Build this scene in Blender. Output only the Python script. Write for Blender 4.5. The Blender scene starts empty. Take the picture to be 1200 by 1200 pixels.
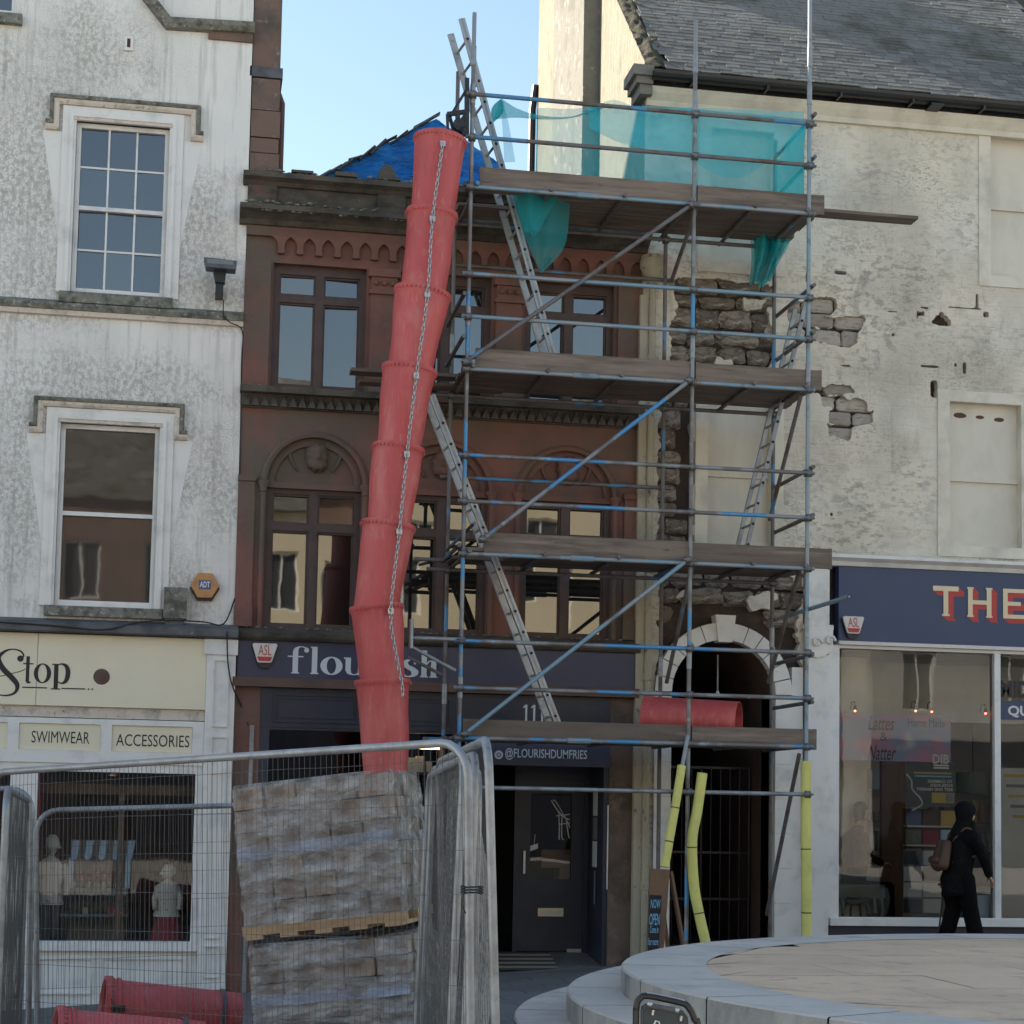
import bpy, bmesh, math, random
from mathutils import Vector, Matrix, noise as mnoise
from mathutils.geometry import tessellate_polygon
random.seed(7)
scene = bpy.context.scene
COL = scene.collection
R_ = math.radians

# ------------------------------------------------------------------ camera, sky, sun, exposure
F, PPX, PPY = 2100.0, 600.0, 770.0            # focal length and principal point, in pixels of a 1200 px picture
YAW, PITCH, ROLL = R_(10.0), R_(4.8), 0.019
CAM = Vector((-3.85, -21.0, 1.7))
_f = Vector((math.sin(YAW)*math.cos(PITCH), math.cos(YAW)*math.cos(PITCH), math.sin(PITCH)))
_r0 = Vector((math.cos(YAW), -math.sin(YAW), 0)); _u0 = _r0.cross(_f)
AR = math.cos(ROLL)*_r0 + math.sin(ROLL)*_u0
AU = math.cos(ROLL)*_u0 - math.sin(ROLL)*_r0
cd = bpy.data.cameras.new('camera'); cam = bpy.data.objects.new('camera', cd); COL.objects.link(cam)
cd.sensor_width = 36; cd.lens = F/1200*36; cd.shift_y = (PPY-600)/1200; cd.clip_start = .1; cd.clip_end = 600
cam.matrix_world = Matrix(((AR.x, AU.x, -_f.x, CAM.x), (AR.y, AU.y, -_f.y, CAM.y), (AR.z, AU.z, -_f.z, CAM.z), (0, 0, 0, 1)))
scene.camera = cam

SUN = Vector((-.75, .45, .50)).normalized()    # direction to the sun: behind the terrace, to the left
world = bpy.data.worlds.new('World'); scene.world = world; world.use_nodes = True
wn = world.node_tree; bg = wn.nodes['Background']
sky = wn.nodes.new('ShaderNodeTexSky'); sky.sky_type = 'NISHITA'; sky.sun_disc = False
sky.sun_elevation = math.asin(SUN.z); sky.sun_rotation = math.atan2(SUN.x, SUN.y)
sky.air_density = 1.3; sky.dust_density = 0.3; sky.ozone_density = 0.3; sky.altitude = 50
wn.links.new(sky.outputs[0], bg.inputs[0]); bg.inputs[1].default_value = 0.085
sl = bpy.data.lights.new('sun', 'SUN'); sl.energy = 5.0; sl.angle = R_(.53); sl.color = (1, .90, .76)
so = bpy.data.objects.new('sun', sl); COL.objects.link(so)
so.rotation_euler = (-SUN).to_track_quat('-Z', 'Y').to_euler(); so.location = SUN*60
scene.view_settings.view_transform = 'Standard'; scene.view_settings.look = 'None'
scene.view_settings.exposure = 1.52; scene.view_settings.gamma = 1
scene.cycles.max_bounces = 7; scene.cycles.diffuse_bounces = 4; scene.cycles.glossy_bounces = 4
scene.cycles.transparent_max_bounces = 16; scene.cycles.caustics_reflective = False; scene.cycles.caustics_refractive = False
scene.cycles.use_denoising = True

# ------------------------------------------------------------------ measuring: photo pixel -> point on a plane of the place
def ray(px, py): return _f + AR*((px-PPX)/F) - AU*((py-PPY)/F)
def at(px, py, Y=0.0):
    d = ray(px, py); return CAM + d*((Y-CAM.y)/d.y)
def atd(px, py, Z): return CAM + ray(px, py)*Z
def X_(px, py, Y=0.0): return at(px, py, Y).x
def Z_(px, py, Y=0.0): return at(px, py, Y).z
def rc(x0, y0, x1, y1, Y=0.0):
    """photo rectangle -> upright rectangle (x0,x1,z0,z1) on the plane y=Y"""
    a, b, c, d = at(x0, y0, Y), at(x1, y0, Y), at(x0, y1, Y), at(x1, y1, Y)
    return ((a.x+c.x)/2, (b.x+d.x)/2, (c.z+d.z)/2, (a.z+b.z)/2)
def ground(x, y):
    k = min(1, max(0, (-y-1)/9)); k = k*k*(3-2*k)
    xx = max(-9, min(9, x))
    return (1-k)*(-.245+.0726*xx) + k*(-.06+.012*xx)

# ------------------------------------------------------------------ materials
MT = {}
def mat(name, col, rough=.8, layers=(), bump=None, metal=0.0, ior=None, coat=0, alpha=None, rnd=0, bumps=(), courses=None):
    """layers: (colour, scale, lo, hi, (sx,sy,sz), detail)"""
    m = bpy.data.materials.new(name); m.use_nodes = True; n = m.node_tree; L = n.links
    b = n.nodes['Principled BSDF']; b.inputs['Roughness'].default_value = rough; b.inputs['Metallic'].default_value = metal
    if ior: b.inputs['IOR'].default_value = ior
    if coat: b.inputs['Coat Weight'].default_value = coat
    tc = n.nodes.new('ShaderNodeTexCoord'); out = None
    def nz(scale, st, detail, w=0):
        mp = n.nodes.new('ShaderNodeMapping'); mp.inputs['Scale'].default_value = st; mp.inputs['Location'].default_value = (w*3.7, w*1.3, w*2.1)
        L.new(tc.outputs['Object'], mp.inputs[0])
        t = n.nodes.new('ShaderNodeTexNoise'); t.inputs['Scale'].default_value = scale; t.inputs['Detail'].default_value = detail
        t.inputs['Roughness'].default_value = .62
        L.new(mp.outputs[0], t.inputs['Vector']); return t.outputs['Fac']
    rgb = n.nodes.new('ShaderNodeRGB'); rgb.outputs[0].default_value = (*col, 1); out = rgb.outputs[0]
    if rnd:
        oi = n.nodes.new('ShaderNodeObjectInfo'); hs = n.nodes.new('ShaderNodeHueSaturation')
        mr = n.nodes.new('ShaderNodeMapRange'); mr.inputs[3].default_value = 1-rnd; mr.inputs[4].default_value = 1+rnd
        L.new(oi.outputs['Random'], mr.inputs[0]); L.new(mr.outputs[0], hs.inputs['Value']); L.new(out, hs.inputs['Color']); out = hs.outputs[0]
    for i, ly in enumerate(layers):
        c, s, lo, hi = ly[:4]; st = ly[4] if len(ly) > 4 else (1, 1, 1); de = ly[5] if len(ly) > 5 else 6
        amt = ly[6] if len(ly) > 6 else 1.0
        mr = n.nodes.new('ShaderNodeMapRange'); mr.inputs[1].default_value = lo; mr.inputs[2].default_value = hi; mr.inputs[4].default_value = amt
        L.new(nz(s, st, de, i+1), mr.inputs[0]); fac = mr.outputs[0]
        if len(ly) > 7:                                     # only inside a second, larger pattern
            k = ly[7]
        if len(ly) > 7 and k[0] == 'at':                    # gathered round given spots (x, z, rx, rz)
            sx = n.nodes.new('ShaderNodeSeparateXYZ'); L.new(tc.outputs['Object'], sx.inputs[0]); acc = None
            def mth(op, a, b):
                q = n.nodes.new('ShaderNodeMath'); q.operation = op
                for i_, v_ in ((0, a), (1, b)):
                    if isinstance(v_, (int, float)): q.inputs[i_].default_value = v_
                    else: L.new(v_, q.inputs[i_])
                return q.outputs[0]
            wob = mth('MULTIPLY', mth('SUBTRACT', nz(2.3, (1, 1, 1), 6, i+51), .5), 2.6); wob2 = mth('MULTIPLY', mth('SUBTRACT', nz(1.7, (1, 1, .7), 6, i+61), .5), 2.6)
            for (cx_, cz_, rx_, rz_) in k[1]:
                dx = mth('ADD', mth('MULTIPLY', mth('SUBTRACT', sx.outputs[0], cx_), .75/rx_), wob); dz = mth('ADD', mth('MULTIPLY', mth('SUBTRACT', sx.outputs[2], cz_), .75/rz_), wob2)
                w_ = mth('MAXIMUM', mth('SUBTRACT', 1.0, mth('ADD', mth('MULTIPLY', dx, dx), mth('MULTIPLY', dz, dz))), 0.0)
                acc = w_ if acc is None else mth('MAXIMUM', acc, w_)
            fac = mth('MULTIPLY', fac, acc)
        elif len(ly) > 7:
            m2 = n.nodes.new('ShaderNodeMapRange'); m2.inputs[1].default_value = k[1]; m2.inputs[2].default_value = k[2]
            L.new(nz(k[0], k[3] if len(k) > 3 else (1, 1, 1), 4, i+31), m2.inputs[0]); mu = n.nodes.new('ShaderNodeMath'); mu.operation = 'MULTIPLY'
            L.new(fac, mu.inputs[0]); L.new(m2.outputs[0], mu.inputs[1]); fac = mu.outputs[0]
        mx = n.nodes.new('ShaderNodeMix'); mx.data_type = 'RGBA'; L.new(fac, mx.inputs[0]); L.new(out, mx.inputs[6]); mx.inputs[7].default_value = (*c, 1)
        out = mx.outputs[2]
    L.new(out, b.inputs['Base Color'])
    prev = None
    for bp in ([bump] if bump else []) + list(bumps):
        s, st_, dist = bp[:3]; sv = bp[3] if len(bp) > 3 else (1, 1, 1)
        bn = n.nodes.new('ShaderNodeBump'); bn.inputs['Strength'].default_value = st_; bn.inputs['Distance'].default_value = dist
        L.new(nz(s, sv, 5, 9), bn.inputs['Height'])
        if prev: L.new(prev, bn.inputs['Normal'])
        prev = bn.outputs[0]
    if courses:                                             # faint masonry courses telegraphing through the coat
        sp = n.nodes.new('ShaderNodeSeparateXYZ'); L.new(tc.outputs['Object'], sp.inputs[0]); cb = n.nodes.new('ShaderNodeCombineXYZ'); L.new(sp.outputs[0], cb.inputs[0]); L.new(sp.outputs[2], cb.inputs[1])
        wn_ = n.nodes.new('ShaderNodeTexNoise'); wn_.inputs['Scale'].default_value = 3; L.new(tc.outputs['Object'], wn_.inputs['Vector'])
        va = n.nodes.new('ShaderNodeVectorMath'); va.operation = 'MULTIPLY_ADD'; va.inputs[1].default_value = (.14, .09, 0); L.new(wn_.outputs['Color'], va.inputs[0]); L.new(cb.outputs[0], va.inputs[2])
        bk = n.nodes.new('ShaderNodeTexBrick'); bk.inputs['Scale'].default_value = 1; bk.inputs['Mortar Size'].default_value = .012; bk.inputs['Mortar Smooth'].default_value = .8
        bk.inputs['Brick Width'].default_value = courses[0]; bk.inputs['Row Height'].default_value = courses[1]; L.new(va.outputs[0], bk.inputs['Vector'])
        bn = n.nodes.new('ShaderNodeBump'); bn.invert = True; bn.inputs['Strength'].default_value = courses[2]; bn.inputs['Distance'].default_value = .02
        L.new(bk.outputs['Fac'], bn.inputs['Height'])
        if prev: L.new(prev, bn.inputs['Normal'])
        prev = bn.outputs[0]
    if prev: L.new(prev, b.inputs['Normal'])
    MT[name] = m; return m

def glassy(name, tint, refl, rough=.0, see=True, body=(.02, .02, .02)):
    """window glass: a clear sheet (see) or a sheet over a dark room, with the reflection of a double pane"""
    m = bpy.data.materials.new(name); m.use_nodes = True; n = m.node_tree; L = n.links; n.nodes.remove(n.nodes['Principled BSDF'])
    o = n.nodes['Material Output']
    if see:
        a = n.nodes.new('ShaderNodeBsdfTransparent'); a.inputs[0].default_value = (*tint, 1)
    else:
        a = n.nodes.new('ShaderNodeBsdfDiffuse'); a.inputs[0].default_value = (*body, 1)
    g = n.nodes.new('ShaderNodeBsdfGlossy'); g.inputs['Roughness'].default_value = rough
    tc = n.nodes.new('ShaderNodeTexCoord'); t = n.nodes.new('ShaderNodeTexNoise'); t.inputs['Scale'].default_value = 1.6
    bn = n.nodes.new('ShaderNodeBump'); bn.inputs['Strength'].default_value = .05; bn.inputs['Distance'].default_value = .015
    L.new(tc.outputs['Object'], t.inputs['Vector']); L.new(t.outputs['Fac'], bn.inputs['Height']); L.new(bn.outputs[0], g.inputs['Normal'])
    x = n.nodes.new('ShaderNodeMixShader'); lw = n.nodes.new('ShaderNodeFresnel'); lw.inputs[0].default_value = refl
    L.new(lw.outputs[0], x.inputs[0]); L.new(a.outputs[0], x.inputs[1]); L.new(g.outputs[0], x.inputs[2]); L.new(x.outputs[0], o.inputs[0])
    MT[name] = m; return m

def emis(name, col, s):
    m = bpy.data.materials.new(name); m.use_nodes = True; b = m.node_tree.nodes['Principled BSDF']
    b.inputs['Base Color'].default_value = (*col, 1); b.inputs['Emission Color'].default_value = (*col, 1); b.inputs['Emission Strength'].default_value = s
    MT[name] = m; return m

def filmy(name, col, alpha, rough, trans=0.0, bump=None, spec=.5, layers=None):
    m = bpy.data.materials.new(name); m.use_nodes = True; n = m.node_tree; L = n.links; b = n.nodes['Principled BSDF']
    b.inputs['Base Color'].default_value = (*col, 1); b.inputs['Roughness'].default_value = rough; b.inputs['Alpha'].default_value = alpha
    tc = n.nodes.new('ShaderNodeTexCoord')
    if bump:
        mp = n.nodes.new('ShaderNodeMapping'); mp.inputs['Scale'].default_value = bump[3]; L.new(tc.outputs['Object'], mp.inputs[0])
        t = n.nodes.new('ShaderNodeTexNoise'); t.inputs['Scale'].default_value = bump[0]; t.inputs['Detail'].default_value = 6
        L.new(mp.outputs[0], t.inputs['Vector']); bn = n.nodes.new('ShaderNodeBump'); bn.inputs['Strength'].default_value = bump[1]; bn.inputs['Distance'].default_value = bump[2]
        L.new(t.outputs['Fac'], bn.inputs['Height']); L.new(bn.outputs[0], b.inputs['Normal'])
        if layers:
            mr = n.nodes.new('ShaderNodeMapRange'); mr.inputs[1].default_value = .3; mr.inputs[2].default_value = .7
            mr.inputs[3].default_value = layers[0]; mr.inputs[4].default_value = layers[1]
            L.new(t.outputs['Fac'], mr.inputs[0]); L.new(mr.outputs[0], b.inputs['Alpha'])
    if trans:
        o = n.nodes['Material Output']; tr = n.nodes.new('ShaderNodeBsdfTranslucent'); tr.inputs[0].default_value = (*col, 1)
        tp = n.nodes.new('ShaderNodeBsdfTransparent'); mx = n.nodes.new('ShaderNodeMixShader'); mx.inputs[0].default_value = trans
        L.new(b.outputs[0], mx.inputs[1]); L.new(tr.outputs[0], mx.inputs[2])
        b.inputs['Alpha'].default_value = 1
        m2 = n.nodes.new('ShaderNodeMixShader'); m2.inputs[0].default_value = alpha
        L.new(tp.outputs[0], m2.inputs[1]); L.new(mx.outputs[0], m2.inputs[2]); L.new(m2.outputs[0], o.inputs[0])
    MT[name] = m; return m

G = lambda v: (v, v, v)
WS = []
for px_, py_, rx_, rz_ in ((130, 452, 1.1, .38), (30, 210, 1.0, 1.7), (225, 265, .5, .75), (205, 545, .32, .75), (262, 345, .4, .35), (20, 560, .35, 1.2), (45, 480, .4, .5), (205, 690, .35, .45), (130, 352, 1.6, .16), (70, 330, .8, .3), (110, 60, .7, .6), (255, 560, .25, .7), (140, 718, .9, .14), (215, 330, .5, .4)):
    p_ = at(px_, py_); WS.append((p_.x+6, p_.z-ground(-6, 0), rx_, rz_))
mat('white_render', (.82, .80, .765), .9, [((.60, .58, .54), .75, .44, .70, (1.3, 1, .45), 6, .6), ((.48, .47, .43), 6, .54, .68, (2.4, 1, .12), 6, .6), ((.25, .245, .21), 20, .45, .57, (1, 1, .7), 9, .58, ('at', WS)), ((.36, .355, .32), 55, .44, .58, (1, 1, 1), 5, .55, ('at', WS)), ((.40, .395, .365), 60, .52, .62, (1, 1, 1), 5, .5, (.7, .44, .62)), ((.17, .175, .13), 3.0, .60, .72, (2.2, 1, .25), 9, .5, ('at', WS)), ((.15, .15, .13), 90, .68, .73, (1, 1, 1), 3, .5)], (36, .6, .012))
mat('white_paint', (.77, .755, .725), .6, [((.55, .55, .53), 3, .5, .75, (1, 1, 1)), ((.25, .25, .22), 40, .70, .76, (1, 1, .4), 4, .7)], (25, .15, .004))
mat('peach_paint', (.66, .58, .50), .75, [((.4, .37, .32), 5, .5, .7), ((.14, .14, .11), 22, .58, .7, (1, 1, 1), 6, .8)], (30, .3, .006))
mat('lichen', (.22, .215, .18), .95, [((.10, .10, .085), 9, .45, .62), ((.42, .42, .38), 18, .58, .7)], (30, .9, .02))
mat('sandstone', (.230, .104, .083), .9, [((.16, .086, .07), 1.7, .42, .62), ((.125, .108, .085), .9, .46, .62, (1, 1, .7), 6, .9), ((.25, .12, .10), 7, .58, .75, (1, 1, 1), 6, .5), ((.07, .05, .045), 30, .62, .75, (1, 1, .6), 5, .6)], (35, .35, .008))
mat('sooty_stone', (.115, .10, .08), .95, [((.055, .05, .043), 2.4, .42, .6, (1, 1, 2)), ((.19, .09, .075), 1.3, .56, .7), ((.24, .24, .21), 16, .66, .74, (1, 1, 1), 5, .6)], (25, .8, .02))
mat('party_stone', (.19, .125, .10), .95, [((.10, .085, .07), 2, .45, .65), ((.26, .22, .18), 9, .6, .72)], (25, .6, .015))
mat('cream_render', (.71, .645, .53), .9, [((.74, .70, .62), 1.1, .45, .7), ((.52, .475, .40), .9, .44, .66, (1, 1, .7)), ((.40, .36, .30), 7, .50, .66, (.5, 1, 1.6), 8, .38, (.55, .42, .60)), ((.25, .23, .19), 14, .50, .60, (.7, 1, 1.3), 10, .6, (.75, .42, .60)), ((.27, .26, .215), 34, .52, .62, (.7, 1, 1.3), 6, .7, (.6, .45, .62)), ((.22, .21, .17), 2.6, .60, .74, (1.4, 1, .4), 9, .6)], (26, .6, .012, (.5, 1, 1.6)), bumps=[(5, .45, .02, (.22, 1, 3.2))], courses=(.62, .27, .3))
mat('cream_paint', (.70, .65, .545), .7, [((.47, .44, .37), 2, .45, .7), ((.2, .19, .15), 30, .68, .75, (1, 1, .5), 5, .6)], (30, .2, .004))
mat('blind_paint', (.67, .625, .53), .7, [((.56, .52, .44), 1.5, .45, .65, (1, 1, .5)), ((.2, .16, .13), 14, .74, .78)], (10, .15, .005))
mat('gable_harl', (.26, .24, .18), .9, [((.20, .185, .14), 1.5, .5, .7, (1, 1, .4)), ((.13, .12, .09), 9, .54, .70, (1, 1, .3), 8, .7)], (14, 1.0, .05, (1, 1, .35)))
mat('stack_harl', (.20, .19, .165), .95, [((.15, .145, .12), 3, .5, .65), ((.42, .41, .36), 6, .58, .7)], (14, .8, .02))
mat('rubble', (.27, .235, .195), .95, [((.12, .085, .065), 2.2, .46, .6), ((.46, .41, .33), 3, .56, .66), ((.09, .07, .055), 14, .58, .7, (1, 1, 1), 5, .7)], (20, .9, .02), rnd=.4)
mat('bare_ashlar', (.40, .36, .315), .95, [((.22, .19, .16), 6, .5, .7), ((.44, .41, .36), 9, .58, .7)], (25, .6, .012), rnd=.22)
mat('dark_joint', (.055, .042, .035), 1.0, [((.09, .06, .045), 5, .5, .7)], (20, .8, .02))
mat('brown_scar', (.115, .062, .048), 1.0, [((.07, .04, .035), 9, .5, .7)], (20, .6, .01))
mat('slate', (.152, .144, .126), .8, [((.085, .075, .05), 1.2, .46, .64), ((.23, .225, .21), .9, .54, .7), ((.07, .07, .05), 14, .6, .72)], (30, .5, .006), rnd=.28)
mat('moss', (.055, .05, .033), 1.0, [((.10, .095, .06), 12, .5, .7)], (20, 1, .03))
mat('black_metal', (.014, .014, .015), .4, [((.05, .05, .05), 8, .6, .75)])
mat('lead', (.115, .118, .13), .6, [((.06, .06, .065), 3, .45, .65), ((.25, .25, .25), 11, .68, .74)], (12, .4, .02))
mat('cable', (.015, .015, .016), .6)
mat('cream_sign', (.80, .73, .56), .5, [((.75, .68, .51), 1.2, .4, .7)])
mat('white_joinery', (.77, .76, .735), .5, [((.55, .56, .57), 3, .5, .75), ((.3, .29, .27), 22, .68, .76, (1, 1, 1), 4, .5)], (12, .1, .004))
mat('brown_frame', (.085, .050, .045), .55, [((.06, .038, .034), 5, .45, .65)], (20, .1, .003))
mat('navy', (.034, .039, .085), .45, [((.042, .047, .09), 2, .45, .7)], (8, .06, .003))
mat('navy_dark', (.022, .026, .045), .5, [((.034, .037, .05), 3, .5, .7)])
mat('navy_blue', (.035, .055, .125), .45, [((.042, .06, .12), 1.6, .45, .7)], (6, .06, .003))
mat('letter_white', (.62, .66, .70), .6)
mat('letter_cream', (.74, .62, .42), .6)
mat('letter_red', (.48, .055, .045), .6)
mat('letter_black', (.02, .02, .02), .6)
mat('box_white', (.66, .62, .60), .45, [((.5, .48, .46), 9, .55, .75)])
mat('box_black', (.02, .02, .022), .5)
mat('alarm_orange', (.52, .25, .09), .5, [((.40, .19, .08), 8, .5, .7)])
mat('alarm_blue', (.05, .09, .22), .5)
mat('galv', (.30, .32, .34), .42, [((.20, .21, .22), 5, .45, .65), ((.14, .11, .09), 16, .62, .72, (1, 1, 1), 4, .7)], metal=.35)
mat('tube', (.25, .265, .275), .5, [((.17, .155, .15), 1.9, .46, .54, (1, 1, 1), 3), ((.085, .27, .50), 1.2, .555, .575, (1, 1, 1), 2), ((.34, .42, .46), 4.5, .62, .68, (1, 1, 1), 4, .7)], metal=.25)
mat('tube_blue', (.20, .31, .38), .5, [((.28, .31, .33), 2.2, .48, .56, (1, 1, 1), 3), ((.16, .15, .15), 3.2, .58, .64, (1, 1, 1), 4, .7)], metal=.25)
mat('tube_rust', (.155, .145, .145), .6, [((.11, .08, .065), 4, .5, .62), ((.09, .24, .42), 1.7, .60, .63, (1, 1, 1), 2)], metal=.2)
mat('coupler', (.17, .175, .18), .5, [((.09, .075, .065), 9, .5, .65), ((.3, .32, .34), 14, .58, .7)], metal=.5)
mat('board_wood', (.19, .148, .118), .85, [((.12, .093, .076), 5, .42, .62, (.25, 3, 3)), ((.27, .215, .175), 3, .56, .72, (.3, 4, 4)), ((.07, .055, .045), 9, .64, .74, (.5, 1.5, 1.5), 4, .8)], (14, .4, .004, (.15, 4, 4)), rnd=.22)
mat('chute_red', (.56, .088, .085), .5, [((.45, .07, .072), 1.6, .42, .68, (1, 1, .5)), ((.62, .20, .18), 2.6, .52, .72, (1.4, 1.4, .35), 6, .6), ((.34, .07, .07), 11, .58, .7, (2, 2, .2), 6, .6), ((.60, .30, .27), 18, .58, .70, (1.5, 1.5, .25), 7, .4), ((.55, .22, .20), 3.5, .56, .70, (1, 1, .8), 9, .4), ((.2, .06, .06), 60, .68, .74, (1, 1, .6), 3, .6)], (7, .18, .010))
mat('chute_rib', (.46, .075, .075), .5)
mat('chain', (.45, .46, .47), .35, metal=.7)
mat('foam', (.70, .66, .20), .8, [((.60, .57, .18), 5, .5, .7), ((.3, .3, .09), 30, .66, .74, (1, 1, 1), 4, .6)], (40, .2, .004))
mat('alu', (.40, .41, .41), .4, [((.26, .26, .26), 6, .5, .68), ((.16, .14, .12), 22, .62, .72, (1, 1, 1), 4, .7)], metal=.35)
mat('hole_dark', (.015, .015, .015), .9)  # dark discs: the shade inside hollow tube and rung ends, as colour
mat('tarp', (.012, .22, .66), .35, [((.008, .14, .48), 3, .45, .65), ((.03, .34, .80), 6, .58, .7, (.5, 1, 2.5), 4, .7)], (3.5, 1.0, .12, (.7, 1, 3)), bumps=[(14, .7, .03, (.6, 1, 2))])
mat('pipe_cream', (.44, .395, .30), .7, [((.36, .32, .24), 3, .45, .65, (1, 1, .4)), ((.10, .075, .055), 15, .60, .70, (1, 1, .5), 6, .9)], (25, .3, .006))
mat('pier_stone', (.16, .115, .09), .9, [((.09, .068, .055), 2, .45, .6), ((.24, .17, .13), 4, .58, .72)], (18, .4, .01))
mat('paving', (.15, .147, .145), .85, [((.11, .108, .108), 1.2, .45, .65), ((.19, .183, .178), 4, .55, .7), ((.09, .09, .09), 35, .62, .72, (1, 1, 1), 5, .5)], (30, .3, .006), rnd=.12)
mat('granite', (.63, .56, .47), .75, [((.53, .47, .40), 1.3, .45, .65), ((.68, .67, .66), 60, .58, .66, (1, 1, 1), 3, .5), ((.38, .38, .375), 75, .60, .68, (1, 1, 1), 3, .5), ((.30, .29, .275), 1.8, .56, .7, (1, 1, 1), 8, .5), ((.14, .14, .14), 4, .70, .76, (1, 1, 1), 6, .6)], (40, .15, .003))
mat('granite_edge', (.50, .465, .41), .8, [((.22, .225, .21), 2.5, .45, .68, (1, 1, .6)), ((.45, .45, .45), 60, .58, .66, (1, 1, 1), 3, .5)], (40, .3, .005))
mat('pink_paving', (.76, .53, .34), .8, [((.63, .44, .29), .9, .42, .66), ((.42, .34, .275), 4, .56, .72), ((.25, .22, .19), 22, .68, .73, (1, 1, 1), 3, .7), ((.38, .33, .29), 55, .60, .68, (1, 1, 1), 3, .4)], (40, .15, .003), rnd=.08)
mat('inner_room', (.30, .285, .26), .9, [((.22, .2, .18), 1.2, .45, .7)])
mat('inner_white', (.66, .65, .61), .8, [((.5, .49, .45), 1, .45, .7)])
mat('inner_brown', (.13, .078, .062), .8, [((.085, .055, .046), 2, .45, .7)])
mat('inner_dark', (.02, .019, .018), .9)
mat('brick_block', (.25, .185, .14), .9, [((.10, .08, .065), 5, .45, .68), ((.30, .245, .205), 9, .56, .72)], (30, .5, .006), rnd=.45)
mat('pallet_wood', (.44, .30, .175), .8, [((.33, .215, .12), 6, .45, .65, (.4, 3, 3))], (12, .3, .004))
mat('strap_blue', (.16, .27, .50), .35)
mat('skin', (.50, .29, .21), .6)
mat('jacket', (.007, .0065, .007), .9, [((.014, .013, .014), 9, .5, .7)], (14, .8, .02, (1, 1, .5)), ior=1.2)
mat('trousers', (.005, .005, .0055), .9, (), (12, .6, .02, (1, 1, .4)), ior=1.2)
mat('hair_dark', (.006, .0055, .0055), .85, (), (40, .5, .006), ior=1.25)
mat('bag_brown', (.075, .036, .022), .55, (), (20, .2, .004))
mat('cloth_white', (.55, .52, .47), .85, [((.3, .16, .15), 22, .64, .68, (1, 1, 1), 2, .8), ((.2, .2, .22), 17, .66, .70, (1, 1, 1), 2, .7)], (9, .5, .02))
mat('cloth_red', (.26, .035, .045), .85, (), (9, .5, .02))
mat('cloth_grey', (.10, .10, .105), .9, (), (9, .5, .02))
mat('pale_blue', (.42, .56, .74), .6)
mat('counter_grey', (.20, .20, .20), .6)
mat('goods_red', (.30, .07, .075), .7, [((.5, .4, .35), 14, .55, .6), ((.12, .03, .04), 20, .55, .6)], rnd=.3)
mat('goods_mixed', (.35, .33, .22), .7, rnd=.5)
mat('wood_brown', (.22, .125, .075), .7, [((.15, .08, .05), 5, .45, .65, (1, 1, .3))], (14, .3, .004))
mat('chalkboard', (.012, .014, .017), .7)
mat('chalk_blue', (.22, .50, .72), .8)
mat('paper_white', (.68, .68, .66), .7)
mat('poster_dark', (.03, .045, .05), .5)
mat('poster_pink', (.50, .22, .34), .5, [((.22, .28, .46), 2.3, .42, .58, (1, 1, 1), 2), ((.55, .52, .56), 2.0, .56, .68, (1, 1, 1), 2)])
mat('poster_yellow', (.50, .36, .06), .5)
mat('cafe_green', (.13, .15, .115), .6)
mat('mat_dark', (.05, .047, .045), .95)
mat('mat_light', (.20, .185, .165), .95)
mat('brass', (.62, .55, .42), .35, metal=.6)
mat('cardboard', (.36, .22, .13), .85)
mat('rubber', (.02, .02, .02), .8)
mat('opp_cream', (.70, .61, .44), .85, [((.62, .54, .38), .5, .45, .65)])
mat('opp_brown', (.20, .13, .10), .85, [((.15, .10, .08), .5, .45, .65)])
mat('opp_grey', (.46, .45, .43), .85, [((.36, .355, .34), .5, .45, .65)])  # tone of the added far block, set to mirror as pale haze
mat('opp_glass', (.05, .055, .06), .1)
mat('road', (.13, .128, .125), .9, [((.17, .165, .16), .4, .45, .65)], (20, .4, .01))
mat('bounce_plaza', (.60, .56, .50), .9, [((.44, .42, .39), .4, .45, .65)], (20, .4, .01))  # kept pale for the bounce light it throws on the shaded fronts
mat('wire', (.055, .057, .06), .6, [((.04, .036, .033), 9, .5, .65)])
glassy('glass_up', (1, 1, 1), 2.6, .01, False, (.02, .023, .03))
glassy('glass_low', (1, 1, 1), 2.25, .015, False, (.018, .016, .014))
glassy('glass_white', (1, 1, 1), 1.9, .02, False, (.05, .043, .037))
glassy('glass_shop', (.88, .90, .88), 1.68, .0, True)
filmy('net', (.05, .74, .82), .46, .8, .65)
filmy('net_thick', (.03, .58, .64), .72, .8, .55)
filmy('film', (.56, .545, .53), .3, .10, 0, (5, 1.0, .10, (.9, 1, 1.7)), layers=(-.02, .76))
filmy('film_blue', (.40, .47, .62), .5, .2, 0, (5, .8, .05, (.5, 1, 1.5)), layers=(-.25, .85))
emis('lamp_red', (1, .22, .13), 1.8); emis('lamp_warm', (1, .62, .30), 4)

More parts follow.
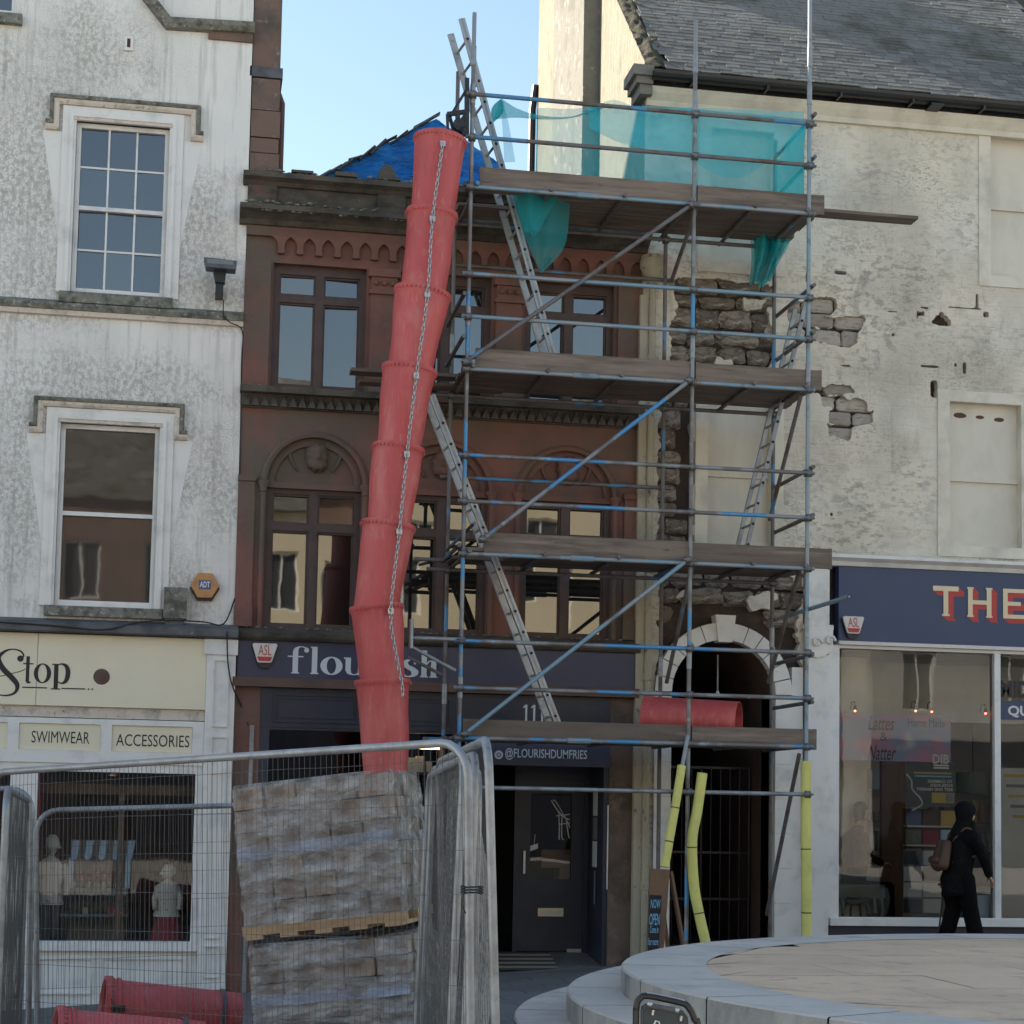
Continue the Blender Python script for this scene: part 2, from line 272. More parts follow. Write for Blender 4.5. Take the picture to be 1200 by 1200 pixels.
# ------------------------------------------------------------------ mesh builder
def V(*a): return Vector(a)
class MB:
    def __init__(s): s.v = []; s.f = []; s.m = []; s.mi = 0
    def face(s, idx): s.f.append(tuple(idx)); s.m.append(s.mi)
    def quad(s, *p):
        k = len(s.v); s.v += [Vector(q) for q in p]; s.face(range(k, k+len(p))); return s
    def box(s, x0, x1, y0, y1, z0, z1, rot=None, c=None):
        x0, x1 = min(x0, x1), max(x0, x1); y0, y1 = min(y0, y1), max(y0, y1); z0, z1 = min(z0, z1), max(z0, z1)
        k = len(s.v); P = [Vector((x, y, z)) for z in (z0, z1) for y in (y0, y1) for x in (x0, x1)]
        if rot is not None:
            c = c or Vector(((x0+x1)/2, (y0+y1)/2, (z0+z1)/2)); P = [c+rot@(p-c) for p in P]
        s.v += P
        for q in ((0, 2, 3, 1), (4, 5, 7, 6), (0, 1, 5, 4), (2, 6, 7, 3), (0, 4, 6, 2), (1, 3, 7, 5)): s.face([k+i for i in q])
        return s
    def bar(s, a, b, w, h, up=V(0, 0, 1)):
        """rectangular bar from a to b, w sideways, h along up"""
        a = Vector(a); b = Vector(b); d = (b-a).normalized(); sd = d.cross(up).normalized(); u = sd.cross(d)
        k = len(s.v)
        for p in (a, b):
            for i, j in ((-1, -1), (1, -1), (1, 1), (-1, 1)): s.v.append(p+sd*(i*w/2)+u*(j*h/2))
        for q in ((0, 1, 2, 3), (7, 6, 5, 4), (0, 4, 5, 1), (1, 5, 6, 2), (2, 6, 7, 3), (3, 7, 4, 0)): s.face([k+i for i in q])
        return s
    def tube(s, pts, r, n=10, caps=True, closed=False):
        pts = [Vector(p) for p in pts]; N = len(pts); k = len(s.v); rr = r if isinstance(r, (list, tuple)) else [r]*N
        up = None
        for i, p in enumerate(pts):
            if closed: d = pts[(i+1) % N]-pts[i-1]
            else: d = pts[min(i+1, N-1)]-pts[max(i-1, 0)]
            d.normalize()
            if up is None: up = d.orthogonal().normalized()
            up = (up-d*up.dot(d)).normalized(); sd = d.cross(up)
            for j in range(n):
                a = 2*math.pi*j/n; s.v.append(p+(up*math.cos(a)+sd*math.sin(a))*rr[i])
        for i in range(N if closed else N-1):
            for j in range(n):
                a = k+i*n+j; b = k+i*n+(j+1) % n; i2 = (i+1) % N
                s.face((a, b, k+i2*n+(j+1) % n, k+i2*n+j))
        if caps and not closed:
            s.face([k+j for j in range(n)][::-1]); s.face([k+(N-1)*n+j for j in range(n)])
        return s
    def lathe(s, prof, c=V(0, 0, 0), n=24, axis=None, a0=0, a1=2*math.pi):
        k = len(s.v); full = abs(a1-a0-2*math.pi) < 1e-6; m = n if full else n+1
        for r, z in prof:
            for j in range(m):
                a = a0+(a1-a0)*j/n; p = Vector((r*math.cos(a), r*math.sin(a), z))
                if axis is not None: p = axis@p
                s.v.append(c+p)
        for i in range(len(prof)-1):
            for j in range(n):
                j2 = (j+1) % m; s.face((k+i*m+j, k+i*m+j2, k+(i+1)*m+j2, k+(i+1)*m+j))
        return s
    def prism(s, poly, y0, y1, fn=None):
        """poly of (x,z) extruded from y0 (front) to y1"""
        fn = fn or (lambda x, y, z: Vector((x, y, z))); n = len(poly); k = len(s.v)
        area = sum(poly[i][0]*poly[(i+1) % n][1]-poly[(i+1) % n][0]*poly[i][1] for i in range(n))
        if area < 0: poly = poly[::-1]
        for y in (y0, y1):
            for x, z in poly: s.v.append(fn(x, y, z))
        for t in tessellate_polygon([[Vector((x, z, 0)) for x, z in poly]]):
            a, b, c = t
            cr = (poly[b][0]-poly[a][0])*(poly[c][1]-poly[a][1])-(poly[b][1]-poly[a][1])*(poly[c][0]-poly[a][0])
            if cr < 0: b, c = c, b
            s.face((k+a, k+b, k+c)); s.face((k+n+c, k+n+b, k+n+a))
        for i in range(n):
            j = (i+1) % n; s.face((k+j, k+i, k+n+i, k+n+j))
        return s
    def grid(s, fn, nu, nv, closed_u=False):
        k = len(s.v); mu = nu if closed_u else nu+1
        for j in range(nv+1):
            for i in range(mu): s.v.append(Vector(fn(i/nu, j/nv)))
        for j in range(nv):
            for i in range(nu):
                i2 = (i+1) % mu; s.face((k+j*mu+i, k+j*mu+i2, k+(j+1)*mu+i2, k+(j+1)*mu+i))
        return s
    def wall(s, x0, x1, z0, z1, y0, y1, holes=()):
        xs = sorted({x0, x1, *[v for h in holes for v in h[:2] if x0 < v < x1]}); zs = sorted({z0, z1, *[v for h in holes for v in h[2:4] if z0 < v < z1]})
        def solid(i, j):
            if i < 0 or j < 0 or i >= len(xs)-1 or j >= len(zs)-1: return False
            cx = (xs[i]+xs[i+1])/2; cz = (zs[j]+zs[j+1])/2
            return not any(h[0] < cx < h[1] and h[2] < cz < h[3] for h in holes)
        for i in range(len(xs)-1):
            for j in range(len(zs)-1):
                if not solid(i, j): continue
                a, b, c, d = xs[i], xs[i+1], zs[j], zs[j+1]
                s.quad((a, y0, c), (b, y0, c), (b, y0, d), (a, y0, d)); s.quad((b, y1, c), (a, y1, c), (a, y1, d), (b, y1, d))
                if not solid(i-1, j): s.quad((a, y1, c), (a, y0, c), (a, y0, d), (a, y1, d))
                if not solid(i+1, j): s.quad((b, y0, c), (b, y1, c), (b, y1, d), (b, y0, d))
                if not solid(i, j-1): s.quad((a, y1, c), (b, y1, c), (b, y0, c), (a, y0, c))
                if not solid(i, j+1): s.quad((a, y0, d), (b, y0, d), (b, y1, d), (a, y1, d))
        return s
    def mould(s, path, prof, y0, flip=1):
        """sweep a section along a flat (x,z) path; prof is (out, up) pairs, out towards the street"""
        pts = [Vector((p[0], 0, p[1])) for p in path]; N = len(pts); k = len(s.v); n = len(prof)
        for i, p in enumerate(pts):
            d0 = (pts[i]-pts[i-1]).normalized() if i else None; d1 = (pts[i+1]-pts[i]).normalized() if i < N-1 else None
            n0 = V(-d0.z, 0, d0.x) if d0 else None; n1 = V(-d1.z, 0, d1.x) if d1 else None
            if n0 and n1:
                m = (n0+n1).normalized(); m = m/max(.35, m.dot(n0))
            else: m = n0 or n1
            for o, u in prof: s.v.append(p+m*(u*flip)+V(0, y0-o, 0))
        for i in range(N-1):
            for j in range(n):
                j2 = (j+1) % n; s.face((k+i*n+j, k+i*n+j2, k+(i+1)*n+j2, k+(i+1)*n+j))
        s.face([k+j for j in range(n)]); s.face([k+(N-1)*n+j for j in range(n)][::-1])
        return s
    def move(s, M):
        s.v = [M@p for p in s.v]; return s
    def build(s, name, mats, parent=None, smooth=False, bevel=0, fix=True):
        me = bpy.data.meshes.new(name); off = parent_world(parent) if parent else None
        vs = [off@p for p in s.v] if off is not None else s.v
        me.from_pydata([tuple(p) for p in vs], [], s.f)
        if fix:
            bm = bmesh.new(); bm.from_mesh(me); bmesh.ops.recalc_face_normals(bm, faces=bm.faces); bm.to_mesh(me); bm.free()
        ml = mats if isinstance(mats, (list, tuple)) else [mats]
        for m in ml: me.materials.append(MT[m])
        if len(ml) > 1:
            for p, i in zip(me.polygons, s.m): p.material_index = i
        if smooth:
            for p in me.polygons: p.use_smooth = True
            if smooth == 'auto': me.set_sharp_from_angle(angle=R_(40))
        o = bpy.data.objects.new(name, me); COL.objects.link(o)
        if parent: o.parent = parent
        if bevel:
            bv = o.modifiers.new('bevel', 'BEVEL'); bv.width = bevel; bv.segments = 2; bv.limit_method = 'ANGLE'
        return o
def parent_world(p):
    M = Matrix.Identity(4); o = p; chain = []
    while o: chain.append(o.matrix_basis.copy()); o = o.parent
    for b in reversed(chain): M = M @ b
    return M.inverted()
def thing(name, label, cat, loc=(0, 0, 0), group=None, M=None):
    o = bpy.data.objects.new(name, None); COL.objects.link(o)
    o.empty_display_size = .2
    if M is not None: o.matrix_basis = M
    else: o.location = loc
    return tag(o, label, cat, group)
def tag(o, label, cat, group=None):
    o['label'] = label; o['category'] = cat
    if group: o['group'] = group
    return o
def struct(o): o['kind'] = 'structure'; return o
def stuff(o): o['kind'] = 'stuff'; return o
def lab(o, l): o['label'] = l; return o
def copy_part(o, parent, M=None, name=None):
    c = o.copy(); COL.objects.link(c); c.parent = parent
    if M is not None: c.matrix_basis = M
    return c
def link_mesh(me, name, parent, M):
    o = bpy.data.objects.new(name, me); COL.objects.link(o); o.parent = parent; o.matrix_basis = M; return o
def bx(name, m, parent, x0, x1, y0, y1, z0, z1, bevel=0): return MB().box(x0, x1, y0, y1, z0, z1).build(name, m, parent, bevel=bevel)

# ------------------------------------------------------------------ lettering
def font_mesh(body, bold=0.0, shear=0.0):
    cu = bpy.data.curves.new('lettering', 'FONT'); cu.body = body; cu.size = 1; cu.offset = bold; cu.shear = shear; cu.resolution_u = 3
    ob = bpy.data.objects.new('lettering', cu); COL.objects.link(ob)
    bpy.context.view_layer.update()
    me = ob.to_mesh(); vs = [v.co.copy() for v in me.vertices]; fs = [tuple(p.vertices) for p in me.polygons]
    ob.to_mesh_clear(); bpy.data.objects.remove(ob); bpy.data.curves.remove(cu)
    return vs, fs
def text(body, m, parent, x0, x1, z0, z1, y, bold=0.0, shear=0.0, name='lettering', mirror=False, thick=.002):
    """flat print fitted to the rectangle on the plane y"""
    vs, fs = font_mesh(body, bold, shear)
    ax, bx_ = min(v.x for v in vs), max(v.x for v in vs); az, bz = min(v.y for v in vs), max(v.y for v in vs)
    b = MB()
    for v in vs:
        u = (v.x-ax)/(bx_-ax); u = 1-u if mirror else u
        b.v.append(V(x0+(x1-x0)*u, y-thick, z0+(z1-z0)*(v.y-az)/(bz-az)))
    for q in fs: b.face(q)
    return b.build(name, m, parent, fix=False)
def stroke(pts, ws):
    """outline of a pen stroke of changing width"""
    P = [Vector(p) for p in pts]; L = []; Rr = []
    for i, p in enumerate(P):
        d = (P[min(i+1, len(P)-1)]-P[max(i-1, 0)]); d.normalize(); n = Vector((-d.y, d.x)); w = ws[i]/2
        L.append(tuple(p+n*w)); Rr.append(tuple(p-n*w))
    return L, Rr
def spline(pts, k=6):
    out = []
    P = [pts[0]]+list(pts)+[pts[-1]]
    for i in range(1, len(P)-2):
        for j in range(k):
            t = j/k; r = []
            for c in range(len(pts[0])):
                p0, p1, p2, p3 = P[i-1][c], P[i][c], P[i+1][c], P[i+2][c]
                r.append(.5*((2*p1)+(-p0+p2)*t+(2*p0-5*p1+4*p2-p3)*t*t+(-p0+3*p1-3*p2+p3)*t**3))
            out.append(tuple(r))
    out.append(tuple(pts[-1])); return out
class Glyphs:
    """letters drawn from bars, bowls and pen strokes, each piece a hair further out so that none share a plane"""
    def __init__(s, x0, z0, sx, sz, y): s.b = MB(); s.o = (x0, z0, sx, sz); s.y = y; s.k = 0; s.step = .0004
    def _p(s, x, z): x0, z0, sx, sz = s.o; return (x0+x*sx, z0+z*sz)
    def poly(s, pts, holes=None):
        y = s.y-.002-s.k*s.step; s.k += 1
        q = [s._p(*p) for p in pts]; s.b.prism(q, y, s.y+.004); return s
    def bar(s, x0, x1, z0, z1): return s.poly([(x0, z0), (x1, z0), (x1, z1), (x0, z1)])
    def pen(s, pts, k=6):
        pts = spline(pts, k); y = s.y-.002-s.k*s.step; s.k += 1
        L, Rr = stroke([p[:2] for p in pts], [p[2] for p in pts])
        for i in range(len(L)-1):
            a, b, c, d = (s._p(*q) for q in (Rr[i], Rr[i+1], L[i+1], L[i]))
            s.b.quad((a[0], y, a[1]), (b[0], y, b[1]), (c[0], y, c[1]), (d[0], y, d[1]))
        return s
    def ring(s, cx, cz, rx, rz, ix, iz, n=28):
        y = s.y-.002-s.k*s.step; s.k += 1
        for i in range(n):
            a, b = 2*math.pi*i/n, 2*math.pi*(i+1)/n
            q = [s._p(cx+rx*math.cos(a), cz+rz*math.sin(a)), s._p(cx+rx*math.cos(b), cz+rz*math.sin(b)), s._p(cx+ix*math.cos(b), cz+iz*math.sin(b)), s._p(cx+ix*math.cos(a), cz+iz*math.sin(a))]
            s.b.quad(*[(p[0], y, p[1]) for p in q])
        return s
    def ball(s, cx, cz, rx, rz, n=16): return s.poly([(cx+rx*math.cos(2*math.pi*i/n), cz+rz*math.sin(2*math.pi*i/n)) for i in range(n)])
    def done(s, name, m, parent): return s.b.build(name, m, parent)

# ================================================================== THE SETTING
def pave():
    b = MB(); N = 60
    def fn(u, v):
        x = -70+140*u; y = -70+130*v
        x = math.copysign(abs(x/70)**2.2*70, x); y = -8+math.copysign(abs((y+8)/70)**1.6*70, y+8)
        return (x, y, ground(x, y))
    b.grid(fn, N, N); return struct(b.build('pavement', 'road', smooth=True))
pavement = pave()
def bounce_plaza():  # unseen pale sheet added behind the viewer to bounce sun onto the facades
    b = MB(); b.grid(lambda u, v: (-40+80*u, -34.5+20*v, ground(-40+80*u, -34.5+20*v)+.004), 30, 10); return struct(b.build('bounce_plaza', 'bounce_plaza', smooth=True))
bounce_plaza()
slab_me = None
def slabs():
    global slab_me
    w, d = .62, .44
    b = MB().box(-w/2+.006, w/2-.006, -d/2+.006, d/2-.006, -.03, .006)
    first = b.build('paving_slab', 'paving', pavement); slab_me = first.data
    k = 0
    for j in range(18):
        for i in range(13):
            x = -3.1+i*w+(j % 2)*w/2; y = -.25-j*d
            if k == 0: o = first
            else: o = link_mesh(slab_me, 'paving_slab', pavement, Matrix.Identity(4))
            k += 1
            z = ground(x, y); sx = (ground(x+.3, y)-ground(x-.3, y))/.6; sy = (ground(x, y+.2)-ground(x, y-.2))/.4
            o.matrix_basis = Matrix.Translation((x, y, z+.004+random.uniform(-.001, .002))) @ Matrix.Rotation(-math.atan(sx), 4, 'Y') @ Matrix.Rotation(math.atan(sy), 4, 'X')
slabs()

# round stepped platform in front of the cafe
PC = V(3.72, -9.3, 0)
def platform():
    t = thing('stone_platform', 'round stepped granite platform with pinkish paved top in front of the cafe', 'platform', (PC.x, PC.y, ground(PC.x, PC.y)))
    zt = .58; tiers = [(5.36, .10, .24), (4.99, .24, .41), (4.6, .41, zt)]
    for r, z0, z1 in tiers:
        inner = r-1.0 if z1 < zt else 3.98
        n = 26
        for k in range(n):                                   # kerb stones
            a0 = 2*math.pi*k/n+.0016; a1 = 2*math.pi*(k+1)/n-.0016
            am = (a0+a1)/2
            b = MB(); m = 6
            prof = [(inner, z1), (r-.012, z1), (r, z1-.012), (r, z0-.25)]
            for i in range(m+1):
                a = a0+(a1-a0)*i/m
                for q, z in prof: b.v.append(PC+V(q*math.cos(a), q*math.sin(a), z))
            P = len(prof)
            for i in range(m):
                for j in range(P-1):
                    b.mi = 1 if j == 2 else 0
                    b.face((i*P+j, i*P+j+1, (i+1)*P+j+1, (i+1)*P+j))
            b.mi = 0
            o = b.build('kerb_stone', ['granite', 'granite_edge'], t, fix=False)
    # paved disc: courses of slabs cut by the circle
    rr = 3.978; y = -rr; c = 0
    while y < rr:
        h = .86; ya, yb = y, min(y+h, rr)
        x = -rr+(c % 2)*-.5; c += 1
        while x < rr:
            w = 1.5; pts = []
            xa, xb = x+.0022, x+w-.0022
            poly = [(xa, ya+.0022), (xb, ya+.0022), (xb, yb-.0022), (xa, yb-.0022)]
            # clip against the circle by sampling the outline
            out = []
            for i in range(4):
                p, q = poly[i], poly[(i+1) % 4]
                for s in range(8):
                    u = s/8; px, py = p[0]+(q[0]-p[0])*u, p[1]+(q[1]-p[1])*u
                    d = math.hypot(px, py)
                    if d > rr: px, py = px*rr/d, py*rr/d
                    out.append((px, py))
            if max(math.hypot(*p) for p in poly) < rr or min(math.hypot(*p) for p in poly) < rr:
                ar = abs(sum(out[i][0]*out[(i+1) % 32][1]-out[(i+1) % 32][0]*out[i][1] for i in range(32)))/2
                if ar > .03:
                    a2 = sum(out[i][0]*out[(i+1) % 32][1]-out[(i+1) % 32][0]*out[i][1] for i in range(32))
                    b = MB(); zz = zt+random.uniform(-.0015, .001)-.002
                    cxm = sum(p[0] for p in out)/32; cym = sum(p[1] for p in out)/32
                    b.v = [PC+V(p[0], p[1], zz) for p in out]+[PC+V(cxm, cym, zz)]
                    for i in range(32): b.face((i, (i+1) % 32, 32))
                    b.build('paving_slab', 'pink_paving', t)
            x += w
        y += h
    b = MB().lathe([(0.001, zt-.02), (4.2, zt-.02)], PC, 40); b.build('bedding', 'paving', t)
platform()

# ================================================================== WHITE RENDERED HOUSE (left)
XL = -3.44
def hood(parent, x0, x1, zt, ear_out, ear_dn, m='peach_paint'):
    """label mould with dropped ears; (x0,x1) inner width of the top run"""
    path = [(x0-ear_out, zt-ear_dn), (x0, zt-ear_dn), (x0, zt), (x1, zt), (x1, zt-ear_dn), (x1+ear_out, zt-ear_dn)]
    b = MB().mould(path, [(0, 0), (.05, 0), (.07, .03), (.07, .06), (0, .07)], 0.0)
    o = b.build('hood_mould', m, parent)
    b2 = MB().mould([(p[0], p[1]) for p in path], [(.0, .071), (.085, .062), (.095, .09), (.09, .105), (0, .115)], 0.0)
    b2.build('hood_drip', 'lichen', parent)
    return o
def sash(parent, r, y, mat_frame, mat_glass, cols, rows_top, rows_bot, mid, name='window', fw=.055, bar=.022):
    """sliding sash window in the rectangle r=(x0,x1,z0,z1), glass at depth y"""
    x0, x1, z0, z1 = r
    w = MB().wall(x0, x1, z0, z1, y-.05, y+.03, [(x0+fw, x1-fw, z0+fw*1.4, z1-fw)]).build(name, mat_frame, parent)
    MB().box(x0+fw*.9, x1-fw*.9, y-.045, y+.02, mid-.024, mid+.024).build('meeting_rail', mat_frame, w)
    for za, zb, n, dy in ((mid+.024, z1-fw, rows_top, -.012), (z0+fw*1.4, mid-.024, rows_bot, .012)):
        cw = (x1-x0-2*fw)/cols; rh = (zb-za)/n
        for i in range(1, cols): MB().box(x0+fw+i*cw-bar/2, x0+fw+i*cw+bar/2, y-.02+dy, y+.015+dy, za, zb).build('glazing_bar', mat_frame, w)
        for j in range(1, n): MB().box(x0+fw, x1-fw, y-.0185+dy, y+.0135+dy, za+j*rh-bar/2, za+j*rh+bar/2).build('glazing_bar', mat_frame, w)
        for i in range(cols):
            for j in range(n):
                a = x0+fw+i*cw+.004; c = za+j*rh+.004
                ti = random.uniform(-.008, .008); tj = random.uniform(-.006, .006)
                b = MB(); a2 = a+cw-.008; c2 = c+rh-.008
                b.quad((a, y+dy-ti, c), (a2, y+dy+ti, c), (a2, y+dy+ti+tj, c2), (a, y+dy-ti+tj, c2)); b.build('pane', mat_glass, w, fix=False)
    return w
def white_house():
    h = thing('white_house', 'white rendered house with stained walls and cream shopfront at the left', 'house', (-6, .2, ground(-6, 0)))
    wu = rc(86, 146, 196, 347); wl = rc(67, 498, 184, 712); wc = (-8.1, X_(19, 6), Z_(0, 17), 11.85)
    ztop = 12.0; zf = Z_(150, 741)
    b = MB().wall(-10.5, XL, zf, ztop, 0, .5, [wu, wl, wc])
    b.build('wall', 'white_render', h)
    MB().box(-10.5, XL, .5, 9, ztop-.02, ztop).build('attic_slab', 'lead', h)
    MB().box(XL-.45, XL-.002, .501, 9, zf, ztop-.021).build('side_wall', 'party_stone', h)
    MB().box(-10.5, -10.1, .501, 9, -1, ztop-.021).build('side_wall', 'party_stone', h)
    MB().box(-10.099, XL-.451, 8.6, 9, -1, ztop-.021).build('back_wall', 'party_stone', h)
    # upper window: flat band, hood, sashes 3 x 4 panes
    MB().wall(wu[0]-.16, wu[1]+.16, wu[2]-.0, wu[3]+.17, -.03, .12, [(wu[0], wu[1], wu[2]-.1, wu[3])]).build('architrave', 'white_paint', h)
    hood(h, wu[0]-.2, wu[1]+.24, wu[3]+.175, .15, .31)
    for q in (wu, wl):
        MB().wall(q[0]-.075, q[1]+.075, q[2]+.001, q[3]+.09, -.055, -.0295, [(q[0]-.03, q[1]+.03, q[2]-.1, q[3]+.04)]).build('architrave_bead', 'white_paint', h)
        MB().box(q[0]-.029, q[1]+.029, -.045, .0, q[3]+.002, q[3]+.0395).build('architrave_head', 'peach_paint', h)
    sash(h, wu, .10, 'white_joinery', 'glass_up', 3, 2, 2, Z_(140, 248, .1))
    bx('window_sill', 'lichen', h, wu[0]-.12, wu[1]+.1, -.09, .06, wu[2]-.13, wu[2]-.004)
    # splayed white margins beside the windows
    for r in (wu, wl):
        for s in (-1, 1):
            xa = r[0]-.163 if s < 0 else r[1]+.163
            MB().prism([(xa, r[3]-.14), (xa+s*.22, r[3]-.14), (xa+s*.07, r[3]-1.0), (xa, r[3]-1.45)], -.006, .02).build('painted_margin', 'white_paint', h)
    MB().wall(wl[0]-.16, wl[1]+.16, wl[2], wl[3]+.17, -.03, .12, [(wl[0], wl[1], wl[2]-.1, wl[3])]).build('architrave', 'white_paint', h)
    hood(h, wl[0]-.2, wl[1]+.16, wl[3]+.175, .15, .31)
    sash(h, wl, .10, 'white_joinery', 'glass_white', 1, 1, 1, Z_(125, 604, .1))
    bx('window_sill', 'lichen', h, wl[0]-.1, wl[1]+.1, -.09, .06, wl[2]-.12, wl[2]-.004)
    sash(h, wc, .10, 'white_joinery', 'glass_up', 3, 2, 2, 11.5)
    bx('window_sill', 'lichen', h, wc[0]-.1, wc[1]+.08, -.09, .06, wc[2]-.12, wc[2]-.004)
    # string course
    zs = Z_(140, 366)
    MB().mould([(-10.5, zs), (XL-.004, zs)], [(0, -.09), (.05, -.085), (.06, -.03), (.0, -.03)], 0).build('string_course', 'peach_paint', h)
    MB().mould([(-10.5, zs), (XL-.003, zs)], [(0, -.029), (.075, -.028), (.095, .02), (.085, .05), (.0, .1)], 0).build('string_course_top', 'lichen', h)
    # gable coping that steps down to the right
    a, b_, c = at(160, -16), at(197, 31), at(299, 37)
    MB().mould([(a.x, a.z), (b_.x, b_.z), (XL+.02, c.z)], [(0, -.05), (.08, -.04), (.12, .01), (.12, .07), (0, .09)], 0).build('coping', 'lichen', h)
    p = at(270, 42)
    MB().box(p.x-.26, XL+.003, -.035, .1, p.z-.07, p.z+.045).build('skew_block', 'party_stone', h)
    # small vent, patched streak
    v = at(151, 52)
    MB().wall(v.x-.05, v.x+.05, v.z-.085, v.z+.085, -.035, .01, [(v.x-.02, v.x+.02, v.z-.05, v.z+.06)]).build('vent', 'white_paint', h)
    MB().box(v.x-.02, v.x+.02, -.012, .008, v.z-.05, v.z+.06).build('vent_slot', 'brown_scar', h)
    # lead flashing over the shop
    zl = zf
    MB().mould([(-10.5, zl), (XL+.05, zl)], [(0, -.03), (.2, -.05), (.24, -.03), (.24, .05), (.20, .08), (0, .13)], 0).build('flashing', 'lead', h)
    # ---- shopfront
    fx1 = X_(238, 900)-.002; ztopf = zl-.055; zbf = Z_(120, 829)
    fas = bx('shop_fascia', 'cream_sign', h, -10.5, fx1, -.10, .2, zbf, ztopf)
    bx('fascia_joint', 'counter_grey', fas, X_(44, 790)-.003, X_(44, 790)+.003, -.102, -.09, zbf, ztopf)
    bx('shade_band', 'peach_paint', h, -10.5, fx1, -.055, .2, Z_(120, 842), zbf-.003)  # recessed band; shade below the fascia put into its duller paint
    y = -.07
    zt, zb = Z_(120, 843), Z_(120, 895)
    pr = [rc(22, 848, 118, 879, y), rc(131, 850, 227, 882, y)]
    w = pr[0][1]-pr[0][0]; step = pr[1][0]-pr[0][0]
    holes = [(pr[0][0]+k*step, pr[0][0]+k*step+w, pr[0][2], pr[0][3]) for k in (-3, -2, -1, 0, 1)]
    MB().wall(-10.5, fx1, zb, zt, y, .2, holes).build('sign_frieze', 'white_joinery', h)
    for k, hh in enumerate(holes):
        p = bx('sign_panel', 'cream_sign', h, hh[0]+.002, hh[1]-.002, y+.025, y+.06, hh[2]+.002, hh[3]-.002)
        if k == 3: a = rc(37, 857, 105, 871, y+.025); text('SWIMWEAR', 'letter_black', p, a[0], a[1], a[2], a[3], y+.025)
        if k == 4: a = rc(136, 861, 222, 875, y+.025); text('ACCESSORIES', 'letter_black', p, a[0], a[1], a[2], a[3], y+.025)
    # painted name: pen-stroke S and high-contrast t o p
    o = at(0, 804, -.10); S = X_(100, 804, -.10)-o.x
    g = Glyphs(o.x, o.z, S/100, S/100, -.10)
    g.pen([(-38, -2, .8), (-25, 6, 1.2), (-8, 10, 1.2), (8, 14, 1.0), (24, 19, 1.0), (29, 22, .8)])
    g.pen([(24, 33, 1.5), (26, 38, 2), (22, 43, 2), (13, 45, 1.6), (4, 42, 3), (-3, 34, 5.5), (2, 22, 6.5), (13, 11, 6.5), (20, 2, 5.5), (18, -7, 3.2), (9, -11, 2), (-2, -10, 1.6), (-9, -5, 1.2)])
    g.ball(22.5, 34, 3.8, 3.8)
    g.bar(29.5, 33.5, 6, 37); g.bar(26, 38, 27.3, 28.8); g.pen([(31.5, 9, 4), (32.5, 5.6, 3), (36, 6, 1)])
    g.ring(49, 17, 10.2, 12, 5.2, 10.6)
    g.bar(62.5, 67.5, -1.5, 29); g.bar(59.5, 70.5, -2.2, -.8); g.bar(60, 66, 27.6, 29)
    g.pen([(66, 27, 1), (71, 29, 2), (77, 26, 4.6), (79, 18, 5.6), (77, 9, 4.6), (72, 5.6, 2), (66, 8, 1)])
    g.bar(26, 55, -1.2, .2); g.bar(72, 100, -1.2, .2); g.ball(104, -.5, 1, 1); g.ball(108.5, -.5, 1, 1)
    g.done('painted_name', 'letter_black', fas)
    c = at(119, 793, -.10)
    MB().lathe([(0.001, -.022), (.05, -.022), (.085, -.012), (.092, 0), (.092, .02)], c, 24, Matrix.Rotation(R_(-90), 3, 'X')).build('round_knob', 'inner_brown', fas, smooth='auto')
    # pilaster
    px0, px1 = X_(238, 900), X_(272, 900); gz = ground(px0, 0)
    pil = MB().box(px0, px1, -.13, .25, gz-.1, ztopf-.18).build('pilaster', 'white_joinery', h)
    bx('pilaster_cap', 'white_joinery', pil, px0-.03, px1+.02, -.16, .2, ztopf-.179, ztopf-.002)
    for (ya, yb) in ((773, 852), (863, 905), (905, 1100), (1108, 1146)):
        a = rc(248, ya, 264, yb, -.13)
        MB().wall(px0+.075, px1-.075, a[2], a[3], -.158, -.12, [(px0+.09, px1-.09, a[2]+.015, a[3]-.015)]).build('panel_bead', 'white_joinery', pil)
    bx('plinth', 'black_metal', pil, px0-.02, px1+.02, -.15, .2, gz-.12, gz+.09)
    # display window
    wx0, wx1 = X_(41, 1000), X_(226, 1000); wz0, wz1 = Z_(130, 1103), Z_(130, 905)
    post0 = X_(9, 1000)
    MB().wall(-10.5, px0-.002, wz0-.09, zb-.002, -.045, .10, [(wx0, wx1, wz0, wz1), (-8.6, post0, wz0, wz1)]).build('window_frame', 'white_joinery', h)
    b = MB().quad((wx0, .03, wz0), (wx1, .03, wz0), (wx1, .03, wz1), (wx0, .03, wz1)); b.build('shop_glass', 'glass_shop', h)
    b = MB().quad((-8.6, .03, wz0), (post0, .03, wz0), (post0, .03, wz1), (-8.6, .03, wz1)); b.build('shop_glass', 'glass_shop', h)
    bx('sill_board', 'white_joinery', h, -10.5, px0-.003, -.12, .1, wz0-.10, wz0-.006)
    zr0 = ground(-5, 0)-.25
    MB().box(-10.5, px0-.004, -.04, .12, zr0, wz0-.101).build('stall_riser', 'white_joinery', h)
    for (xa, xb) in ((-20, 38), (44, 108), (117, 217)):
        a = rc(xa, 1122, xb, 1165, -.04)
        MB().wall(a[0], a[1], a[2], a[3], -.068, -.03, [(a[0]+.022, a[1]-.022, a[2]+.022, a[3]-.022)]).build('riser_bead', 'white_joinery', h)
    # room behind
    r0, r1, rz0, rz1 = -10, px1+.02, wz0-.12, zf-.25
    room = MB()
    room.quad((r0, 3.2, rz0), (r1, 3.2, rz0), (r1, 3.2, rz1), (r0, 3.2, rz1)); room.quad((r1, .26, rz0), (r1, 3.2, rz0), (r1, 3.2, rz1), (r1, .26, rz1)); room.quad((r0, .26, rz0), (r0, 3.2, rz0), (r0, 3.2, rz1), (r0, .26, rz1))
    room.build('room_walls', 'inner_brown', h, fix=False)
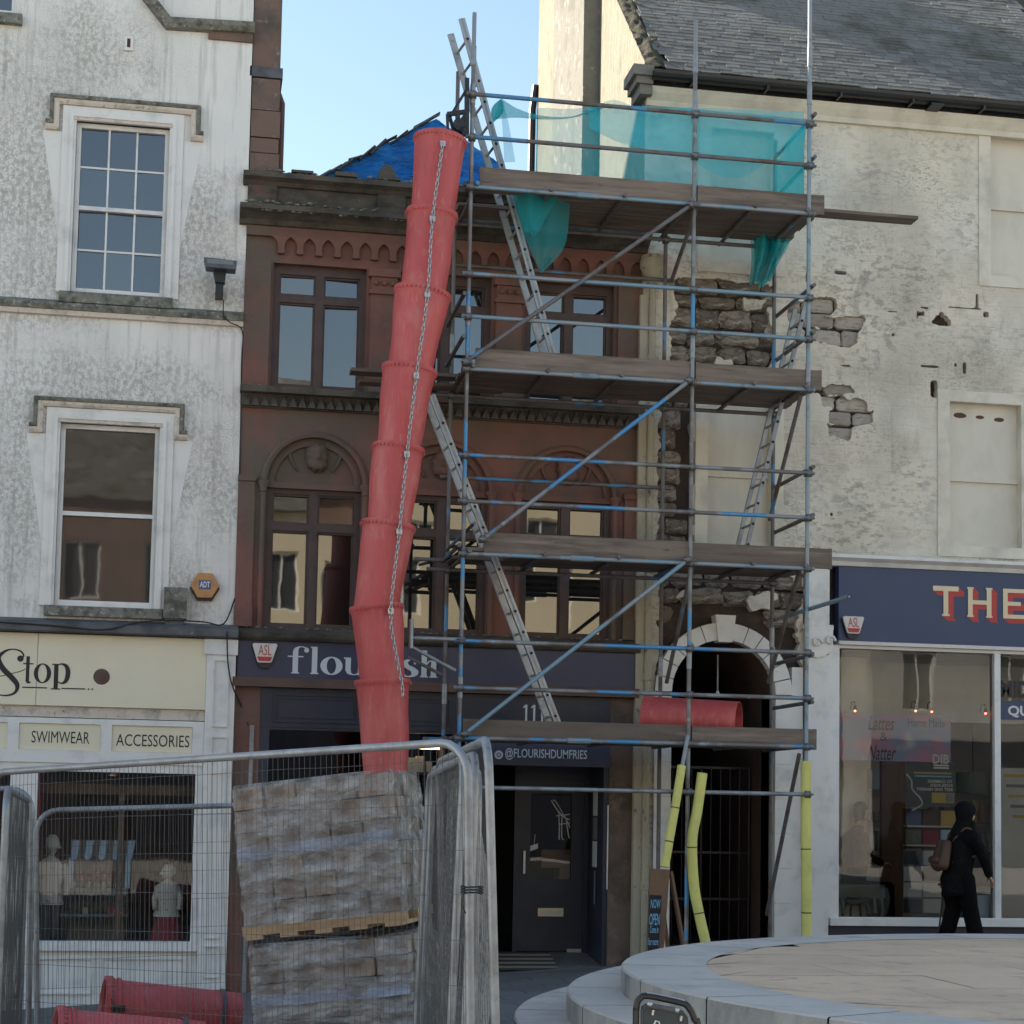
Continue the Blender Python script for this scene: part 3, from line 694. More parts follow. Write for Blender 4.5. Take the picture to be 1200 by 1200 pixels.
    MB().quad((r0, .11, rz0), (r1, .11, rz0), (r1, 3.2, rz0), (r0, 3.2, rz0)).build('display_floor', 'inner_room', h, fix=False)
    MB().quad((r0, .11, rz1), (r1, .11, rz1), (r1, 3.2, rz1), (r0, 3.2, rz1)).build('room_ceiling', 'inner_brown', h, fix=False)
    bx('inner_beam', 'party_stone', h, wx0, wx1, .5, .6, Z_(130, 931, .5), Z_(130, 919, .5))
    bx('inner_post', 'party_stone', h, X_(139, 950, .5), X_(146, 950, .5), .52, .58, rz0, Z_(130, 931, .5)-.002)
    bx('red_post', 'cloth_red', h, X_(38, 1000, .3), X_(46, 1000, .3), .27, .35, rz0, rz1)
    return h, (wx0, wx1, wz0, wz1)
WH, WHW = white_house()
def unseen_terrace():  # out of view, added so its shadow covers platform and fences
    h = thing('shade_terrace', 'unseen stone terrace added beyond the left edge to shade the street', 'house', (-18, 4, ground(-9, 0)-.2))
    x0, x1, H = -30, -10.51, 16.8
    hs = [(x0+1.2+i*2.4, x0+2.3+i*2.4, 4.6+j*3.3, 6.5+j*3.3) for i in range(8) for j in range(4)]
    MB().wall(x0, x1, -1.5, H, 0, .4, hs).build('wall', 'party_stone', h)
    for q in hs: sash(h, q, .15, 'white_joinery', 'glass_white', 1, 1, 1, (q[2]+q[3])/2)
    MB().box(x0, x1, .45, 9, -1.5, H-.01).build('body', 'party_stone', h)
    MB().prism([(-.3, H), (9.3, H), (4.5, H+4.4)], x0, x1, lambda y, x, z: V(x, y, z)).build('roof', 'slate', h)
unseen_terrace()

def display():
    x0, x1, z0, z1 = WHW; fl = z0-.12
    # striped market-stall display
    y = .9
    st = thing('display_stall', 'small shop display stall with five pale blue awning strips behind the left shop window', 'display', (X_(120, 1060, y), y, fl))
    a = rc(80, 985, 150, 1008, y-.1)
    n = 5
    for i in range(n):
        px = 83+i*16.2
        q = [at(px+2.5, 985, y-.1), at(px+11, 985, y-.1), at(px+7, 1006, y-.22), at(px+3.5, 1008, y-.22), at(px, 1006, y-.22)]
        b = MB(); b.v = q+[p+V(0, .012, 0) for p in q]; b.face((0, 1, 2, 3, 4)); b.face((9, 8, 7, 6, 5))
        for k in range(5): b.face((k, (k+1) % 5, 5+(k+1) % 5, 5+k))
        b.build('awning_strip', 'pale_blue', st)
    for px in (80, 147):
        bx('stall_post', 'pale_blue', st, X_(px, 1020, y-.1), X_(px+6, 1020, y-.1), y-.12, y-.06, Z_(px, 1041, y-.1), Z_(px, 1004, y-.1))
    c = rc(78, 1041, 148, 1049, y-.1)
    tr = bx('counter', 'counter_grey', st, c[0], c[1], y-.14, y+.35, c[2], c[3])
    c2 = rc(70, 1071, 150, 1074, y-.1)
    bx('shelf', 'counter_grey', st, c2[0], c2[1], y-.14, y+.35, c2[2], c2[3])
    for px in (72, 147): bx('leg', 'black_metal', st, X_(px, 1060, y-.1), X_(px+2.5, 1060, y-.1), y-.12, y-.09, fl, c[2])
    bx('back_panel', 'inner_room', st, c[0], c[1], y+.36, y+.39, fl, Z_(100, 985, y))
    random.seed(3)
    for r in range(3):
        for k in range(7):
            px = 84+k*8.6+random.uniform(-1, 1); py = 1040-r*7
            p = at(px, py, y-.08+.09*r); w = .03
            o = MB().lathe([(.001, 0), (w, 0), (w*1.1, .03), (w*.7, .075), (.001, .08)], V(p.x+.03, p.y, c[3]+.002+.06*r), 10).build('jar', 'goods_red' if r else 'goods_mixed', st, smooth=True)
    for px, m, wd in ((97, 'goods_mixed', .05), (126, 'goods_red', .2)):
        bx('gift_box', m, st, X_(px, 1068, y-.05), X_(px, 1068, y-.05)+wd*1.1, y-.1, y+.1, c2[3]+.001, c2[3]+.075)
    # mannequins
    def figure(px, y, ztop, label, top, skirt, hat, facing, tall):
        p = at(px, 1060, y); t = thing('mannequin', label, 'mannequin', (p.x, y, fl)); X = p.x
        sc = (ztop-fl)/1.6
        def ln(prof, m, nm, sx=1, sy=.62):
            b = MB().lathe([(r*sc*tall, z*sc) for r, z in prof], V(0, 0, 0), 18); b.v = [V(X+q.x*sx+.012*math.sin(q.z*25+q.x*40), y+q.y*sy, fl+q.z) for q in b.v]; return b.build(nm, m, t, smooth=True)
        if skirt == 'cloth_red':
            ln([(.3, .0), (.27, .12), (.2, .55), (.14, .82)], skirt, 'skirt')
        else:
            for s in (-1, 1):
                b = MB().tube([V(X+s*.07*sc, y, fl), V(X+s*.075*sc, y, fl+.4*sc), V(X+s*.08*sc, y, fl+.85*sc)], [.05*sc, .075*sc, .095*sc], 12); b.build('trouser_leg', skirt, t, smooth=True)
        ln([(.22, .66), (.20, .72), (.165, .95), (.19, 1.15), (.205, 1.28), (.12, 1.38), (.05, 1.41), (.045, 1.47), (.001, 1.48)], top, 'top')
        for s in (-1, 1):
            MB().tube([V(X+s*.19*sc, y, fl+1.29*sc), V(X+s*.27*sc, y-.03, fl+1.05*sc), V(X+s*.25*sc, y-.1, fl+.82*sc)], [.07*sc, .062*sc, .05*sc], 10).build('sleeve', top, t, smooth=True)
        ln([(.001, 1.44), (.075, 1.47), (.095, 1.56), (.08, 1.66), (.001, 1.7)], hat, 'head', 1, 1)
        ln([(.135, 1.55), (.115, 1.60), (.10, 1.70), (.045, 1.76), (.001, 1.765)], hat, 'hat', 1, 1)
        MB().box(X-.16, X+.16, y-.12, y+.12, fl+.001, fl+.02).build('base', 'counter_grey', t)
    figure(58, .7, Z_(57, 990, .7), 'mannequin in white top and dark trousers beside the striped stall', 'cloth_white', 'cloth_grey', 'cloth_white', 1, 1)
    figure(196, .62, Z_(197, 1022, .62), 'mannequin in white flowered top and red skirt at the window corner', 'cloth_white', 'cloth_red', 'cloth_white', 1, 1.35)
    p = at(132, 909, .6)
    lt = thing('ceiling_lamp', 'small warm lit downlight over the left shop display', 'lamp', (p.x, .6, p.z))
    MB().lathe([(.06, .03), (.06, 0), (.045, 0)], V(p.x, .6, p.z), 16).build('ring', 'brass', lt)
    MB().lathe([(.045, .004), (.001, .004)], V(p.x, .6, p.z), 16).build('bulb', 'lamp_warm', lt)
    bx('drop_rod', 'black_metal', lt, p.x-.008, p.x+.008, .592, .608, p.z+.03, Z_(132, 905, .6)+.9)
    # boxes in the window bottom
    random.seed(5)
    for k in range(7):
        px = 108+k*5.5; q = at(px, 1098, .35)
        b = MB().lathe([(.001, 0), (.035, 0), (.04, .02), (.036, .07), (.02, .085), (.02, .1), (.001, .1)], V(q.x, .3+.05*(k % 2), fl), 12)
        tag(b.build('glass_jar', 'pale_blue' if k % 2 else 'goods_mixed', smooth=True), 'small jar in the row standing low in the left shop window', 'jar', 'row of jars in the shop window')
display()
def wall_things():
    # floodlight
    p = at(258, 318); t = thing('floodlight', 'grey floodlight on a short bracket on the white wall', 'floodlight', (p.x, 0, p.z-.2))
    q = at(258, 312, -.3)
    b = MB(); b.prism([(-.19, .07), (.19, .05), (.175, -.07), (-.16, -.06)], -.42, -.22, lambda x, y, z: V(q.x+x, y+z*.5, q.z+z)); b.build('lamp_housing', 'lead', t)
    MB().box(q.x-.15, q.x+.15, -.425-.0, -.42, q.z-.05, q.z+.04).build('lamp_glass', 'counter_grey', t)
    MB().prism([(-.08, -.06), (.07, -.07), (.06, -.2), (-.05, -.2)], -.34, -.22, lambda x, y, z: V(q.x+x, y, q.z+z)).build('knuckle', 'black_metal', t)
    MB().box(q.x-.045, q.x+.045, -.3, .0, q.z-.32, q.z-.2).build('bracket', 'black_metal', t)
    # hexagonal alarm
    c = at(240, 687); t = thing('alarm_box', 'orange hexagonal alarm box with blue and white emblem on the white wall', 'alarm', (c.x, 0, c.z))
    hx = [(c.x+.165*math.cos(R_(60*k)), c.z+.165*math.sin(R_(60*k))) for k in range(6)]
    MB().prism(hx, -.085, -.02).build('case', 'alarm_orange', t, bevel=.008)
    MB().prism([(c.x+(x-c.x)*1.04, z-.03) for x, z in hx], -.05, 0).build('back_box', 'box_black', t)
    MB().box(c.x-.07, c.x+.07, -.088, -.08, c.z-.045, c.z+.06).build('emblem', 'alarm_blue', t)
    text('ADT', 'letter_white', t, c.x-.06, c.x+.06, c.z-.025, c.z+.045, -.089, bold=.03)
    # grey junction box
    r = rc(192, 690, 219, 726)
    t = thing('junction_box', 'weathered grey metal box on the white wall beside the alarm', 'box', ((r[0]+r[1])/2, 0, r[2]))
    MB().box(r[0], r[1], -.15, -.001, r[2], r[3]).build('case', 'lichen', t, bevel=.006)
    MB().box(r[0]+.02, r[1]-.02, -.13, -.03, r[2]-.13, r[2]-.001).build('cable_gland', 'lead', t)
    MB().lathe([(.001, -.004), (.012, -.004), (.012, .01)], V(r[1]-.04, -.151, r[2]+.06), 8, Matrix.Rotation(R_(90), 3, 'X')).build('screw', 'chain', t)
    # cables
    def cable(pts, label, r=.009):
        P = spline([tuple(p) for p in pts], 5)
        tag(MB().tube(P, r, 5).build('cable', 'cable', smooth=True), label, 'cable')
    cable([at(0, 729, -.26), at(60, 733, -.26), at(120, 738, -.27), at(165, 729, -.2), at(205, 727, -.17), at(240, 729, -.2), at(262, 731, -.22), at(275, 702, -.02), at(279, 690, -.02)], 'black cable drooping along the flashing above the cream fascia')
    cable([at(266, 740, -.26), at(267, 775, -.20), at(272, 803, -.18), at(284, 830, -.02), at(291, 850, -.03)], 'black cable hanging down past the pilaster onto the red pier')
    cable([at(262, 352, -.04), at(262, 370, -.1), at(270, 378, -.10), at(284, 388, -.02), at(283, 430, -.02), at(281, 560, -.02), at(278, 700, -.02)], 'thin cable running down the edge of the white wall below the floodlight', .007)
    r = rc(288, 850, 293, 1165, -.02)
    tag(bx('conduit', 'galv', None, r[0], r[1], -.05, -.005, r[2], r[3]), 'grey metal conduit on the red stone pier beside the cream shop', 'conduit')
wall_things()

# ================================================================== RED SANDSTONE HOUSE (middle)
XR = 1.39; BAYS = (-2.55, -1.03, .49)
def casement(parent, x0, x1, z0, z1, zt, y, glass, name='window', fw=.075, mw=.10, tw=.09):
    xm = (x0+x1)/2
    holes = [(x0+fw, xm-mw/2, z0+fw*.8, zt-tw/2), (xm+mw/2, x1-fw, z0+fw*.8, zt-tw/2), (x0+fw, xm-mw/2, zt+tw/2, z1-fw*1.4), (xm+mw/2, x1-fw, zt+tw/2, z1-fw*1.4)]
    w = MB().wall(x0, x1, z0, z1, y-.06, y+.04, holes).build(name, 'brown_frame', parent)
    for h in holes:
        MB().wall(h[0]+.001, h[1]-.001, h[2]+.001, h[3]-.001, y-.035, y+.03, [(h[0]+.022, h[1]-.022, h[2]+.022, h[3]-.022)]).build('casement_frame', 'brown_frame', w)
        ti = random.uniform(-.010, .010); tj = random.uniform(-.008, .008); a, b_, c, d = h[0]+.022, h[1]-.022, h[2]+.022, h[3]-.022
        MB().quad((a, y-ti, c), (b_, y+ti, c), (b_, y+ti+tj, d), (a, y-ti+tj, d)).build('pane', glass, w, fix=False)
    return w
def head(parent, cx, cz, s, turn):
    def fn(u, v):
        th = 2*math.pi*u; ph = math.pi*v
        x, y, z = math.sin(ph)*math.sin(th), -math.sin(ph)*math.cos(th), math.cos(ph)
        r = 1.0
        fx = x; front = max(0, -y)
        r += .52*front**6*math.exp(-((fx/.15)**2))*math.exp(-((z+.04)/.20)**2)          # nose
        r -= .30*front**3*(math.exp(-(((fx-.33)/.16)**2))+math.exp(-(((fx+.33)/.16)**2)))*math.exp(-((z-.16)/.12)**2)  # eyes
        r += .16*front**3*math.exp(-((z-.36)/.09)**2)                                     # brow
        r -= .22*front**4*math.exp(-((z+.40)/.055)**2)*math.exp(-((fx/.3)**2))            # mouth
        r += .16*math.exp(-((z+.72)/.3)**2)*front                                        # beard
        n = mnoise.noise(Vector((x, y, z))*5.0)
        hair = 1 if (abs(fx) > .62 or z > .5 or z < -.45) else 0
        r += hair*(.16+.34*n)
        X, Y, Z = x*r*.74*s, y*r*.75*s, z*r*s
        c_, s_ = math.cos(turn), math.sin(turn)
        return (cx+X*c_-Y*s_, .10+X*s_+Y*c_, cz+Z)
    MB().grid(fn, 28, 22, True).build('carved_head', 'sandstone', parent, smooth=True)
def red_house():
    h = thing('red_sandstone_house', 'red sandstone house with round arches, carved heads and navy shopfront', 'house', ((XL+XR)/2, .2, ground(-1, 0)))
    zc = 3.70; zs0, zs1 = 6.33, 6.57; zsp = 5.45
    w1 = [(c-.56, c+.56, zc+.03, zsp) for c in BAYS]; w2 = [(c-.555, c+.555, zs1+.02, 8.10) for c in BAYS]
    x0, x1 = XL+.003, XR-.003
    MB().wall(x0, x1, 3.05, zsp, 0, .45, [(a, b, c, d+1) for a, b, c, d in w1]).build('wall', 'sandstone', h)
    # arched zone of the first floor
    rad = .57; m = 20
    xs = [x0]+[(BAYS[i]+BAYS[i+1])/2 for i in range(2)]+[x1]
    for i, c in enumerate(BAYS):
        b = MB(); arc = [(c-rad*math.cos(math.pi*k/m), zsp+rad*math.sin(math.pi*k/m)) for k in range(m+1)]
        for k in range(m):
            p, q = arc[k], arc[k+1]
            b.quad((p[0], 0, p[1]), (q[0], 0, q[1]), (q[0], 0, zs0), (p[0], 0, zs0)); b.quad((p[0], 0, p[1]), (p[0], .2, p[1]), (q[0], .2, q[1]), (q[0], 0, q[1]))
        b.quad((xs[i], 0, zsp), (c-rad, 0, zsp), (c-rad, 0, zs0), (xs[i], 0, zs0)); b.quad((c+rad, 0, zsp), (xs[i+1], 0, zsp), (xs[i+1], 0, zs0), (c+rad, 0, zs0))
        b.build('arch_wall', 'sandstone', h, fix=False)
        arc2 = [(c-rad*math.cos(math.pi*k/m), zsp+rad*math.sin(math.pi*k/m)) for k in range(m+1)]
        MB().mould(arc2, [(0, -.008), (.035, -.006), (.05, .03), (.03, .06), (0, .07)], 0).build('arch_moulding', 'sandstone', h, smooth='auto')
        arc3 = [(c-(rad-.10)*math.cos(math.pi*k/m), zsp+(rad-.10)*math.sin(math.pi*k/m)) for k in range(m+1)]
        MB().mould(arc3, [(0, 0), (.04, .005), (.055, .04), (.04, .098), (0, .099)], .10).build('arch_order', 'sandstone', h, smooth='auto')
        MB().prism([(c-rad+.001, zsp-.03)]+[(c-(rad-.02)*math.cos(math.pi*k/m), zsp+(rad-.02)*math.sin(math.pi*k/m)) for k in range(m+1)]+[(c+rad-.001, zsp-.03)], .101, .2).build('tympanum', 'sandstone', h)
        MB().box(c-.56, c+.56, .03, .15, zsp-.05, zsp+.022).build('lintel', 'sandstone', h)
        head(h, c+.02, 5.80, .16, (.15, -.2, .1)[i])
        for s in (-1, 1):                                               # carved scroll beside the head
            MB().tube([V(c+s*(.20+.10*math.sin(t*2.6)), .085, 5.62+.36*t) for t in [k/8 for k in range(9)]], [.012+.012*math.sin(math.pi*k/8) for k in range(9)], 6).build('carved_scroll', 'sandstone', h, smooth=True)
        casement(h, *w1[i][:4], 4.95, .16, 'glass_low')
        for s in (-1, 1):                                               # colonnettes with little capitals at the jambs
            xx = c+s*.60
            MB().tube([V(xx, -.012, zc+.03), V(xx, -.012, zsp-.12)], .035, 10).build('colonnette', 'sandstone', h, smooth='auto')
            MB().lathe([(.036, -.12), (.05, -.1), (.045, -.06), (.075, -.01), (.075, .02), (.001, .02)], V(xx, -.012, zsp), 10).build('capital', 'sandstone', h, smooth='auto')
    # edge pilasters of the first floor
    for xa, xb in ((x0, x0+.19), (x1-.19, x1)):
        bx('pilaster', 'sandstone', h, xa, xb, -.05, .0-.001, zc+.28, zsp); bx('pilaster_base', 'sandstone', h, xa-.01, xb+.01, -.08, -.002, zc+.04, zc+.279)
        bx('pilaster_head', 'sandstone', h, xa-.01, xb+.01, -.075, -.002, zsp+.001, zsp+.07)
    # string course with zigzag
    bx('string_course', 'sooty_stone', h, x0-.02, x1+.02, -.16, .3, zs1-.075, zs1)
    bx('string_course_bed', 'sooty_stone', h, x0, x1, -.045, .3, zs0, zs1-.0755)
    n = 44; st = (x1-x0)/n
    zig = None
    for k in range(n):
        xx = x0+k*st
        if zig is None:
            zig = MB().prism([(0, .004), (st*.92, .004), (st*.5, .135)], -.10, -.044).build('zigzag_tooth', 'sooty_stone', h); zm = zig.data; base = zig
            zig.matrix_basis = parent_world(h) @ Matrix.Translation((xx, 0, zs0+.01)); zm.transform(parent_world(h).inverted())
        else: link_mesh(zm, 'zigzag_tooth', h, parent_world(h) @ Matrix.Translation((xx, 0, zs0+.01)))
    # second floor
    MB().wall(x0, x1, zs1+.001, 8.52, .02, .45, w2).build('upper_wall', 'sandstone', h)
    for i, c in enumerate(BAYS): casement(h, *w2[i], 7.70, .17, 'glass_up')
    for xa, xb in ((x0, x0+.30), (BAYS[0]+.60, BAYS[1]-.60), (BAYS[1]+.60, BAYS[2]-.60), (x1-.30, x1)):
        mid = xa > -3 and xb < 1.2
        bx('pilaster', 'sandstone', h, xa, xb, -.045, .019, zs1+.002, 8.10 if not mid else 7.78)
        if mid:
            for k, (o, z0, z1) in enumerate(((.02, 7.781, 7.83), (-.005, 7.831, 7.99), (.03, 7.991, 8.09))): bx('capital', 'sandstone', h, xa-o, xb+o, -.06-o, .018, z0, z1)
            for s in range(3): MB().lathe([(.001, -.03), (.028, -.02), (.034, .0), (.02, .03), (.001, .04)], V(xa+.06+s*(xb-xa-.12)/2, -.075, 7.91), 8).build('carved_leaf', 'sandstone', h, smooth=True)
    bx('frieze_band', 'sandstone', h, x0, x1, -.05, .019, 8.40, 8.515)
    # pointed arcade under the cornice: each pendant is cut between arches
    pw = .222; a = x0+.30; k = 0
    def pend():
        w = pw; q = []
        q += [(0, 0)]
        L = [(.0, .0), (-.055, 0)]
        e = [(.040, -.20), (.044, -.165), (.034, -.155), (.036, -.11), (.044, -.075), (.058, -.045), (.078, -.022), (.098, -.008), (w/2, .0)]; poly = [(-a_, b_) for a_, b_ in e]+[(a_, b_) for a_, b_ in e[::-1]]; poly = poly[::-1]
        return poly
    pm = MB().prism(pend(), -.05, .018).build('arcade_pendant', 'sandstone', h); pmm = pm.data; pmm.transform(parent_world(h).inverted()); first = True
    while a < x1-.25:
        Mx = parent_world(h) @ Matrix.Translation((a+pw/2, 0, 8.4))
        if first: pm.matrix_basis = Mx; first = False
        else: link_mesh(pmm, 'arcade_pendant', h, Mx)
        a += pw
    # cornice, blocking course, upper cornice
    MB().mould([(x0-.09, 8.52), (x1+.05, 8.52)], [(0, 0), (.08, 0), (.12, .05), (.22, .10), (.30, .12), (.30, .18), (.18, .22), (0, .24)], 0).build('cornice', 'sooty_stone', h)
    bx('blocking_course', 'sooty_stone', h, x0, x1, -.02, .35, 8.761, 9.00)
    for xa in (x0, X_(442, 230), 0.05, x1-.36): bx('blocking_pier', 'sooty_stone', h, xa+.001, xa+.34, -.06, .30, 8.762, 9.0)
    MB().mould([(x0-.06, 9.001), (x1+.04, 9.001)], [(-.3, 0), (.06, 0), (.10, .04), (.18, .07), (.18, .13), (.08, .16), (-.3, .17)], 0).build('parapet_coping', 'sooty_stone', h)
    p = at(453, 203, .0)
    MB().prism([(p.x-.1, 9.15), (p.x+.1, 9.15), (p.x+.1, 9.27), (p.x+.05, 9.34), (p.x-.03, 9.36), (p.x-.09, 9.30)], -.1, .15).build('parapet_stump', 'sooty_stone', h)
    for k in range(5): q = x0+.5+k*.52; bx('coping_stone', 'sooty_stone', h, q, q+.26, -.12, .1, 9.172, 9.172+.03+.03*random.random())
    gr = MB(); random.seed(31)                                          # moss, grit and broken edges along the ledges
    for zz, yo in ((9.155, -.17), (8.745, -.26), (6.575, -.14), (3.725, -.17), (8.62, -.30)):
        for k in range(70):
            xx = random.uniform(x0, x1); s_ = random.uniform(.008, .036)**1.0*(1 if zz > 8.7 else .5); c_ = V(xx, yo+random.uniform(0, .12)*(1 if zz != 8.62 else .05), zz+s_*.2)
            k0 = len(gr.v); gr.v += [c_+V(s_*2.2*random.uniform(.6, 1.3)*math.cos(a), s_*math.sin(a), 0) for a in (.3, 1.6, 2.9, 4.2, 5.4)]+[c_+V(0, 0, s_*random.uniform(.7, 1.2)), c_-V(0, 0, s_*.6)]
            for q in range(5): gr.face((k0+q, k0+(q+1) % 5, k0+5)); gr.face((k0+(q+1) % 5, k0+q, k0+6))
    stuff(gr.build('ledge_growth', 'lichen', h, smooth=True))
    # body and the flat roof behind the parapet
    MB().box(x0, x1, .451, 6.5, zc, 8.95).build('rear_body', 'party_stone', h)
    # cornice over the shop
    MB().mould([(x0, 3.58), (x1, 3.58)], [(0, 0), (.16, 0), (.2, .03), (.22, .08), (.12, .11), (.03, .155), (0, .155)], 0).build('shop_cornice', 'sooty_stone', h)
    # ---------------- shopfront
    fas = bx('shop_fascia', 'navy', h, x0+.05, x1-.02, -.10, .05, 3.15, 3.576)
    bx('fascia_moulding', 'inner_brown', h, x0, x1, -.14, .05, 3.04, 3.147)
    zb0 = Z_(340, 789, -.1); S = Z_(340, 757, -.1)-zb0
    def gl(px): return X_(px, 775, -.1)
    y = -.10; Gs = Glyphs(0, zb0, 1, S, y)
    def stem(xa, xb, z0, z1, l=.25, r=.25, top=False):
        w = xb-xa; Gs.bar(xa, xb, z0, z1); Gs.bar(xa-w*l, xb+w*r, 0, .045)
        if top: Gs.bar(xa-w*l, xb-.001, z1-.045, z1)
    f0 = gl(337); u = gl(347)-gl(337); sw = .062
    # f
    xs_ = gl(343); stem(xs_, xs_+sw, 0, .82); Gs.bar(f0, xs_+sw+.06, .60, .645)
    Gs.pen([(xs_+sw/2, .78, sw), (xs_+sw/2+.012, .92, sw*.8), (xs_+sw+.03, .985, .03), (gl(360), .93, .03)]); Gs.ball(gl(359), .86, .028, .085)
    # l
    xs_ = gl(365.5); stem(xs_, xs_+sw, 0, 1.0, top=True)
    # o
    c = (gl(375.5)+gl(401.5))/2; r = (gl(401.5)-gl(375.5))/2; Gs.ring(c, .32, r, .335, r*.42, .29)
    # u
    xs_ = gl(405); Gs.bar(xs_, xs_+sw, .15, .64); Gs.bar(xs_-.02, xs_+sw, .60, .645)
    Gs.pen([(xs_+sw/2, .2, sw), (xs_+sw*.8, .06, sw*.8), (xs_+sw*1.8, .02, .03), (xs_+sw*2.6, .10, .02)])
    xs2 = xs_+sw*2.35; stem(xs2, xs2+sw, 0, .64, l=0, top=True)
    # r i
    xs_ = gl(434); stem(xs_, xs_+sw, 0, .64, top=True); Gs.pen([(xs_+sw, .45, .02), (xs_+sw+.03, .6, .03), (xs_+sw+.07, .62, .03)]); Gs.ball(xs_+sw+.065, .54, .028, .085)
    xs_ = gl(455); stem(xs_, xs_+sw, 0, .64, top=True); Gs.ball(xs_+sw/2, .85, .038, .11)
    # s
    c = gl(480); Gs.pen([(c+.065, .47, .02), (c+.05, .60, .03), (c, .635, .05), (c-.055, .55, .07), (c-.045, .42, .09), (c+.01, .33, .10), (c+.06, .22, .09), (c+.055, .08, .07), (c, .015, .05), (c-.06, .05, .03), (c-.075, .18, .02)])
    # h
    xs_ = gl(494); stem(xs_, xs_+sw, 0, 1.0, top=True); Gs.pen([(xs_+sw, .48, .015), (xs_+sw+.03, .60, .03), (xs_+sw+.075, .6, .055), (xs_+sw*2.15+.012, .45, sw)]); xs2 = xs_+sw*1.8; stem(xs2, xs2+sw, 0, .46)
    Gs.done('shop_name', 'letter_white', fas)
    # navy panelling over the window, left and right
    fL = X_(303, 900); pR0 = X_(712, 1000); pW = X_(570, 1000)
    gz = ground(-1, 0)
    bx('stone_pier', 'sandstone', h, x0, fL-.002, -.03, .3, gz-.3, 3.038)
    bx('stone_pier', 'pier_stone', h, pR0, x1, -.03, .6, ground(1.2, 0)-.2, 3.038)
    bx('pier_edge', 'white_joinery', h, pR0-.012, pR0-.001, -.03, .0, .75, 1.75)
    xm = X_(532, 850)
    fr = bx('shop_frieze', 'navy_dark', h, fL, xm, -.04, .1, 2.58, 3.036)
    for xa, xb in ((fL+.14, X_(420, 830)), (X_(430, 830), xm-.05)):
        MB().wall(xa, xb, 2.64, 2.97, -.06, -.03, [(xa+.02, xb-.02, 2.66, 2.95)]).build('frieze_bead', 'navy_dark', fr)
        MB().wall(xa+.05, xb-.05, 2.69, 2.92, -.052, -.035, [(xa+.058, xb-.058, 2.698, 2.912)]).build('frieze_bead', 'navy_dark', fr)
    tb = bx('number_panel', 'navy_dark', h, xm+.002, pR0-.003, -.035, .1, 2.50, 3.036)
    a = rc(612, 826, 640, 851, -.035); g = Glyphs(a[0], a[2], (a[1]-a[0])/3, a[3]-a[2], -.035)
    for k in range(3):
        g.bar(k+.36, k+.62, 0, 1); g.bar(k+.15, k+.83, 0, .06); g.poly([(k+.1, .82), (k+.36, .88), (k+.36, 1), (k+.1, .88)])
    g.done('house_number', 'letter_white', tb)
    sg = bx('handle_sign', 'navy', h, X_(553, 880), pR0-.004, -.05, .12, 2.20, 2.497)
    a = rc(592, 877.5, 688, 891.5, -.05); text('@FLOURISHDUMFRIES', 'letter_white', sg, a[0], a[1], a[2], a[3], -.05, bold=.012)
    for px in (571, 584.5):
        c = at(px, 884.5, -.05); g = Glyphs(c.x, c.z, .052, .052, -.05); g.ball(0, 0, 1, 1, 20); g.done('social_roundel', 'letter_white', sg)
    c = at(584.5, 884.5, -.056); MB().lathe([(.016, 0), (.026, 0)], V(c.x, -.0575, c.z), 14, Matrix.Rotation(R_(90), 3, 'X')).build('roundel_mark', 'navy', sg)
    c = at(571, 884.5, -.056); MB().box(c.x-.006, c.x+.006, -.0585, -.057, c.z-.03, c.z+.025).build('roundel_mark', 'navy', sg); 
    # window frame, glass, riser
    wz0 = gz+.55
    MB().wall(fL, pW, gz-.2, 2.578, -.03, .08, [(fL+.11, xm+.15, wz0, 2.55), ]).build('window_frame', 'navy_dark', h)
    MB().quad((fL+.11, .03, wz0), (xm+.15, .03, wz0), (xm+.15, .03, 2.55), (fL+.11, .03, 2.55)).build('shop_glass', 'glass_shop', h)
    # entrance recess
    yd = .85; dz0 = -.06; xl = pW+.02; xr = pR0-.06
    bx('recess_side', 'navy_dark', h, xr, pR0-.003, -.01, yd+.1, dz0-.2, 2.497)
    bx('recess_side', 'navy_dark', h, pW-.12, pW-.002, .081, yd+.1, dz0-.2, 2.497)
    bx('recess_ceiling', 'navy_dark', h, pW, xr, .121, yd+.12, 2.35, 2.45)
    b = MB(); b.v = [V(x, y, z) for x in (pW, pR0-.004) for y, z in ((-.03, ground(x, 0)+.012), (yd, dz0), (yd, -.6), (-.03, -.6))]
    for q in ((0, 1, 5, 4), (1, 2, 6, 5), (2, 3, 7, 6), (3, 0, 4, 7), (0, 3, 2, 1), (4, 5, 6, 7)): b.face(q)
    b.build('entrance_floor', 'paving', h)
    dx0, dx1 = X_(606, 1000, yd), X_(683, 1000, yd)
    gx0, gx1, gz0, gz1 = rc(621, 932, 669, 1030, yd)
    door = MB().wall(dx0, dx1, dz0+.012, 2.05, yd-.03, yd+.03, [(gx0, gx1, gz0, gz1+.02)]).build('door', 'navy_dark', h)
    MB().quad((gx0, yd, gz0), (gx1, yd, gz0), (gx1, yd, gz1+.02), (gx0, yd, gz1+.02)).build('door_glass', 'glass_shop', door)
    a = rc(630, 1064, 660, 1074, yd-.03); lb = bx('letterbox', 'brass', door, a[0], a[1], yd-.05, yd-.031, a[2], a[3], .004)
    bx('letter_flap', 'chain', door, a[0]+.03, a[1]-.03, yd-.056, yd-.0505, a[2]+.025, a[3]-.03)
    a = rc(613, 997, 615.5, 1024, yd-.06); bx('door_handle', 'chain', door, a[0], a[1], yd-.075, yd-.05, a[2], a[3]); bx('handle_post', 'chain', door, a[0]+.004, a[1]-.004, yd-.0505, yd-.0305, a[2]+.03, a[2]+.05)
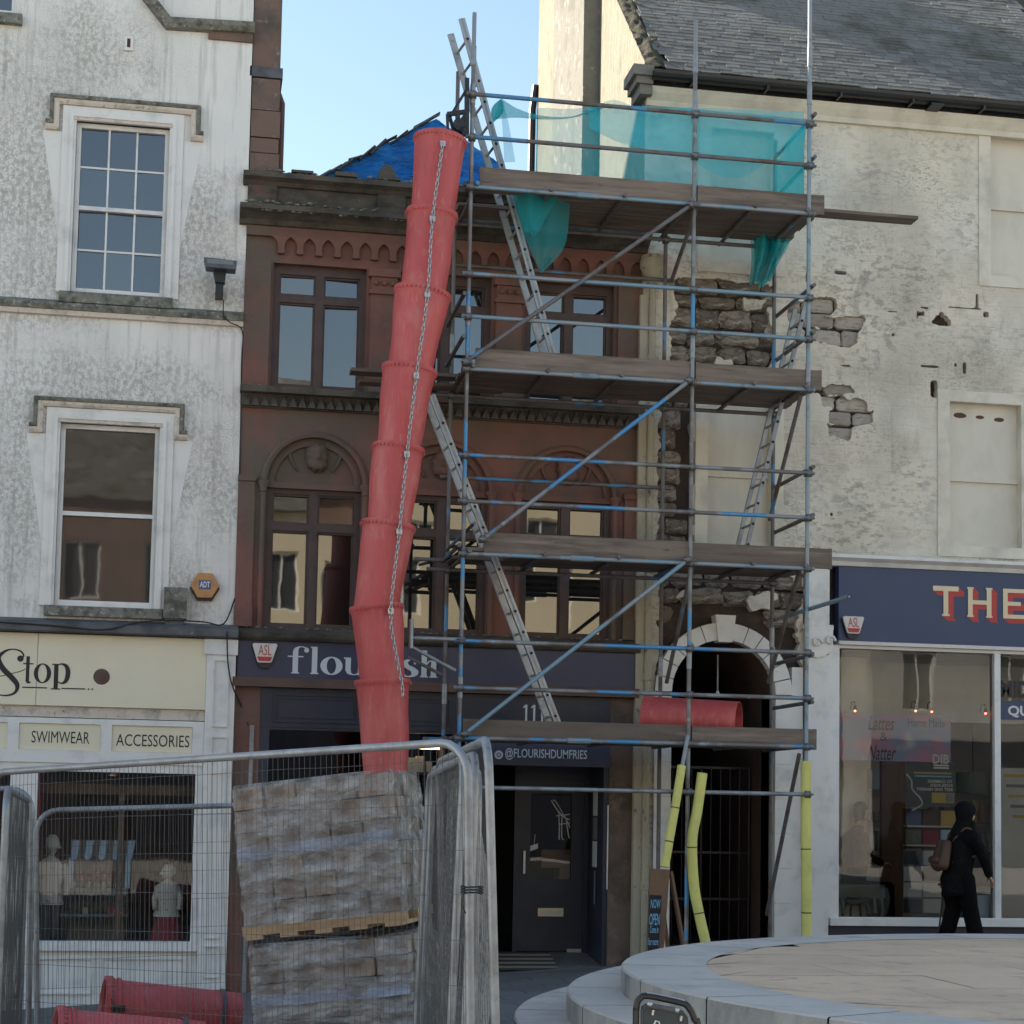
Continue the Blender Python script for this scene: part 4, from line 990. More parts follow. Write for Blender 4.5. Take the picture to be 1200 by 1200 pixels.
    a = rc(664, 1112, 681, 1116, yd-.03); bx('kick_plate', 'chain', door, a[0], a[1], yd-.045, yd-.031, a[2], a[3])
    MB().box(dx0-.05, dx0-.001, yd-.05, yd+.05, dz0, 2.35).build('door_post', 'navy_dark', h)
    MB().box(dx1+.001, xr-.001, yd-.05, yd+.05, dz0, 2.35).build('door_post', 'navy_dark', h)
    MB().box(dx0, dx1, yd-.05, yd+.05, 2.052, 2.349).build('door_header', 'navy_dark', h)
    # white pen marks etched on the door glass
    g = Glyphs(gx0, gz0, (gx1-gx0)/48, (gz1-gz0)/98, yd-.008)
    for pts in ([(24, 92, 1.3), (32, 80, 1.3), (40, 72, 1.3), (46, 70, 1.3)], [(26, 92, 1), (30, 90, 1), (44, 66, 1), (46, 60, 1)], [(33, 80, 1), (34, 60, 1.2), (34, 46, 1.2)], [(37, 76, 1), (37, 50, 1.2), (40, 46, 1)], [(30, 74, 1), (46, 76, 1)], [(34, 64, 1), (46, 66, 1)], [(42, 70, 1), (44, 56, 1.2), (46, 48, 1.2)]): g.pen(pts, 3)
    g.done('glass_drawing', 'letter_white', door)
    # room behind
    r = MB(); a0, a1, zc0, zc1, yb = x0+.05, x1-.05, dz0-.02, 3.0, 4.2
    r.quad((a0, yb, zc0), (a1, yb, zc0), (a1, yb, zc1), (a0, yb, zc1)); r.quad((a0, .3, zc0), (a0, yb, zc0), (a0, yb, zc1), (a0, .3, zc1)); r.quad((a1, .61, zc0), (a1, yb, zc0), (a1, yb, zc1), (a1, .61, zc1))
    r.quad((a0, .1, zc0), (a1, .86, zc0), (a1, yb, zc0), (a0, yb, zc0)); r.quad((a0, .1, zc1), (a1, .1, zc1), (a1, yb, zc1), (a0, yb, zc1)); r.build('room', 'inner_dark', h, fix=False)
    return h
RH = red_house()

def red_house_things():
    yd = .85
    # doormat: ribbed
    z = -.06
    t = thing('doormat', 'striped ribbed doormat in front of the dark shop door', 'doormat', (X_(605, 1128, .3), .3, z))
    xa, xb = X_(570, 1128, .3), X_(650, 1128, .3); n = 9
    for k in range(n):
        ya = .03+k*.075; zr = -.235+.205*(ya+.03)/.88; MB().box(xa, xb, ya, ya+.073, zr+.012, zr+.030+.004*(k % 2)).build('mat_rib', 'mat_light' if k % 2 else 'mat_dark', t)
    # parcels seen through the door glass
    p = at(648, 1000, 1.5)
    bx_ = MB().box(p.x-.18, p.x+.25, 1.35, 1.75, .95, 1.18).build('parcel', 'cardboard'); tag(bx_, 'brown cardboard box with a wide lid behind the shop door glass', 'box')
    tag(MB().box(p.x+.05, p.x+.40, 1.3, 1.7, .60, .948).build('parcel', 'cardboard'), 'taller brown cardboard box below the wide one behind the shop door glass', 'box')
    tag(MB().box(p.x-.2, p.x+.45, 1.3, 1.75, -.058, .598).build('shop_counter', 'inner_brown'), 'dark low counter carrying the cardboard boxes behind the shop door', 'counter')
    c = at(626, 994, yd-.04); t = thing('hanging_tag', 'small white paper tag hanging on the shop door glass', 'tag', (c.x, yd-.04, c.z))
    MB().prism([(c.x-.05, c.z-.04), (c.x+.05, c.z+.0), (c.x+.045, c.z+.06), (c.x-.045, c.z+.03)], yd-.036, yd-.0305).build('card', 'paper_white', t)
    MB().tube([V(c.x, yd-.033, c.z+.05), V(c.x+.01, yd-.033, c.z+.17)], .004, 5).build('cord', 'paper_white', t)
    # narrow leaflet strip on the right jamb
    xj = X_(712, 1000)-.062
    t = thing('leaflet_strip', 'narrow strip of pale leaflets on the right side of the shop entrance', 'leaflets', (xj, .35, .9))
    for k, (z0, z1) in enumerate(((1.62, 1.93), (1.33, 1.60), (1.0, 1.31), (.55, .95))): MB().box(xj-.008, xj-.001, .30 if k < 3 else .36, .52 if k < 3 else .42, z0, z1).build('leaflet', 'counter_grey' if k % 2 else 'paper_white', t)
    # lit shelf in the left window
    q = at(494, 878, .9); t = thing('lit_shelf', 'shelf with a warm lit strip and white boxes inside the navy shop window', 'shelf', (q.x, .9, 2.0))
    xa, xb = X_(470, 878, .9), X_(516, 878, .9)
    bx('shelf_board', 'inner_brown', t, xa, xb, .8, 1.1, Z_(494, 905, .9)-.03, Z_(494, 905, .9)); bx('canopy', 'inner_brown', t, xa, xb, .82, 1.1, Z_(494, 874, .9), Z_(494, 871, .9))
    bx('strip_light', 'lamp_warm', t, xa+.02, xb-.02, .83, .85, Z_(494, 878, .9), Z_(494, 875.5, .9)); bx('side', 'inner_brown', t, xb+.001, xb+.03, .8, 1.1, -.05, Z_(494, 871, .9))
    for k, px in enumerate((474, 488, 500)): bx('white_box', 'paper_white', t, X_(px, 890, .9), X_(px+(14, 8, 6)[k], 890, .9), .86, 1.0, Z_(494, 905, .9)+.001, Z_(494, (888, 886, 892)[k], .9))
    # alarm boxes
    def asl(px, py, Y, label, s):
        c = at(px, py, Y); t = thing('alarm_box', label, 'alarm', (c.x, Y, c.z-.15))
        P = [(-.145, .115), (-.13, .135), (.13, .135), (.145, .115), (.085, -.075), (.07, -.09), (-.07, -.09), (-.085, -.075)]
        MB().prism([(c.x+x*s, c.z+z*s) for x, z in P], Y-.07, Y-.012).build('case', 'box_white', t, bevel=.006)
        MB().prism([(c.x+x*s*1.03, c.z+z*s*1.05-.02) for x, z in P]+[], Y-.045, Y-.001).build('back_box', 'box_black', t)
        MB().prism([(c.x-.09*s, c.z-.09*s), (c.x+.09*s, c.z-.09*s), (c.x+.05*s, c.z-.15*s), (c.x-.05*s, c.z-.15*s)], Y-.05, Y-.002).build('strobe', 'box_black', t)
        text('ASL', 'letter_red', t, c.x-.075*s, c.x+.075*s, c.z-.005*s, c.z+.115*s, Y-.071)
        MB().prism([(c.x-.088*s, c.z-.02*s), (c.x+.088*s, c.z-.02*s), (c.x+.066*s, c.z-.072*s), (c.x-.066*s, c.z-.072*s)], Y-.0725, Y-.06).build('red_band', 'letter_red', t)
    asl(310, 768, -.10, 'white and red alarm box at the left end of the navy shop fascia', 1.0)
    asl(998, 735, -.12, 'white and red alarm box on the blue cafe fascia below the fascia lettering', .95)
    # party wall pier above the red house
    r = rc(298, 0, 330, 80); zt = 12.1
    t = thing('stone_pier', 'weathered brown stone pier rising above the parapet beside the white house', 'pier', (XL+.2, .3, 9.0))
    bx('shaft', 'party_stone', t, XL+.01, r[1], .05, .6, Z_(310, 78), zt); 
    bx('flashing', 'lead', t, XL-.02, r[1]+.03, .0, .62, Z_(310, 90), Z_(310, 78)-.002)
    for k, (ya, yb) in enumerate(((91, 128), (129, 160), (161, 178), (179, 207))): bx('stone', 'party_stone', t, XL+.012, X_(327, 150)+.012*(k % 2), .02-.012*(k % 2), .6, Z_(310, yb), Z_(310, ya)-.004)
    bx('corbel', 'sooty_stone', t, XL-.06, XL+.14, -.08, .1, Z_(295, 214), Z_(295, 207))
    a = at(331, 112, .3); b = at(331, 200, .3)
    tag(MB().tube([V(a.x, .3, b.z-.3), V(a.x, .3, a.z-.1), V(a.x-.05, .35, a.z+.05)], .035, 8).build('rain_pipe', 'inner_brown', smooth='auto'), 'thin rusty pipe beside the stone pier above the parapet', 'pipe')
    # tarpaulin over the roof
    t = thing('tarpaulin_roof', 'bright blue tarpaulin over the pitched roof behind the parapet', 'roof', (-1, 1.6, 8.9))
    L, T, Rr = at(366, 206, 1.2), at(515, 129, 1.2), at(622, 212, 1.2)
    base = 8.9
    def front(u, v):
        x = L.x+(Rr.x-L.x)*u
        tip = L.z+(T.z-L.z)*((x-L.x)/(T.x-L.x)) if x < T.x else T.z+(Rr.z-T.z)*((x-T.x)/(Rr.x-T.x))
        z = base+(tip-base)*v
        n = mnoise.noise(V(x*1.6+z, 3, z*6))*.10+mnoise.noise(V(x*5, 7, z*10+x*2))*.05+abs(mnoise.noise(V(x*2.5-z*2, 5, z*7)))*.09
        return (x, 1.2+v*.16*(tip-base)+n, z+mnoise.noise(V(x*6, 1, 1))*.02*v)
    MB().grid(front, 60, 30).build('tarpaulin', 'tarp', t, smooth=True)
    for sgn, E in ((-1, L), (1, Rr)):
        def side(u, v):
            a_ = front((T.x-L.x)/(Rr.x-L.x), 1); b_ = front(0 if sgn < 0 else 1, 1)
            x = a_[0]+(b_[0]-a_[0])*v; z = a_[2]+(b_[2]-a_[2])*v; y = a_[1]+(b_[1]-a_[1])*v
            return (x, y+u*4.2, z+mnoise.noise(V(x*4, u*9, z*3))*.03+.004)
        MB().grid(side, 20, 20).build('tarpaulin_slope', 'tarp', t, smooth=True)
    random.seed(11)
    for k in range(11):                                                # battens and slates along the broken verge
        u = k/10; p = V(L.x+.15+(T.x-L.x-.2)*u, 1.25+.2*u, L.z+.035+(T.z-L.z-.05)*u)
        d = (T-L).normalized()
        MB().bar(p-d*.13+V(0, 0, random.uniform(-.05, .05)), p+d*.10+V(0, 0, random.uniform(-.03, .04)), .10, .012+.014*random.random()).build('verge_slate', 'slate', t)
red_house_things()
def pipes():
    t = thing('downpipe', 'cream painted cast iron downpipe with flared hopper head between the two houses', 'downpipe', (1.5, -.08, ground(1.5, 0)))
    c = at(765, 300, -.1); zt = Z_(764, 335, -.1)
    MB().lathe([(.04, -.08), (.055, -.02), (.08, .06), (.14, .16), (.15, .2), (.165, .22), (.165, .3), (.15, .32), (.15, .36), (.13, .36), (.13, .3)], V(c.x, -.12, zt), 14).build('hopper', 'pipe_cream', t, smooth='auto')
    gz = ground(1.5, 0)
    MB().tube([V(c.x, -.12, zt-.06), V(c.x-.01, -.12, gz)], .042, 12).build('pipe', 'pipe_cream', t, smooth='auto')
    for z in (7.2, 5.9, 4.6, 3.3, 2.0, .8):
        MB().lathe([(.043, -.05), (.056, -.045), (.056, .045), (.043, .05)], V(c.x-.005, -.12, z), 12).build('collar', 'pipe_cream', t, smooth='auto'); bx('ear', 'pipe_cream', t, c.x-.10, c.x+.10, -.085, -.07, z-.02, z+.02)
    t2 = thing('downpipe', 'square cream painted pipe beside the hopper downpipe on the red house corner', 'downpipe', (1.4, -.06, gz))
    xa, xb = X_(750, 500, -.1)+.0, X_(757, 500, -.1)
    bx('pipe', 'pipe_cream', t2, xa-.02, xb, -.12, -.035, gz, Z_(753, 346, -.1))
pipes()

# ================================================================== CREAM HOUSE WITH ARCHED PASSAGE AND CAFE (right)
XG = 1.40; XE = 9.2
ARC = (2.47, 3.13, .655, .865)              # passage arch: centre x, springing z, inner and outer radius
def clip_skin(b, x0, x1, z0, z1, y, depth, field, step, holes):
    """render coat as a sheet cut along field=0, with the thickness of the broken edge"""
    nx = max(1, round((x1-x0)/step)); nz_ = max(1, round((z1-z0)/step)); dx = (x1-x0)/nx; dz = (z1-z0)/nz_
    val = [[field(x0+i*dx, z0+j*dz) for i in range(nx+1)] for j in range(nz_+1)]
    for j in range(nz_):
        i = 0
        while i < nx:
            c = [(x0+i*dx, z0+j*dz, val[j][i]), (x0+(i+1)*dx, z0+j*dz, val[j][i+1]), (x0+(i+1)*dx, z0+(j+1)*dz, val[j+1][i+1]), (x0+i*dx, z0+(j+1)*dz, val[j+1][i])]
            if all(p[2] >= 0 for p in c):
                i2 = i                                          # run of whole cells becomes one long face
                while i2+1 < nx and val[j][i2+2] >= 0 and val[j+1][i2+2] >= 0: i2 += 1
                xa, xb, za, zb = x0+i*dx, x0+(i2+1)*dx, z0+j*dz, z0+(j+1)*dz
                b.quad((xa, y, za), (xb, y, za), (xb, y, zb), (xa, y, zb)); i = i2+1; continue
            if any(p[2] >= 0 for p in c):
                out = []; cut = []
                for k in range(4):
                    p, q = c[k], c[(k+1) % 4]
                    if p[2] >= 0: out.append((p[0], p[1]))
                    if (p[2] >= 0) != (q[2] >= 0):
                        t = p[2]/(p[2]-q[2]); r = (p[0]+(q[0]-p[0])*t, p[1]+(q[1]-p[1])*t); out.append(r); cut.append(r)
                if len(out) >= 3: b.quad(*[(p[0], y, p[1]) for p in out])
                if len(cut) == 2:
                    (xa, za), (xb, zb) = cut; b.quad((xa, y, za), (xb, y, zb), (xb, y+depth, zb), (xa, y+depth, za))
            i += 1
stone_cache = []
def stone_mesh(parent, matname):
    w = MB(); seed = random.random()*50
    def jit(v, a): return v+Vector((mnoise.noise(v*3+V(seed, 0, 0)), mnoise.noise(v*3+V(0, seed, 0)), mnoise.noise(v*3+V(0, 0, seed))))*a
    ring = [(-.5, -.32), (-.42, -.5), (0, -.48), (.42, -.5), (.5, -.32), (.49, .1), (.5, .32), (.42, .5), (.1, .49), (-.42, .5), (-.5, .32), (-.49, -.05)]
    n = len(ring)
    for (s, y) in ((1, 1.0), (1, .3), (.92, 0)):
        for x, z in ring: w.v.append(jit(V(x*s, y, z*(s if s == 1 else .90)), .24 if matname == 'rubble' else .10))
    w.v.append(V(.1, -.02, .05))
    for k in range(n):
        k2 = (k+1) % n
        w.face((k, k2, n+k2, n+k)); w.face((n+k, n+k2, 2*n+k2, 2*n+k)); w.face((2*n+k, 2*n+k2, 3*n))
    me = bpy.data.meshes.new('stone'); me.from_pydata([tuple(p) for p in w.v], [], w.f)
    bm = bmesh.new(); bm.from_mesh(me); bmesh.ops.recalc_face_normals(bm, faces=bm.faces); bm.to_mesh(me); bm.free()
    me.materials.append(MT[matname])
    for p in me.polygons: p.use_smooth = matname != 'rubble'
    return me
def cream_house():
    h = thing('cream_house', 'cream rendered house with patches of bare stone, slate roof and blue cafe front', 'house', (5, .3, ground(5, 0)))
    zcor = 10.62; core_y = .105
    cx, zs, ri, ro = ARC; gz = ground(2.5, 0)-.3
    blind = {}
    b1 = rc(1112, 473, 1196, 641); b2 = (X_(1160, 240), X_(1160, 240)+1.02, Z_(1180, 325), Z_(1180, 160)); b3 = rc(829, 462, 903, 640); b4 = (b3[0], b3[1], 8.50, 10.2)
    blinds = [b1, b2, b3, b4]
    shopX = 3.48
    hole_arch = (cx-ri, cx+ri, gz-1, zs+ri+.001)
    MB().wall(XG+.003, shopX, gz, zcor, core_y, .5, [*[b for b in (b3, b4)], hole_arch]).build('wall', 'dark_joint', h)
    MB().wall(shopX+.001, XE, 3.8, zcor, core_y, .5, [b1, b2]).build('wall', 'dark_joint', h)
    m = 22; arc = [(cx-ri*math.cos(math.pi*k/m), zs+ri*math.sin(math.pi*k/m)) for k in range(m+1)]
    b = MB()
    for k in range(m):
        p, q = arc[k], arc[k+1]
        b.quad((p[0], core_y, p[1]), (q[0], core_y, q[1]), (q[0], core_y, zs+ri+.002), (p[0], core_y, zs+ri+.002))
    b.build('arch_spandrel', 'dark_joint', h, fix=False)
    # passage: barrel and side walls
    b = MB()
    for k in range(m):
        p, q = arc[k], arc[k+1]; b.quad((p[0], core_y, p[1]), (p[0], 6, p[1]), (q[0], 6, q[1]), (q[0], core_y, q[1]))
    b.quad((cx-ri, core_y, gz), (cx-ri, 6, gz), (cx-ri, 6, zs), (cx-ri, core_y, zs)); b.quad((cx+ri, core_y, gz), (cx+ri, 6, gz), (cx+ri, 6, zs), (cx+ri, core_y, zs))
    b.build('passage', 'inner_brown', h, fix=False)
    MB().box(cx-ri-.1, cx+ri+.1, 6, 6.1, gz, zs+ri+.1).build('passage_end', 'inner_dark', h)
    # ---- the render coat, lost in patches
    P = []
    def add(x0, y0, x1, y1, a=.07): r = rc(x0, y0, x1, y1); P.append((*r, a))
    add(788, 335, 906, 452, .10); add(800, 330, 900, 345, .03); add(772, 440, 812, 668, .07); add(773, 668, 936, 812, .10); add(930, 668, 942, 700, .05)
    add(944, 349, 980, 370, .07); add(950, 371, 1010, 386, .07); add(946, 384, 1006, 402, .07); add(925, 352, 950, 400, .05)
    add(950, 451, 1006, 464, .07); add(962, 464, 1016, 480, .07); add(972, 480, 1024, 498, .07); add(970, 498, 996, 514, .07)
    add(1069, 371, 1082, 378, .04); add(1073, 364, 1084, 372, .03); add(1077, 359, 1088, 363, .02); add(1090, 375, 1113, 381, .03); add(1096, 370, 1110, 377, .03); add(1100, 365, 1106, 371, .02)
    add(1040, 364, 1052, 366, .004); add(1143, 345, 1146, 360, .006); add(1118, 425, 1121, 430, .006); add(1128, 425, 1132, 438, .003); add(1090, 446, 1098, 466, .012); add(1152, 366, 1158, 372, .01); add(943, 318, 946, 332, .01); add(972, 600, 976, 606, .006); add(835, 418, 850, 432, -.02); add(1045, 391, 1048, 394, .004); add(985, 428, 996, 430, .004); add(1080, 392, 1096, 394, .005); add(978, 318, 992, 322, .008); add(1078, 428, 1100, 431, .006); add(1110, 360, 1150, 362, .003)
    for q in (1119, 1145, 1165): pass
    rects = P; isl = [(*rc(838, 418, 862, 430), .08), (*rc(872, 352, 896, 366), .06), (*rc(795, 690, 815, 700), .06), (*rc(880, 700, 905, 716), .08)]
    def field(x, z):
        d = 1e9
        n = mnoise.noise(V(x*3.1, z*3.1, 0))*1.0+mnoise.noise(V(x*9, z*9, 4))*.55+mnoise.noise(V(x*22, z*22, 9))*.3
        for x0, x1, z0, z1, a in rects:
            ex = max(x0-x, x-x1, -9); ez = max(z0-z, z-z1, -9)
            dd = math.hypot(max(ex, 0), max(ez, 0)) if ex > 0 or ez > 0 else max(ex, ez)
            d = min(d, dd+n*a*1.1)
        for x0, x1, z0, z1, a in isl:
            ex = max(x0-x, x-x1); ez = max(z0-z, z-z1); d = max(d, -(max(ex, ez)+n*a))
        return d-.001
    surr = [(r[0]-.16, r[1]+.16, r[2]-.14, r[3]+.14) for r in blinds]
    def field2(x, z):
        f = field(x, z)
        for r in surr:                                       # surrounds have their own stone
            ex = max(r[0]-x, x-r[1]); ez = max(r[2]-z, z-r[3]); d = max(ex, ez); f = min(f, d)
        if z < zs+ro+.05:
            d = math.hypot(x-cx, max(0, z-zs))-ro+.02; f = min(f, d)
        return f
    ys = -.012
    b = MB(); clip_skin(b, XG, shopX, gz, zcor, ys, core_y-ys, field2, .028, ())
    clip_skin(b, shopX, 6.6, 4.80, zcor, ys, core_y-ys, field2, .028, ())
    clip_skin(b, 6.6, XE, 4.80, zcor, ys, core_y-ys, field2, .08, ())
    b.quad((XG, ys, gz), (XG, .5, gz), (XG, .5, zcor), (XG, ys, zcor))
    b.build('render_coat', 'cream_render', h, fix=False)
    # ---- bare stones
    random.seed(21)
    mr = [stone_mesh(h, 'rubble') for _ in range(6)]; ma = [stone_mesh(h, 'bare_ashlar') for _ in range(5)]
    inv = parent_world(h)
    def lay(x0, x1, z0, z1, meshes, hh, wmin, wmax, gap, dep):
        z = z0
        while z < z1-.05:
            r = hh*random.uniform(.8, 1.2); x = x0-random.uniform(0, wmin)
            while x < x1:
                w = random.uniform(wmin, wmax)
                xc, zc_ = x+w/2, z+r/2
                ok = field(xc, zc_) < .10 or field(xc-w*.3, zc_) < .05 or field(xc+w*.3, zc_) < .05
                if any(q[0]-.02 < xc+w*.4 and xc-w*.4 < q[1]+.02 and q[2]-.02 < zc_ < q[3]+.02 for q in surr): ok = False
                if any(math.hypot(xc+sx_*w*.5-cx, max(0, zc_+sz_*r*.5-zs)) < ro+.02 for sx_ in (-1, 0, 1) for sz_ in (-1, 1)): ok = False
                if not (XG+.1 < xc < 6.4): ok = False
                if ok:
                    o = link_mesh(random.choice(meshes), 'stone', h, inv @ Matrix.Translation((xc, random.uniform(.03, .05)+(random.uniform(-.015, .03) if meshes is mr else 0), zc_)) @ Matrix.Rotation(random.uniform(-.08, .08) if meshes is mr else random.uniform(-.02, .02), 4, 'Y') @ Matrix.Diagonal((w-gap, dep, r-gap, 1)))
                x += w
            z += r
    a = rc(786, 330, 908, 455); lay(a[0]-.1, a[1]+.05, a[2]-.1, a[3], mr, .21, .22, .6, .02, .12)
    a = rc(772, 440, 812, 668); lay(XG+.05, a[1]+.06, a[2], a[3], mr, .22, .2, .36, .02, .12)
    a = rc(773, 662, 936, 812); lay(XG+.12, a[1]+.05, a[2], a[3], mr, .22, .24, .6, .025, .12)
    a = rc(944, 345, 1016, 406); lay(a[0]-.25, a[1], a[2], a[3], ma, .195, .36, .55, .018, .07)
    a = rc(948, 447, 1032, 520); lay(a[0]-.1, a[1], a[2], a[3], ma, .20, .42, .62, .018, .07)
    # ---- arch stones and jambs
    n = 13
    for k in range(n):
        a0, a1 = math.pi*k/n+.008, math.pi*(k+1)/n-.008
        key = k == n//2; r1 = ro+(.10 if key else 0); r0 = ri-(.035 if key else 0); yf = -.05 if not key else -.09
        pts = [(cx-r0*math.cos(a0), zs+r0*math.sin(a0)), (cx-r0*math.cos((a0+a1)/2), zs+r0*math.sin((a0+a1)/2)), (cx-r0*math.cos(a1), zs+r0*math.sin(a1)), (cx-r1*math.cos(a1), zs+r1*math.sin(a1)), (cx-r1*math.cos((a0+a1)/2), zs+r1*math.sin((a0+a1)/2)), (cx-r1*math.cos(a0), zs+r1*math.sin(a0))]
        if key: pts = [(cx-.085, zs+ri-.03), (cx+.085, zs+ri-.03), (cx+.13, zs+ro+.09), (cx-.13, zs+ro+.09)]
        o = MB().prism(pts, yf, core_y-.002).build('keystone' if key else 'voussoir', 'white_paint', h)
    z = zs-.004; k = 0
    while z > gz:
        for s in (-1, 1):
            xa, xb = (cx-ro, cx-ri) if s < 0 else (cx+ri, cx+ro)
            bx('jamb_stone', 'white_paint', h, xa, xb, -.048, .2, max(gz, z-.42)+.003, z)
        z -= .42; k += 1
    bx('jamb_pier', 'white_paint', h, cx+ro+.002, shopX-.003, -.03, .1, gz, zs+.35)
    MB().tube([V(cx+.02, .3, zs+.5), V(cx+.02, .3, zs+.05)], .012, 6).build('lamp_rod', 'galv', h); MB().lathe([(.001, 0), (.03, 0), (.02, .05), (.001, .06)], V(cx+.02, .3, zs), 8).build('lamp_holder', 'box_white', h)
    # ---- blind windows
    for k, r in enumerate(blinds):
        x0, x1, z0, z1 = r; w_ = .16
        MB().wall(x0-w_, x1+w_, z0-.14, z1+.14, -.03, .104, [(x0, x1, z0, z1)]).build('window_surround', 'cream_paint', h)
        bl = MB().box(x0-.01, x1+.01, .10, .14, z0-.01, z1+.01).build('blind_panel', 'blind_paint', h)
        zm = z0+(z1-z0)*(.47 if k != 1 else .5)
        bx('meeting_rail', 'blind_paint', bl, x0, x1, .06, .099, zm-.03, zm+.03); bx('sill_rail', 'blind_paint', bl, x0, x1, .05, .099, z0+.002, z0+.06)
        if k == 0:
            for q, (u, v, s) in enumerate(((.2, .92, .09), (.48, .915, .06), (.75, .905, .07))):
                xx, zz = x0+(x1-x0)*u, z0+(z1-z0)*v
                MB().prism([(xx+s*math.cos(t)*(1+.3*mnoise.noise(V(t*2, q, 0))), zz+.4*s*math.sin(t)) for t in [2*math.pi*i/10 for i in range(10)]], .0975, .105).build('peeled_spot', 'brown_scar', bl)
    # ---- eaves: cornice, gutter, kneeler
    MB().mould([(XG, zcor-.22), (XE, zcor-.22)], [(0, 0), (.05, 0), (.07, .06), (.14, .14), (.18, .2), (0, .22)], -.012).build('eaves_cornice', 'cream_paint', h)
    gp = [(.10*math.cos(t), .10*math.sin(t)) for t in [math.pi+math.pi*i/8 for i in range(9)]]
    MB().mould([(XG+.02, zcor+.12), (XE, zcor+.12)], [(-p[0], p[1]) for p in gp]+[(-.08, 0), (.08, 0)][::-1], -.27).build('gutter', 'black_metal', h)
    bx('fascia_board', 'black_metal', h, XG+.02, XE, -.168, -.10, zcor+.002, zcor+.16)
    for k in range(8):
        bx('gutter_bracket', 'black_metal', h, XG+.5+k*.95, XG+.53+k*.95, -.385, -.169, zcor-.01, zcor+.03)
    bx('gutter_joint', 'black_metal', h, 5.0, 5.16, -.40, -.15, zcor-.03, zcor+.0)
    kx0, kx1 = XG-.20, XG+.04
    for k, (o, z0, z1) in enumerate(((0, -.12, .0), (.05, .002, .09), (.10, .092, .22))): bx('kneeler', 'stack_harl', h, kx0-o+.08, kx1, -.20-o*.8, .25, zcor+z0-.02, zcor+z1-.02)
    # ---- roof
    pitch = .96; ey, ez = -.28, zcor+.16; ry = 6.7; rz = ez+(ry-ey)*pitch
    MB().box(XG+.3, XE, .51, 6.6, 9.5, zcor-.01).build('loft_floor', 'inner_dark', h)
    b = MB(); b.quad((XG+.05, ey, ez-.05), (XE, ey, ez-.05), (XE, ry, rz-.05), (XG+.05, ry, rz-.05)); b.quad((XG+.05, ry, rz-.05), (XE, ry, rz-.05), (XE, 7.3, rz-.7), (XG+.05, 7.3, rz-.7))
    b.build('roof_deck', 'moss', h, fix=False)
    sl_ = math.atan(pitch); dirv = V(0, math.cos(sl_), math.sin(sl_)); nrm = V(0, -math.sin(sl_), math.cos(sl_))
    def slate_mesh(w, hh):
        b = MB(); b.box(-w/2+.003, w/2-.003, 0, hh, 0, .012); b.v[2].y -= .0; me = bpy.data.meshes.new('slate'); me.from_pydata([tuple(p) for p in b.v], [], b.f); me.materials.append(MT['slate']); return me
    random.seed(9)
    sm = [slate_mesh(w, .27) for w in (.16, .19, .22, .25)]
    gauge = .118; row = 0; cnt = 0; rest = MB(); roof = None
    Mrot = Matrix(((1, 0, 0, 0), (0, dirv.y, nrm.y, 0), (0, dirv.z, nrm.z, 0), (0, 0, 0, 1)))
    rows = int(4.6/gauge)
    for row in range(rows):
        x = XG+.12+random.uniform(0, .15)
        while x < 7.4:
            i = random.randrange(4); w = (.16, .19, .22, .25)[i]
            slip = random.uniform(-.012, .012) if random.random() > .05 else -.04
            p = V(x+w/2, ey, ez)+dirv*(row*gauge+slip)+nrm*(.004+random.uniform(0, .005))
            tilt = Matrix.Rotation(R_(-2.6)+random.uniform(-.012, .012), 4, 'X') @ Matrix.Rotation(random.uniform(-.02, .02), 4, 'Z')
            M_ = Matrix.Translation(p) @ Mrot @ tilt
            if random.random() > .015:
                if cnt < 295 and x < 6.6: link_mesh(sm[i], 'slate', h, inv @ M_); cnt += 1
                else:
                    q = MB().box(-w/2+.003, w/2-.003, 0, .27, 0, .012); q.move(M_); k = len(rest.v); rest.v += q.v
                    for fc in q.f: rest.face([k+z_ for z_ in fc])
            x += w
    stuff(rest.build('slates', 'slate', h, fix=False))
    def verge(u, v):
        p = V(XG-.02+.36*u*(.6+.5*mnoise.noise(V(v*14, 2, 0))+.25), ey+.1, ez)+dirv*(v*8.6)+nrm*(.03+.05*math.sin(math.pi*u)+.05*mnoise.noise(V(u*4, v*60, 1)))
        return p
    MB().grid(verge, 8, 220).build('mossy_verge', 'moss', h, smooth=True)
    # ---- gable wall with projecting stack
    zg0 = 8.0
    b = MB(); poly = [(0.001, zg0), (7.3, zg0), (7.25, rz-.8), (ry, rz-.1), (ey+.28, ez+.2), (0.001, zcor-.1)]
    b.prism(poly, XG-.015, XG+.4, lambda y, x, z: V(x, y, z)); b.build('gable_wall', 'gable_harl', h)
    bx('chimney_breast', 'stack_harl', h, XG-.24, XG-.016, 2.62, 4.8, zg0, 16.5)
    MB().tube([V(XG-.09, 7.35, zg0), V(XG-.09, 7.3, 13.2), V(XG-.05, 7.25, 13.6)], .06, 8).build('soil_pipe', 'black_metal', h, smooth='auto')
    bx('east_wall', 'party_stone', h, XE-.4, XE, .51, 7.3, gz, zcor)
    bx('back_wall', 'party_stone', h, XG+.41, XE-.401, 6.9, 7.3, gz, 16.5)
    # ---- cafe front
    xf0 = X_(979, 700); zf0, zf1 = 3.82, 4.745
    MB().mould([(X_(942, 660)-.02, zf1+.002), (XE, zf1+.002)], [(0, 0), (.14, .0), (.17, .05), (.24, .09), (.24, .13), (.1, .15), (0, .155)], 0).build('shop_cornice', 'white_paint', h)
    fas = bx('cafe_fascia', 'navy_blue', h, xf0, XE, -.12, .069, zf0, zf1-.003)
    bx('fascia_bead', 'box_white', h, xf0, XE, -.14, .06, zf0-.045, zf0-.002)
    a = rc(1093, 687, 1123, 722, -.12); w = a[1]-a[0]; hgt = a[3]-a[2]; lt = .24
